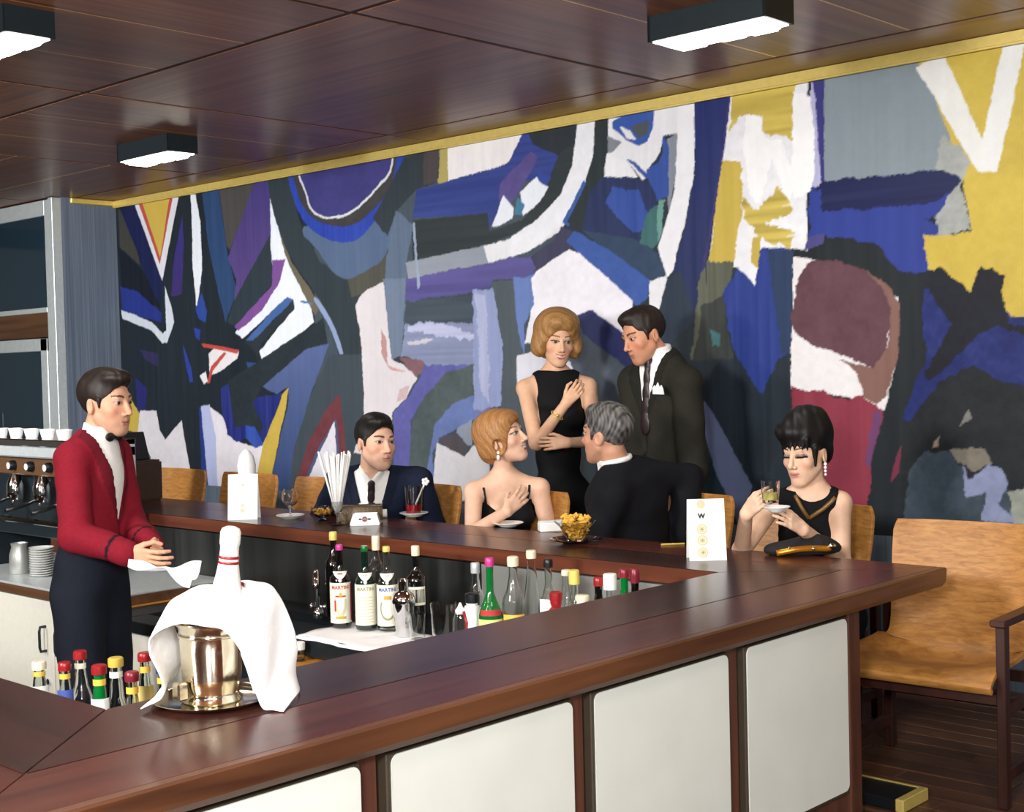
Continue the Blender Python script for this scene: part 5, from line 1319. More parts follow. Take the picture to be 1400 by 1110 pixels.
# ---------------------------------------------------------------- the grey haired man seen from behind
def person_grey():
    J = dict(N=(-3.887, 4.812, 1.012), P=(-3.818, 4.964, 0.468), SR=(-3.766, 5.17, 0.939), SL=(-3.8, 4.669, 0.899),
             ER=(-3.735, 5.105, 0.667), WR=(-3.944, 5.2, 0.407), EL=(-3.886, 4.634, 0.696), WL=(-4.069, 4.784, 0.503))
    rt = nrm(V3(*J['SR'])-V3(*J['SL'])); rt[2] = 0; rt = nrm(rt); fw = np.cross(UP, rt)
    sitting_legs(J, .0, rt, fw, thigh=.40); base = V3(*J['P']); base[2] = 0
    hd = Head((-3.911, 4.769, 1.177), dirv(-.78, -.58, .04), up=dirv(-.06, 0, 1), scale=1.14)
    hands = [dict(wrist=J['WR'], fwd=dirv(-.8, -.2, -.3), thumb=dirv(0, -.3, 1), side=1, sc=1.05), dict(wrist=J['WL'], fwd=dirv(-.3, -.8, -.1), thumb=dirv(0, -.3, 1), side=-1, sc=1.05)]
    o, B = make_person('grey haired man in a black suit seen from behind beside the snack bowl', J, hd, 1.10, 0, hands, (202, 150, 122),
                       dict(lips=(170, 100, 90), brow=(80, 76, 72), eye=(46, 34, 28), stubble=.2), base)
    suit(o, B, base, (16, 18, 24), vdepth=.30, vw=.10, hem=-.55, off=.018, h=.009, folds=.005, collar=.074, nk_=1.10, notch=.25)
    c0 = V3(*(-3.888, 4.799, 1.063)); cl_ = []
    for k in range(13):
        a = R(-25+k*17); cl_.append(tuple(c0-base+RH*.066*math.cos(a)+FH*.070*math.sin(a)+UP*(.012-.0035*k)))
    MB().tube(cl_, [.006]+[.0125]*11+[.006], 10).build('shirt_collar', M['label_white_cloth'], o, smooth=True)
    trousers(o, B, base, (16, 18, 24), h=.012)
    put_hair(hd, hair_male((.006, .030, .088), (.052, .058, .030), lift=.0), (38, 36, 36), o, base, grey=(120, 118, 116), label='short salt and pepper hair')
    PEOPLE['grey'] = (o, B, hd)
# ---------------------------------------------------------------- the black haired woman
def person_dark_woman():
    J = dict(N=(-2.919, 4.869, 0.955), P=(-3.014, 4.953, 0.508), SR=(-3.025, 4.739, 0.901), SL=(-2.804, 4.893, 0.902),
             ER=(-3.014, 4.496, 0.746), WR=(-2.89, 4.345, 0.909), EL=(-2.78, 4.851, 0.681), WL=(-2.722, 4.473, 0.848))
    rt = nrm(V3(*J['SR'])-V3(*J['SL'])); rt[2] = 0; rt = nrm(rt); fw = np.cross(UP, rt)
    sitting_legs(J, .0, rt, fw); base = V3(*J['P']); base[2] = 0
    hd = Head((-2.923, 4.831, 1.115), dirv(-.72, .66, -.15), up=dirv(-.05, 0, 1), scale=1.06)
    hands = [dict(wrist=J['WR'], fwd=V3(*(-2.794, 4.329, 0.99))-V3(*J['WR']), thumb=dirv(-.2, -.2, 1), side=1, sc=.82, curl=(.35, .55, .4), tcurl=.6),
             dict(wrist=J['WL'], fwd=V3(*(-2.763, 4.328, 0.942))-V3(*J['WL']), thumb=dirv(.3, -.5, .9), side=-1, sc=.82, curl=(.18, .22, .2), tcurl=.3)]
    o, B = make_person('seated woman with short black hair in a black sleeveless dress holding a glass', J, hd, 1.02, 1, hands, (228, 188, 160),
                       dict(lips=(196, 130, 120), brow=(40, 30, 28), eye=(40, 30, 26), fem=1.0, lid=1.0), base)
    T = SDF(); B.torso(T, .009)
    for s in (-1, 1):
        c = B.J['SR'] if s > 0 else B.J['SL']
        T.sub(ell(c+B.rt*s*.030-B.up*.012, (.058, .12, .090), B.A).fn, .006)
    T.sub(ell(B.wld((0, .045, .02)), (.068, .075, .042), B.A).fn, .006)
    T.cut(zcut(B, .022, 1), .004)
    for s in 'LR': B.leg(T, s, .03)
    T.disp(sine_folds(.002))
    garment('dress', T, .0075, M['knit'], o, base, flat((14, 14, 17)))
    ch = MB(); f_ = lambda *q: [tuple(B.wld(p)-base) for p in q]
    gp = lambda q: [tuple(p-base) for p in B.front(q, .014)]
    ch.tube(gp([(.072, .010), (.062, -.010), (.046, -.040), (.020, -.080)]), .0085, 8)
    ch.tube(gp([(-.085, .004), (-.070, -.012), (-.035, -.045), (.020, -.080)]), .0085, 8)
    ch.build('chain_strap', M['gold_strap'], o, smooth=True)
    MB().tube(gp([(.066, -.16), (.062, -.22), (.030, -.30)]), .0085, 8).build('chain_strap', M['gold_strap'], o, smooth=True)
    MB().tube(gp([(-.005, -.20), (.045, -.26), (.085, -.32)]), .0085, 8).build('chain_strap', M['gold_strap'], o, smooth=True)
    put_hair(hd, hair_pixie(), (16, 14, 15), o, base, label='short black hair with a full fringe')
    e = MB()
    for s in (-1, 1):
        c = hd.wld((s*.079, -.006, -.050))-base
        for k in range(4): e.ball(tuple(c-UP*.014*k), .0075-.0006*k, 8)
    e.build('earring', M['china'], o, smooth=True)
    PEOPLE['dark'] = (o, B, hd)

M['label_white_cloth'] = plain('collar_cotton', (236, 236, 234), .8)
M['knit_b'] = plain('dress_strap', (15, 15, 18), .8)
M['gold_strap'] = plain('gold_chain_strap', (128, 96, 52), .45, .3, var=.25, scale=160)
import time as _t
for fn in (person_waiter, person_navy, person_blonde, person_standing_woman, person_standing_man, person_grey, person_dark_woman):
    _a = _t.time(); fn(); print(fn.__name__, round(_t.time()-_a, 2))

# ------------------------------------------------------------------ things on and behind the bar
ZB = .75; ZW = .449
def az_cam(x, y): return math.atan2(-y, -x)          # direction from a thing towards the guest side of the near corner
def m_glass(name, c, op=None): return glass(name, c)
M['clear'] = glass('clear_glass', (.97, .98, .97), 0.0, 1.46)
M['green_dark'] = plain('dark_green_glass', (10, 34, 24), .06, var=.02, Coat_Weight=1.0)
M['green'] = glass('emerald_glass', (.02, .36, .10), 0.02, 1.46)
M['green_op'] = plain('green_bottle_glass', (8, 104, 44), .07, var=.05, Coat_Weight=1.0)
M['black_glass'] = plain('black_bottle_glass', (12, 12, 12), .07, var=.02, Coat_Weight=1.0)
M['pale_glass'] = glass('pale_bottle_glass', (.90, .95, .90), 0.01, 1.46)
def capm(n, c, r_=.35): return plain(n, c, r_, .1, var=.05)
M['cap_red'] = capm('red_cap', (150, 28, 34)); M['cap_maroon'] = capm('maroon_cap', (128, 30, 46)); M['cap_gold'] = capm('gold_cap', (206, 180, 78)); M['cap_cream'] = capm('cream_cap', (234, 226, 196))
M['cap_blue'] = capm('blue_cap', (50, 70, 140)); M['cap_pink'] = capm('pink_cap', (200, 60, 140)); M['cap_black'] = capm('black_cap', (20, 22, 26)); M['cap_yellow'] = capm('yellow_cap', (226, 206, 110))
M['label_cream'] = plain('cream_label', (232, 230, 208), .6, var=.05, scale=60); M['label_white'] = plain('white_label', (232, 232, 228), .5, var=.04, scale=90, bump=.3)
M['label_yellow'] = plain('yellow_label', (236, 214, 130), .6, var=.05); M['label_ochre'] = plain('ochre_label', (226, 184, 70), .6, var=.05)
M['ink_red'] = plain('red_ink', (186, 44, 52), .6); M['ink_blue'] = plain('blue_ink', (70, 90, 170), .6); M['ink_olive'] = plain('olive_ink', (150, 152, 116), .6); M['ink_black'] = plain('black_ink', (20, 20, 24), .6); M['ink_gold'] = plain('gold_ink', (196, 164, 70), .5); M['ink_grey'] = plain('grey_ink', (196, 194, 176), .6); M['ink_tan'] = plain('tan_ink', (206, 198, 160), .6)

def patch(r_, a0, a1, z0, z1, mat, name, parent, n=20, lower=None):
    """curved label on a bottle of radius r_"""
    bm = bmesh.new(); V = []
    for k in range(n+1):
        u = k/n; a = a0+(a1-a0)*u; zl = z0 if lower is None else z0+(z1-z0)*lower(u)
        V.append([bm.verts.new((r_*math.cos(a), r_*math.sin(a), zl+(z1-zl)*j/4)) for j in range(5)])
    for k in range(n):
        for j in range(4): bm.faces.new((V[k][j], V[k+1][j], V[k+1][j+1], V[k][j+1]))
    bmesh.ops.recalc_face_normals(bm, faces=bm.faces)
    return link(name, bm_mesh(bm), mat, parent, smooth=True)

def text_mesh(txt, size, bold=0.0):
    cu = bpy.data.curves.new('txt', 'FONT'); cu.body = txt; cu.size = size; cu.align_x = 'CENTER'; cu.align_y = 'CENTER'; cu.resolution_u = 2; cu.offset = bold
    ob = bpy.data.objects.new('txt', cu); col.objects.link(ob)
    dg = bpy.context.evaluated_depsgraph_get(); me = bpy.data.meshes.new_from_object(ob.evaluated_get(dg))
    bpy.data.objects.remove(ob); bpy.data.curves.remove(cu)
    return me
def wrap_text(txt, size, r_, ang, z, mat, parent, sx=1.0):
    me = text_mesh(txt, size, size*.03); bm = bmesh.new(); bm.from_mesh(me)
    for v in bm.verts:
        a = ang+v.co.x*sx/r_; zz = z+v.co.y; v.co = (r_*math.cos(a), r_*math.sin(a), zz)
    me2 = bm_mesh(bm); me2.materials.clear(); bpy.data.meshes.remove(me)
    return link('lettering', me2, mat, parent)

def bottle(name, lab, x, y, z, h, r_, gm, cap,  nr=.0135, sh=.62, nk=.76, cap_h=.035, cap_r=None, group=None, hollow=False, cat='bottle', n=22):
    t = thing(name, lab, cat, (x, y, z), 0, group); hollow = gm in (M['clear'], M['pale_glass'])
    pr = [(0, .004), (r_*.8, .0), (r_*.97, .004), (r_, .015), (r_, h*sh), (r_*.93, h*(sh+.05)), (r_*.62, h*(sh+(nk-sh)*.55)), (nr*1.15, h*nk), (nr, h*(nk+.04)), (nr, h-cap_h*.4), (0, h-cap_h*.4)]
    if hollow:
        w = .0025
        inner = [(0, h-cap_h*.4-.002), (nr-w, h-cap_h*.4-.002), (nr-w, h*(nk+.04)), (nr*1.15-w, h*nk), (r_*.62-w, h*(sh+(nk-sh)*.55)), (r_*.93-w, h*(sh+.05)), (r_-w, h*sh), (r_-w, .018), (r_*.8, .010), (0, .010)]
        # outer skin plus an inner skin facing the hollow, so the wall has thickness
        o = MB().lathe(pr, n).lathe(inner, n, flip=True).build('glass_body', gm, t, smooth=True, angle=50)
    else:
        o = MB().lathe(pr, n).build('glass_body', gm, t, smooth=True, angle=50)
    cr = cap_r or nr*1.25
    MB().lathe([(0, h-cap_h), (cr, h-cap_h), (cr*1.03, h-cap_h*.5), (cr, h-.003), (cr*.85, h), (0, h)], 18).build('cap', cap, t, smooth=True, angle=40)
    return t
CA = math.atan2(-.728, .686)     # azimuth that faces the near corner of the bar

def vermouth(lab, pos, gm, cap, ink, art):
    x, y = pos[0], pos[1]; a = az_cam(x, y); h, r_ = .335, .0425
    t = bottle('vermouth_bottle', lab, x, y, ZW+.004, h, r_, gm, cap, .0135, .56, .72, .022, group='vermouth bottles on the white cloth', cap_r=.015)
    patch(r_+.0008, a-1.35, a+1.35, .022, .185, M['label_cream'], 'front_label', t)
    wrap_text('MARTINI', .0195, r_+.0014, a, .166, ink, t, 1.0)
    # collar crest
    patch(r_*.93+.0016, a-.75, a+.75, .200, .232, M['label_white'], 'collar_label', t, lower=lambda u: (.9*abs(2*u-1)**2))
    MB().ball((r_*.98*math.cos(a), r_*.98*math.sin(a), .194), .008, 8, (1, 1, 1)).build('collar_seal', M['label_white'], t, smooth=True)
    wrap_text('M&R', .010, r_*.93+.0026, a, .222, M['ink_red'] if ink == M['ink_red'] else M['ink_grey'], t)
    if art == 'crest':
        patch(r_+.0012, a-.55, a+.55, .045, .120, M['ink_tan'], 'crest', t, lower=lambda u: .5*abs(2*u-1)**2)
        patch(r_+.0016, a-.36, a+.36, .065, .122, M['label_white'], 'crest', t, lower=lambda u: .6*abs(2*u-1)**2)
        patch(r_+.0016, a-.5, a+.5, .040, .050, M['ink_gold'], 'crest', t, lower=lambda u: 0); patch(r_+.0018, a-.12, a+.12, .126, .146, M['ink_gold'], 'crest', t)
        patch(r_+.0014, a-.62, a-.44, .07, .115, M['ink_red'], 'crest', t); patch(r_+.0014, a-.5, a+.5, .128, .134, M['ink_red'], 'crest', t)
        patch(r_+.0012, a+1.05, a+1.35, .03, .18, M['ink_red'], 'side_band', t)
    elif art == 'lines':
        for k in range(8): patch(r_+.0012, a-.7+.08*(k % 3), a+.7-.06*(k % 2), .045+k*.0125, .048+k*.0125, M['ink_grey'], 'print_line', t)
        patch(r_+.0012, a-.8, a+.8, .034, .037, M['ink_tan'], 'print_line', t)
    else:
        bm = bmesh.new(); V = []
        for k in range(25):
            u = R(-215+k*250/24); c, s_ = math.cos(u), math.sin(u)
            V.append([bm.verts.new(((r_+.0012)*math.cos(a+c*q*.75), (r_+.0012)*math.sin(a+c*q*.75), .092+s_*q*.048)) for q in (.80, 1.0)])
        for k in range(24): bm.faces.new((V[k][0], V[k+1][0], V[k+1][1], V[k][1]))
        bmesh.ops.recalc_face_normals(bm, faces=bm.faces); link('wreath', bm_mesh(bm), M['ink_olive'], t)
        patch(r_+.0012, a-.35, a+.35, .128, .142, M['ink_gold'], 'crest', t); patch(r_+.0012, a-.4, a+.4, .07, .118, M['label_white'], 'oval', t, lower=lambda u: .5*abs(2*u-1)**2)
    return t
vermouth('dark red vermouth bottle with a crest label, leftmost on the white cloth', (-4.284, 3.509, 0.45), M['black_glass'], M['cap_pink'], M['ink_red'], 'crest')
vermouth('dark green vermouth bottle with a plain cream label, between two others', (-4.165, 3.54, 0.45), M['green_dark'], M['green_op'], M['ink_olive'], 'lines')
vermouth('clear vermouth bottle with a wreath label, right behind the cocktail shaker', (-4.081, 3.582, 0.45), M['pale_glass'], M['cap_yellow'], M['ink_blue'], 'wreath')

def stock(name, lab, px, h, r_, gm, cap, **kw):
    lbl = kw.pop('labels', ()); y = px[1]
    t = bottle(name, lab, px[0], y, ZW, h, r_, gm, cap, group=kw.pop('group', 'bottles along the bottle counter'), **kw); a = az_cam(px[0], y)
    for (z0, z1, w, mt) in lbl: patch(r_+.0008, a-w, a+w, h*z0, h*z1, mt, 'label_patch', t)
    return t
stock('bottle', 'dark bottle with a pale yellow cap peeping out behind the leftmost vermouth', (-4.507, 3.66, 0.706), .36, .038, M['black_glass'], M['cap_yellow'], sh=.6, nk=.78)
stock('bottle', 'clear bottle with a tall cream cap behind the green vermouth bottle', (-4.28, 3.7, 0.719), .355, .038, M['clear'], M['cap_cream'], sh=.6, nk=.74, cap_h=.06)
stock('bottle', 'black liqueur bottle with a cream cap and dark label behind the shaker', (-4.017, 3.68, 0.742), .335, .040, M['black_glass'], M['cap_cream'], sh=.58, nk=.72, cap_h=.04, labels=((.30, .52, 1.0, M['label_cream']), (.33, .49, .9, M['ink_black'])))
stock('bottle', 'bright green bottle with a pink cap and yellow label', (-3.477, 3.55, 0.692), .345, .046, M['green_op'], M['cap_pink'], sh=.40, nk=.62, cap_h=.032, labels=((.05, .36, 1.2, M['label_yellow']), (.40, .46, .9, M['ink_red'])))
stock('bottle', 'clear bottle with a cream stopper and gold label', (-3.378, 3.57, 0.699), .355, .042, M['clear'], M['cap_cream'], sh=.52, nk=.76, cap_h=.035, nr=.016, cap_r=.021, labels=((.10, .34, 1.0, M['label_yellow']), (.36, .42, 1.1, M['label_ochre'])))
stock('decanter', 'tapering clear glass decanter with a corked top', (-3.407, 3.7, 0.679), .36, .048, M['clear'], M['cap_cream'], sh=.16, nk=.80, cap_h=.03, nr=.015, cat='decanter')
stock('bottle', 'clear spirit bottle with a black top and white labels', (-3.252, 3.62, 0.704), .35, .038, M['pale_glass'], M['cap_black'], sh=.52, nk=.70, cap_h=.03, labels=((.36, .60, 1.0, M['label_white']), (.06, .22, 1.1, M['label_white'])))
stock('bottle', 'small red lidded bottle beside the black topped spirit bottle', (-3.111, 3.5, 0.695), .262, .026, M['cap_red'], M['cap_red'], sh=.72, nk=.86, cap_h=.03, nr=.018)
stock('bottle', 'clear slim bottle left of the corked yellow bottle', (-3.203, 3.66, 0.703), .31, .034, M['clear'], M['cap_cream'], sh=.5, nk=.8, cap_h=.02)
stock('bottle', 'pale green wine bottle closed with a yellow cork', (-3.113, 3.6, 0.72), .325, .032, M['pale_glass'], M['cap_yellow'], sh=.5, nk=.72, cap_h=.05, cap_r=.019)
stock('bottle', 'small white labelled bottle in front of the corked one', (-3.06, 3.58, 0.689), .245, .030, M['label_white'], M['cap_cream'], sh=.75, nk=.85, cap_h=.02, nr=.02)
stock('bottle', 'small dark bottle with red cap and red label towards the bar corner', (-3.02, 3.62, 0.726), .305, .026, M['black_glass'], M['cap_red'], sh=.6, nk=.76, cap_h=.03, labels=((.2, .5, 1.1, M['ink_red']),))
stock('bottle', 'clear bottle with a white top towards the bar corner', (-2.984, 3.64, 0.726), .318, .034, M['clear'], M['label_white'], sh=.5, nk=.7, cap_h=.055, cap_r=.024)
stock('bottle', 'dark green bottle with a red cap nearest the bar corner', (-2.922, 3.64, 0.745), .34, .032, M['green_op'], M['cap_maroon'], sh=.5, nk=.70, cap_h=.03)
stock('bottle', 'brown bottle neck showing right of the dark green bottle', (-2.938, 3.72, 0.732), .33, .028, M['black_glass'], M['cap_maroon'], sh=.5, nk=.70, cap_h=.05)
stock('jar', 'small cream jar with a red lid in the bar corner', (-2.831, 3.56, 0.739), .262, .026, M['label_yellow'], M['cap_red'], sh=.8, nk=.88, cap_h=.03, nr=.022, cat='jar')
for k, (p, lab) in enumerate((( (-2.871, 3.7, 0.729), 'white cup leftmost of the cups in the bar corner'), ( (-2.821, 3.72, 0.731), 'white cup in the middle of the bar corner cups'), ( (-2.782, 3.76, 0.729), 'white cup rightmost in the bar corner'))):
    q = MB().lathe([(0, 0), (.03, 0), (.032, .01), (.04, .06), (.037, .06), (.029, .012), (0, .01)], 18).build('cup', M['china'], None, (p[0], p[1], ZW+.11+.03*k), smooth=True, angle=50)
    tag(q, lab, 'cup', 'cups in the bar corner')
    MB().lathe([(0, -.11-.03*k), (.036, -.11-.03*k), (.036, -.004), (0, -.004)], 14).build('cup_stack', M['china'], q, smooth=True, angle=50)

# cocktail shaker, mixing glass, tumbler, squeezer
p = (-3.941, 3.541, 0.45)
t = thing('cocktail_shaker', 'polished metal cocktail shaker on the white cloth', 'shaker', (p[0], p[1], ZW+.004))
MB().lathe([(0, 0), (.030, 0), (.032, .006), (.046, .125), (.047, .13), (0, .13)], 28).build('cup', M['chrome'], t, smooth=True, angle=40)
MB().lathe([(0, .13), (.047, .13), (.048, .14), (.038, .165), (.020, .178), (.020, .185), (0, .185)], 28).build('strainer', M['chrome'], t, smooth=True, angle=40)
MB().lathe([(0, .185), (.0215, .185), (.0205, .215), (.012, .224), (0, .225)], 20).build('lid', M['chrome'], t, smooth=True, angle=40)
def tumbler(lab, pos, r_, h, liquid=None, lv=.5, name='tumbler', cat='glass', r0=None, group=None):
    t = thing(name, lab, cat, pos, 0, group); r0 = r0 or r_*.82; w = .0022
    MB().lathe([(0, 0), (r0, 0), (r_, h), (r_-w, h), (r0-w, .010), (0, .010)], 26).build('glass_wall', M['clear'], t, smooth=True, angle=40)
    if liquid:
        rl = r0+(r_-r0)*lv-w-.0006
        MB().lathe([(0, .0105), (r0-w-.0006, .0105), (rl, h*lv), (0, h*lv)], 24).build('drink', liquid, t, smooth=True, angle=40)
    return t
p = (-3.821, 3.5, 0.555); tumbler('empty ribbed glass right of the shaker', (p[0], p[1], ZW+.004), .034, .105)
p = (-3.675, 3.5, 0.598); tumbler('large clear mixing glass with a red and green band', (p[0], p[1], ZW), .050, .165)
mx = bpy.data.objects[-1] if False else None
p = (-3.605, 3.52, 0.63)
t = thing('squeeze_bottle', 'glass squeeze bottle with red sides and a white top', 'bottle', (p[0], p[1], ZW))
MB().lathe([(0, 0), (.028, 0), (.030, .10), (.022, .13), (0, .13)], 20).build('glass_body', M['pale_glass'], t, smooth=True, angle=40)
for s in (-1, 1): MB().tube([(s*.028, 0, .05), (s*.032, 0, .10), (s*.018, 0, .14)], .007, 8).build('red_band', M['cap_red'], t, smooth=True)
MB().lathe([(0, .13), (.018, .13), (.020, .142), (.010, .155), (.004, .170), (0, .172)], 16).build('top', M['label_white'], t, smooth=True)
p = (-3.573, 3.55, 0.629)
t = bottle('jar', 'white jar with a dark lid beside the green bottle', p[0], p[1], ZW, .205, .030, M['label_white'], M['cap_black'], .020, .72, .82, .035, cat='jar')
p = (-3.701, 3.7, 0.679); bottle('bottle', 'clear bottle with a silver cap behind the white jar', p[0], p[1], ZW, .29, .03, M['clear'], M['alu'], .014, .55, .74, .04, group='bottles along the bottle counter')
p = (-3.675, 3.42, 0.556); t = thing('glass_dish', 'small glass dish with white napkins right of the shaker', 'dish', (p[0], p[1], ZW))
MB().lathe([(0, 0), (.03, 0), (.045, .03), (.042, .03), (.028, .004), (0, .004)], 20).build('bowl', M['clear'], t, smooth=True, angle=40)
MB().ball((0, 0, .022), .026, 10, (1.2, 1, .6)).build('napkin', M['cloth'], t, smooth=True)

# white cloth spread on the bottle counter
bm = bmesh.new(); gx_, gy_ = 60, 14; V = []
for i in range(gx_+1):
    row = []
    for j in range(gy_+1):
        x = -4.33+i/gx_*1.70; y = 3.296+j/gy_*.32
        z = .0035+.0016*math.sin(x*23+j*.4)*math.sin(j*.9+x*5)+.001*math.sin(x*61)
        if j == 0: y -= .004*math.sin(x*14); z -= .010
        row.append(bm.verts.new((x+.012*math.sin(j*.8) if i in (0, gx_) else x, y, ZW+z-.002)))
    V.append(row)
for i in range(gx_):
    for j in range(gy_): bm.faces.new((V[i][j], V[i+1][j], V[i+1][j+1], V[i][j+1]))
bmesh.ops.recalc_face_normals(bm, faces=bm.faces)
cl = tag(link('bar_cloth', bm_mesh(bm), M['cloth'], smooth=True), 'white cloth spread under the vermouth bottles', 'cloth')
cl.modifiers.new('thick', 'SOLIDIFY').thickness = .002

# taps on the sink
def tap(lab, x, y, hh):
    t = thing('tap', lab, 'tap', (x, y, .405), 0, 'chrome taps behind the bar')
    pts = [(0, 0, 0)]+[(0, 0, hh*.7)]+[(.07*(1-math.cos(R(k*18)))*.8, -.05*(1-math.cos(R(k*18))), hh*.7+.06*math.sin(R(k*18))) for k in range(1, 11)]
    MB().tube(pts, .014, 10).build('spout', M['chrome'], t, smooth=True)
    MB().lathe([(0, 0), (.026, 0), (.024, .03), (.014, .045), (0, .045)], 18).build('tap_base', M['chrome'], t, smooth=True)
    MB().tube([(-.04, 0, .05), (.04, 0, .055)], .007, 8).ball((-.045, 0, .05), .013, 10).ball((.045, 0, .055), .013, 10).build('handle', M['chrome'], t, smooth=True)
tap('chrome sink tap just behind the champagne bottle', -4.72, 3.74, .22)
tap('chrome sink tap left of the vermouth bottles', -4.42, 3.62, .16)
# spare bottle cap below the cloth
p = (-4.25, 3.268, 0.36); bottle('bottle', 'bottle with a white cap on the orange shelf below the cloth', p[0], p[1], .362, .075, .022, M['pale_glass'], M['label_white'], .016, .5, .6, .03, cap_r=.022)

# mixer bottles in the near corner
NB = [((-4.002, 2.06, 0.609), M['pale_glass'], M['cap_cream'], .022, .036, 'clear bottle with a wide cream cap, leftmost in the near corner rack', M['label_white']),
      ((-3.804, 2.04, 0.636), M['pale_glass'], M['cap_red'], .019, .030, 'small clear bottle with a red cap and blue label in the near corner rack', M['ink_blue']),
      ((-3.819, 2.1, 0.658), M['clear'], M['cap_red'], .020, .036, 'tall clear bottle with a red cap in the near corner rack', None),
      ((-3.497, 1.98, 0.679), M['green_op'], M['cap_red'], .021, .032, 'green bottle with a red cap and white label in the near corner rack', M['label_white']),
      ((-3.543, 2.06, 0.68), M['clear'], M['cap_gold'], .022, .034, 'clear bottle with a gold cap in the near corner rack', None),
      ((-3.29, 1.96, 0.692), M['pale_glass'], M['cap_maroon'], .019, .030, 'short bottle with a maroon cap and cream label in the near corner rack', M['label_cream']),
      ((-3.52, 2.14, 0.684), M['pale_glass'], M['cap_red'], .019, .032, 'bottle with a red cap and yellow label behind the maroon capped one', M['label_yellow']),
      ((-3.425, 2.14, 0.662), M['pale_glass'], M['cap_blue'], .019, .030, 'bottle with a blue cap half hidden by the napkin', M['label_ochre'])]
for (p, gm, cp, nr, r_, lab, lb_) in NB:
    h = p[2]-.322
    t = bottle('mixer_bottle', lab, p[0], p[1], .321, h, r_, gm, cp, nr*.72, .52, .80, .026, cap_r=nr, group='mixer bottles in the near corner')
    a = az_cam(p[0], p[1])
    if lb_: patch(r_*.80+.001, a-1.2, a+1.2, h*.60, h*.74, lb_, 'label_patch', t)
    patch(nr*.80+.0012, a-1.5, a+1.5, h*.84, h*.89, M['label_ochre'] if lb_ else M['label_cream'], 'neck_foil', t)

# ------------------------------------------------------------------ champagne bucket, tray and napkin on the near counter
TX, TY = -2.624, 1.767
tr = thing('tray', 'round silver tray under the ice bucket', 'tray', (TX, TY, ZB))
MB().lathe([(0, .002), (.10, .002), (.118, .006), (.134, .014), (.137, .013), (.120, .002), (.10, 0), (0, 0)], 48).build('plate', M['silver'], tr, smooth=True, angle=60)
bk = thing('ice_bucket', 'polished silver ice bucket on the round tray', 'ice bucket', (TX, TY, ZB+.0025))
MB().lathe([(0, .012), (.066, .0), (.069, .004), (.062, .014), (.060, .022), (.066, .04), (.069, .12), (.072, .172), (.080, .178), (.081, .183), (.077, .184), (.0695, .172), (.066, .12), (.063, .055), (0, .045)], 48).build('vessel', M['silver'], bk, smooth=True, angle=60)
MB().lathe([(.0695, .148), (.0735, .150), (.0735, .156), (.0705, .158)], 48).build('rim_band', M['silver'], bk, smooth=True)
MB().box((-.014, -.098, .015), (.014, -.07, .055), bevel=.004).build('foot', M['silver'], bk)
cbt = thing('champagne_bottle', 'champagne bottle with white foil and red neck band in the ice bucket', 'bottle', (TX+.005, TY+.022, ZB+.062))
cbt.rotation_euler = (Vector((RH[0]*.10, RH[1]*.10, 1))).to_track_quat('Z', 'Y').to_euler()
MB().lathe([(0, 0), (.040, 0), (.043, .01), (.043, .13), (.040, .16), (0, .16)], 28).build('glass_body', M['green_dark'], cbt, smooth=True, angle=40)
MB().lathe([(.0415, .150), (.0350, .188), (.0275, .222), (.0228, .252), (.0212, .280), (.0214, .291), (.0232, .296), (.0234, .322), (.0200, .331), (.010, .336), (0, .337)], 28).build('foil', M['label_white'], cbt, smooth=True, angle=60)
for z in (.250, .262): MB().lathe([(.0222, z), (.0242, z+.001), (.0234, z+.0065), (.0212, z+.007)], 24).build('neck_band', M['cap_red'], cbt, smooth=True)
ca = az_cam(TX, TY); patch(.0385, ca-.9, ca+.5, .196, .206, M['cap_red'], 'seal', cbt)
# napkin draped over the bucket
Fh = [(-.140, .008), (-.100, .030), (-.090, .070), (-.100, .120), (-.114, .160), (-.092, .193), (-.040, .205), (.015, .200), (.058, .184), (.084, .152), (.099, .106), (.110, .050), (.127, .012), (.157, .004), (.190, .003)]
Bh = [(-.128, .010), (-.092, .055), (-.094, .100), (-.108, .148), (-.104, .190), (-.078, .222), (-.028, .240), (.030, .244), (.080, .248), (.120, .240), (.158, .200), (.176, .140), (.178, .090), (.172, .040), (.186, .004)]
def crv(P, n):
    P = np.array(P); out = []
    for v in np.linspace(0, len(P)-1, n):
        i = min(int(v), len(P)-2); f_ = v-i; a, b, c, d = P[max(i-1, 0)], P[i], P[i+1], P[min(i+2, len(P)-1)]
        out.append(.5*((2*b)+(-a+c)*f_+(2*a-5*b+4*c-d)*f_**2+(-a+3*b-3*c+d)*f_**3))
    return np.array(out)
NA, NC = 70, 22; f1, b1 = crv(Fh, NA), crv(Bh, NA)
bm = bmesh.new(); V = []
for i in range(NA):
    row = []
    for j in range(NC):
        v = j/(NC-1); a, b = f1[i]*(1-v)+b1[i]*v
        b += .020*math.sin(v*math.pi)*(1 if 20 < i < 50 else .2)+.0022*math.sin(i*.7+v*7)
        c = .098*(1-v)-.085*v
        if i > 50: c += .03*(i-50)/20*(1-v)
        a += .006*math.sin(v*5+i*.25)*(1 if i < 18 or i > 46 else .3)
        p = RH*a+FH*c+UP*max(b-.018*(1-2*v)*.6 if b > .05 else b, .0035)
        row.append(bm.verts.new(p))
    V.append(row)
for i in range(NA-1):
    for j in range(NC-1): bm.faces.new((V[i][j], V[i+1][j], V[i+1][j+1], V[i][j+1]))
bmesh.ops.recalc_face_normals(bm, faces=bm.faces)
nk = tag(link('napkin', bm_mesh(bm), M['cloth'], None, (TX, TY, ZB), smooth=True), 'white linen napkin draped over the ice bucket', 'napkin')
md = nk.modifiers.new('thick', 'SOLIDIFY'); md.thickness = .004; md.offset = 0
md = nk.modifiers.new('sub', 'SUBSURF'); md.levels = 1; md.render_levels = 1

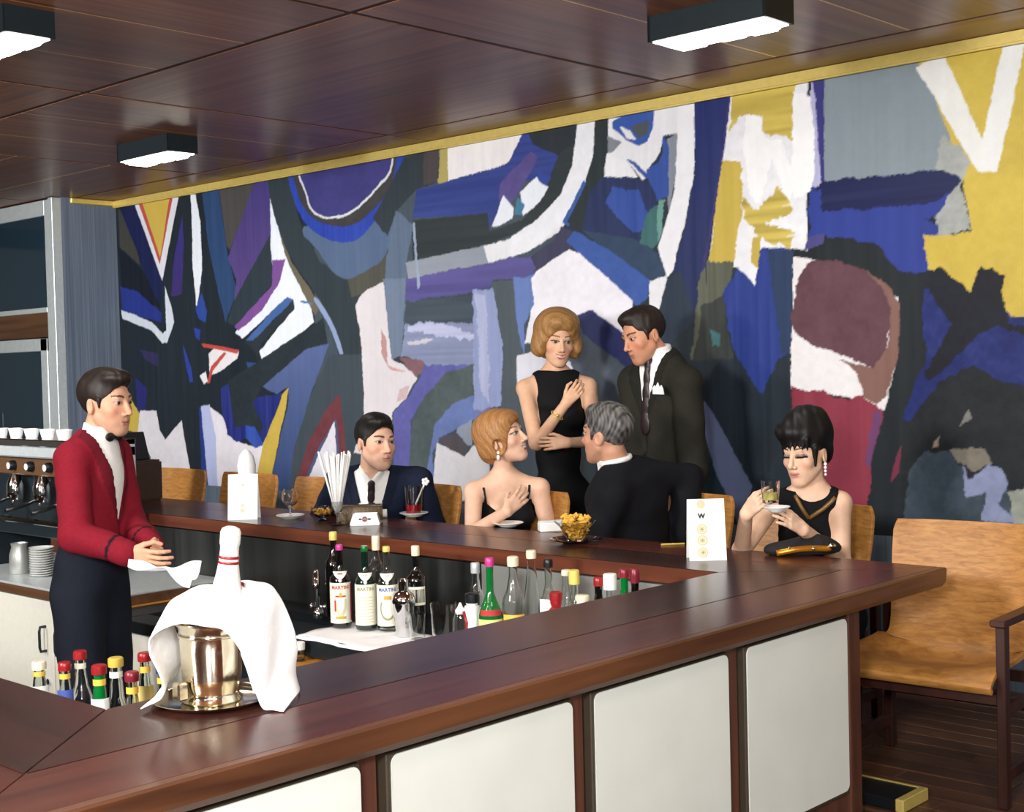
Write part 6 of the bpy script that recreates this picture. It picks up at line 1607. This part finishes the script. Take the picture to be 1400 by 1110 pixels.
# ------------------------------------------------------------------ on the far counter
def face_cam(px): return math.atan2(FH[1], FH[0])+math.pi/2
ROT = face_cam(0)
def card(lab, pos, w, h, rz=0):
    t = thing('menu_card', lab, 'menu card', pos, ROT+rz, 'menu cards on the bar')
    for s, nm in ((-1, 'front_leaf'), (1, 'back_leaf')):
        bm = bmesh.new(); d = .045
        vs = [bm.verts.new(q) for q in ((-w/2, s*d, 0), (w/2, s*d, 0), (w/2, s*.0012, h), (-w/2, s*.0012, h))]
        bm.faces.new(vs); r_ = bmesh.ops.extrude_face_region(bm, geom=bm.faces[:]); bmesh.ops.translate(bm, verts=[v for v in r_['geom'] if isinstance(v, bmesh.types.BMVert)], vec=(0, -s*.0012, 0))
        bmesh.ops.recalc_face_normals(bm, faces=bm.faces); link(nm, bm_mesh(bm), M['paper'], t)
    return t
def disc_on(t, x, z, r_, mat, h, name, d=.045, n=24, r_in=0):
    y = -(.0012+(d-.0012)*(1-z/h))-.0008
    bm = bmesh.new()
    vs = [bm.verts.new((x+r_*math.cos(2*math.pi*k/n), y+(-(d/h))*0+(r_*math.sin(2*math.pi*k/n))*(d/h), z+r_*math.sin(2*math.pi*k/n))) for k in range(n)]
    bm.faces.new(vs); return link(name, bm_mesh(bm), mat, t)
c1 = card('white folded menu card with faint print, beside the empty armchairs', (-5.722, 4.077, 0.75), .150, .226)
disc_on(c1, 0, .172, .008, M['ink_grey'], .226, 'print')
disc_on(c1, .0, .045, .011, M['ink_tan'], .226, 'print'); disc_on(c1, .0, .070, .009, M['ink_tan'], .226, 'print')
c2 = card('white folded menu card printed with a column of gold coins', (-2.975, 4.202, 0.75), .139, .226)
for z in (.212, .115, .074, .030):
    disc_on(c2, -.018, z if z < .2 else .206, .0195 if z < .2 else .016, M['ink_tan'], .226, 'coin_print')
    if z < .2:
        q = disc_on(c2, -.018, z, .014, M['label_cream'], .226, 'coin_print'); q.location = (0, -.0004, 0)
        q = disc_on(c2, -.018, z, .0115, M['ink_tan'], .226, 'coin_print'); q.location = (0, -.0008, 0)
        q = disc_on(c2, -.018, z, .004, M['ink_olive'], .226, 'coin_print'); q.location = (0, -.0012, 0)
sq = disc_on(c2, -.018, .163, .026, M['label_cream'], .226, 'emblem_field', n=4); q = disc_on(c2, -.018, .163, .017, M['label_white'], .226, 'emblem_field'); q.location = (0, -.0004, 0)
me = text_mesh('W', .024, .0014); lt = link('emblem', me, M['ink_black'], c2); me.materials.clear(); me.materials.append(M['ink_black'])
lt.location = (-.018, -(.0012+.0438*(1-.163/.226))-.0022, .163); lt.rotation_euler = (R(90)-math.atan2(.045, .226), 0, 0)

def saucer(lab, pos, r_=.068, mat=None, name='saucer'):
    o = MB().lathe([(0, .0), (r_*.5, 0), (r_*.55, .004), (r_*.95, .016), (r_, .019), (r_*.97, .021), (r_*.5, .008), (0, .007)], 36).build(name, mat or M['china'], None, pos, smooth=True, angle=60)
    tag(o, lab, 'saucer', 'saucers on the bar'); return o
p = (-5.509, 4.204, 0.75); saucer('white saucer under the brandy glass', p, .072)
t = thing('brandy_glass', 'brandy snifter with a little cognac on a white saucer', 'glass', (p[0], p[1], ZB+.0085))
MB().lathe([(0, 0), (.030, 0), (.028, .003), (.005, .008), (.004, .042), (.012, .050), (.034, .068), (.043, .092), (.040, .118), (.030, .142), (.0285, .142), (.0385, .118), (.0412, .092), (.033, .071), (.010, .054), (0, .053)], 30).build('glass_wall', M['clear'], t, smooth=True, angle=60)
MB().lathe([(0, .0545), (.010, .0552), (.030, .070), (.031, .072), (0, .072)], 24).build('drink', plain('cognac', (110, 40, 16), .1), t, smooth=True, angle=40)
M['amber'] = plain('amber_snack', (206, 150, 50), .5, var=.2, scale=90)
p = (-5.285, 4.229, 0.75)
t = thing('snack_bowl', 'glass bowl of amber nibbles left of the straws', 'bowl', p)
MB().lathe([(0, 0), (.026, 0), (.024, .006), (.012, .012), (.030, .022), (.055, .045), (.060, .070), (.058, .070), (.052, .046), (.028, .025), (0, .02)], 28).build('bowl', M['clear'], t, smooth=True, angle=60)
s_ = MB()
for k in range(46):
    a, rr_ = random.uniform(0, 6.28), .044*math.sqrt(random.random()); s_.ball((rr_*math.cos(a), rr_*math.sin(a), .034+random.uniform(0, .022)), .009, 6, (1, .8, .7))
tag(s_.build('nibbles', M['amber'], t, smooth=True), None, None, None, 'stuff')
p = (-5.071, 4.15, 0.75)
t = thing('straw_holder', 'stemmed glass holding a fan of white paper straws', 'straws', p)
MB().lathe([(0, 0), (.034, 0), (.032, .003), (.006, .008), (.005, .045), (.016, .060), (.026, .085), (.028, .115), (.0265, .115), (.0245, .086), (.014, .062), (0, .058)], 26).build('glass_wall', M['clear'], t, smooth=True, angle=60)
for k in range(34):
    a = k*2.4; rr_ = .75+.25*math.sin(k*5.1); lean = .075*rr_; b0 = .010
    d = RH*math.cos(a)*lean*1.0+FH*math.sin(a)*lean*.7+UP*.285
    st_ = V3(0, 0, .062)+RH*math.cos(a)*b0+FH*math.sin(a)*b0
    MB().tube([tuple(st_), tuple(st_+d*(.93+.1*random.random()))], .0042, 7).build('straw', M['paper'], t, smooth=True)
p = (-5.065, 4.291, 0.75)
t = thing('evening_clutch', 'flat clutch of grey brown reptile leather before the man in navy', 'clutch', (p[0], p[1], ZB), ROT+.1)
MB().box((-.105, -.03, 0), (.105, .03, .088), bevel=.010, seg=3).build('body', plain('reptile_leather', (108, 92, 70), .4, var=.55, scale=140, bump=.4), t, smooth=True)
MB().box((-.107, -.034, .076), (.107, .034, .091), bevel=.003).build('clasp_bar', M['silver'], t)
p = (-4.975, 4.242, 0.75)
t = thing('ashtray', 'white wedge shaped ashtray with a red and black emblem', 'ashtray', (p[0], p[1], ZB), ROT)
bm = bmesh.new(); vs = [[bm.verts.new((sx*(.073 if z == 0 else .055), sy*(.045 if z == 0 else .030), z)) for sx, sy in ((-1, -1), (1, -1), (1, 1), (-1, 1))] for z in (0, .058)]
bm.faces.new(vs[0][::-1]); top = bm.faces.new(vs[1])
for k in range(4): bm.faces.new((vs[0][k], vs[0][(k+1) % 4], vs[1][(k+1) % 4], vs[1][k]))
r_ = bmesh.ops.inset_region(bm, faces=[top], thickness=.010); bmesh.ops.translate(bm, verts=top.verts, vec=(0, 0, -.02)); bmesh.ops.bevel(bm, geom=bm.edges[:], offset=.004, segments=2, affect='EDGES')
bmesh.ops.recalc_face_normals(bm, faces=bm.faces); link('body', bm_mesh(bm), M['china'], t)
tl = Matrix.Rotation(R(75), 4, 'X')
e_ = MB().lathe([(0, 0), (.013, 0), (.013, .001), (0, .001)], 24).build('emblem_disc', M['cap_red'], t); e_.matrix_local = Matrix.Translation((0, -.0385, .030)) @ tl
e_ = MB().box((-.028, -.004, 0), (.028, .004, .0016)).build('emblem_bar', M['ink_black'], t); e_.matrix_local = Matrix.Translation((0, -.0388, .030)) @ tl
me = text_mesh('MARTINI', .0085); me.materials.clear(); e_ = link('lettering', me, M['label_white'], t); e_.matrix_local = Matrix.Translation((0, -.0410, .0302)) @ tl
p = (-5.124, 4.47, 0.75)
t = thing('cigarette_packet', 'small white rolled packet just right of the ashtray', 'packet', (p[0], p[1], ZB))
MB().tube([tuple(V3(0, 0, .022)-RH*.03), tuple(V3(0, 0, .022)+RH*.03)], .021, 16).build('packet', M['paper'], t)
p = (-5.026, 4.602, 0.75); saucer('white saucer under the red drink', p, .073)
t = tumbler('tumbler of red drink with a white stirrer on a saucer', (p[0], p[1], ZB+.0085), .050, .145, plain('red_drink', (150, 14, 30), .08, var=.05), .36, 'cocktail_glass', r0=.040)
d0 = V3(0, 0, .03); d1 = RH*.062+UP*.165
s_ = MB().tube([tuple(d0), tuple(d1)], .0045, 8)
for k in range(5): s_.ball(tuple(d1+(RH*math.cos(k*1.257)+UP*math.sin(k*1.257))*.012), .009, 8)
s_.build('stirrer', M['paper'], t, smooth=True)
p = (-4.32, 4.541, 0.75); saucer('plain white saucer in front of the seated blonde', p, .072)
p = (-4.045, 4.521, 0.75)
t = thing('paper_napkin', 'folded white paper napkin behind the crisp bowl', 'napkin', (p[0], p[1], ZB), ROT+.2)
MB().box((-.050, -.03, 0), (.050, .03, .040), bevel=.004).build('fold', M['paper'], t); MB().box((-.048, -.028, .041), (.052, .028, .046), bevel=.002).build('fold', M['paper'], t)
p = (-3.69, 4.283, 0.75)
pl_ = MB().lathe([(0, 0), (.05, 0), (.055, .004), (.105, .014), (.112, .016), (.108, .019), (.05, .008), (0, .007)], 36).build('glass_plate', M['clear'], None, p, smooth=True, angle=60)
tag(pl_, 'clear glass plate under the crisp bowl', 'plate')
t = thing('crisp_bowl', 'cut glass bowl heaped with golden crisps', 'bowl', (p[0], p[1], ZB+.0085))
MB().lathe([(0, 0), (.034, 0), (.036, .008), (.064, .055), (.090, .082), (.088, .083), (.061, .056), (.032, .011), (0, .010)], 18).build('bowl', M['clear'], t)
s_ = MB()
for k in range(170):
    a, u_ = random.uniform(0, 6.28), random.random(); zz = .014+.092*u_; rr_ = min(.026+.66*(zz-.01), .078)*math.sqrt(random.random())*(1 if zz < .08 else .75)
    b = bmesh.new(); bmesh.ops.create_cube(b, size=1); bmesh.ops.scale(b, vec=(.022, .014, .004), verts=b.verts)
    bmesh.ops.rotate(b, verts=b.verts, matrix=Matrix.Rotation(random.uniform(0, 6), 3, 'X') @ Matrix.Rotation(random.uniform(0, 6), 3, 'Z')); bmesh.ops.translate(b, verts=b.verts, vec=(rr_*math.cos(a), rr_*math.sin(a), zz)); s_.add(b)
tag(s_.build('crisps', plain('golden_crisps', (226, 176, 70), .6, var=.25, scale=60), t), None, None, None, 'stuff')
p = (-3.309, 4.473, 0.75)
t = tag(MB().box((-.05, -.004, 0), (.05, .004, .008), bevel=.003).build('pencil', M['ink_gold'], None, (p[0], p[1]-.03, ZB)), 'slim yellow pencil lying left of the coin printed card', 'pencil'); t.rotation_euler = (0, 0, ROT+.1)
p = (-5.992, 4.266, 0.75)
t = thing('napkin_glass', 'glass with a tall white folded napkin behind the plain menu card', 'napkin', (p[0]-.10, p[1]+.10, ZB))
MB().lathe([(0, 0), (.035, 0), (.040, .12), (.038, .12), (.033, .006), (0, .006)], 22).build('glass_wall', M['clear'], t, smooth=True, angle=40)
MB().lathe([(0, .012), (.030, .012), (.044, .16), (.050, .24), (.038, .29), (.020, .315), (0, .33)], 12).build('napkin', M['cloth'], t, smooth=True)

# handbag of the black haired woman
p = (-2.758, 4.529, 0.75)
t = thing('handbag', 'black handbag with a gold frame lying before the black haired woman', 'handbag', (p[0]+.01, p[1]-.02, ZB), ROT+.05)
bm = bmesh.new(); bmesh.ops.create_uvsphere(bm, u_segments=28, v_segments=14, radius=1)
for v in bm.verts:
    x, y, z = v.co; v.co = (x*.150*(1-.10*z), y*.062, max(z, -.55)*.044+.0245+.012*math.sin(x*3)*max(z, 0))
link('body', bm_mesh(bm), plain('black_satin', (14, 14, 18), .8, var=.2, scale=30, bump=.5), t, smooth=True)
MB().tube([(-.115+.017*k, -.058-.010*math.sin(k/12*math.pi), .014+.010*math.sin(k/12*math.pi)+(.010*k/12)) for k in range(13)], .012, 10).build('gold_frame', plain('amber_gold', (196, 130, 36), .2, .6), t, smooth=True)
MB().ball((.02, -.078, .03), .008, 8).ball((.095, -.066, .036), .011, 8, (1.6, .7, .8)).ball((-.07, -.074, .034), .006, 8).build('clasp', M['silver'], t, smooth=True)

# what the black haired woman holds
p = (-2.758, 4.308, 1.012)
o_ = tumbler('small tumbler of pale drink in the black haired woman\'s hand', (p[0], p[1], p[2]-.048), .036, .080, plain('pale_drink', (206, 196, 110), .1), .45, 'tumbler')
p = (-2.735, 4.313, 0.94); o_ = saucer('white saucer in the black haired woman\'s left hand', (p[0], p[1], p[2]-.010), .050)
# the waiter's cloth
bm = bmesh.new(); V = []; A0 = V3(*(-4.573, 2.727, 0.793)); A1 = V3(*(-4.291, 2.856, 0.795))
for i in range(31):
    u = i/30; row = []
    for j in range(11):
        v = j/10
        q = A0+(A1-A0)*u+UP*(-.020*math.sin(u*3.1)+.012*math.sin(u*9+v*4))+FH*(.03*v-.015)
        dr = (.010+.085*max(0, (u-.55)/.45)**.8*(1 if u < .93 else .6)) ; q = q-UP*dr*v+RH*(-.035*v*max(0, u-.5))
        row.append(bm.verts.new(q))
    V.append(row)
for i in range(30):
    for j in range(10): bm.faces.new((V[i][j], V[i+1][j], V[i+1][j+1], V[i][j+1]))
bmesh.ops.recalc_face_normals(bm, faces=bm.faces)
wc = tag(link('glass_cloth', bm_mesh(bm), M['cloth'], smooth=True), 'white glass cloth in the hands of the waiter', 'cloth')
md = wc.modifiers.new('thick', 'SOLIDIFY'); md.thickness = .004

# ------------------------------------------------------------------ cash register and coffee machine on the left
rg = thing('cash_register', 'cash register with brown base and grey display hood on the bar end', 'cash register', (-7.24, 4.22, ZB))
MB().box((-.24, -.20, 0), (.24, .20, .24), bevel=.012, seg=2).build('base', plain('brown_enamel', (70, 56, 48), .4), rg)
bm = bmesh.new(); vs = [bm.verts.new(q) for q in ((-.22, -.16, .24), (.20, -.16, .24), (.20, .16, .24), (-.22, .16, .24), (-.22, -.04, .40), (.14, -.04, .40), (.14, .12, .40), (-.22, .12, .40))]
for f_ in ((3, 2, 1, 0), (4, 5, 6, 7), (0, 1, 5, 4), (1, 2, 6, 5), (2, 3, 7, 6), (3, 0, 4, 7)): bm.faces.new([vs[k] for k in f_])
bmesh.ops.bevel(bm, geom=bm.edges[:], offset=.01, segments=2, affect='EDGES'); bmesh.ops.recalc_face_normals(bm, faces=bm.faces)
link('hood', bm_mesh(bm), plain('grey_enamel', (128, 130, 124), .45), rg)
MB().box((-.012, -.13, -.085), (.0, .13, .085), bevel=.003, rot=Matrix.Rotation(R(-20), 3, 'Y'), at=(.185, 0, .325)).build('display', M['black'], rg)
for i in range(6):
    for j in range(3): MB().box((-.18+i*.055, -.19+j*.0, .25+j*.03), (-.145+i*.055, -.165, .268+j*.03), bevel=.003).build('key', M['label_cream'], rg)
MB().box((-.22, -.206, .03), (.22, -.198, .16), bevel=.003).build('drawer', plain('brown_drawer', (58, 46, 40), .4), rg)

em = thing('espresso_machine', 'large chrome espresso machine behind the waiter', 'coffee machine', (-6.85, 3.66, .463))
for sx in (-.40, .42): MB().box((sx-.02, -.16, 0), (sx+.02, .16, .22)).build('leg', M['charcoal'], em)
MB().box((-.48, -.18, .19), (.48, .20, .26), bevel=.008).build('drip_tray', M['charcoal'], em)
MB().box((-.48, -.20, .255), (.48, -.02, .285), bevel=.006).build('tray_grille', M['chrome'], em)
MB().box((-.48, -.02, .26), (.48, .20, .60), bevel=.01).build('body', M['charcoal'], em)
MB().box((-.47, -.10, .50), (.44, -.02, .60), bevel=.006).build('fascia', plain('brown_fascia', (92, 66, 46), .35), em)
MB().box((-.49, -.14, .60), (.49, .20, .66), bevel=.008).build('hood', M['alu'], em)
MB().box((-.49, -.15, .66), (.49, .20, .70), bevel=.006).build('cup_tray', M['chrome'], em)
MB().box((.44, -.15, .25), (.49, .20, .70), bevel=.008).build('side_panel', M['alu'], em)
for x in (-.36, -.16, .04, .24):
    MB().lathe([(0, 0), (.028, 0), (.028, .02), (.020, .035), (0, .035)], 18, (x+.1, -.10, .55), Matrix.Rotation(R(90), 3, 'X')).build('knob', M['black'], em, smooth=True, angle=40)
    MB().lathe([(0, .035), (.018, .035), (.018, .038), (0, .038)], 18, (x+.1, -.10, .55), Matrix.Rotation(R(90), 3, 'X')).build('knob_cap', M['china'], em)
for x in (-.30, 0, .28):
    g_ = MB().lathe([(0, .36), (.045, .36), (.048, .38), (.048, .44), (.036, .47), (.02, .50), (0, .50)], 22, (x, -.08, 0)).build('group_head', M['chrome'], em, smooth=True, angle=40)
    MB().tube([(x, -.12, .37), (x+.02, -.22, .35), (x+.03, -.30, .335)], [.010, .013, .016], 10).build('handle', M['black'], g_, smooth=True)
    MB().tube([(x-.01, -.09, .36), (x-.02, -.09, .33)], .008, 8).build('spout', M['chrome'], g_, smooth=True)
MB().tube([(.36, -.13, .48), (.37, -.16, .42), (.36, -.17, .30)], .008, 8).build('steam_pipe', M['chrome'], em, smooth=True)
cm = bm_mesh(MB().lathe([(0, 0), (.022, 0), (.025, .006), (.036, .050), (.034, .050), (.023, .008), (0, .006)], 14).bm, 'cup'); cm.materials.append(M['china'])
for k in range(9):
    o_ = link('espresso_cup', cm, None, None, (-7.28+k*.088, 3.58+.03*(k % 2), 1.1632)); tag(o_, ['white espresso cup at the left end of the row on the coffee machine', 'white espresso cup in the row on top of the coffee machine', 'white espresso cup at the right end of the row on the coffee machine'][0 if k == 0 else (2 if k == 8 else 1)], 'cup', 'cups on the coffee machine')
# glass jug, stack of saucers and tamper below
p = (-6.81, 3.42, 0.438)
t = thing('milk_jug', 'glass and steel jug under the coffee machine', 'jug', (p[0], p[1], .463))
MB().lathe([(0, 0), (.05, 0), (.055, .02), (.052, .10), (.040, .14), (.044, .16), (.042, .16), (.037, .14), (.049, .10), (.050, .02), (0, .008)], 22).build('body', M['steel'], t, smooth=True, angle=50)
MB().tube([(-.05, 0, .12), (-.085, 0, .11), (-.085, 0, .05), (-.052, 0, .03)], .008, 8).build('handle', M['china'], t, smooth=True)
p = (-6.613, 3.44, 0.433)
sm = bm_mesh(MB().lathe([(0, 0), (.035, 0), (.062, .010), (.064, .013), (.035, .005), (0, .004)], 22).bm, 'saucer'); sm.materials.append(M['china'])
for k in range(12):
    o_ = link('saucer', sm, None, None, (p[0], p[1], .463+k*.0125)); tag(o_, 'white saucer in the stack under the coffee machine' if 0 < k < 11 else ('bottom saucer of the stack under the coffee machine' if k == 0 else 'top saucer of the stack under the coffee machine'), 'saucer', 'stacked saucers under the coffee machine')
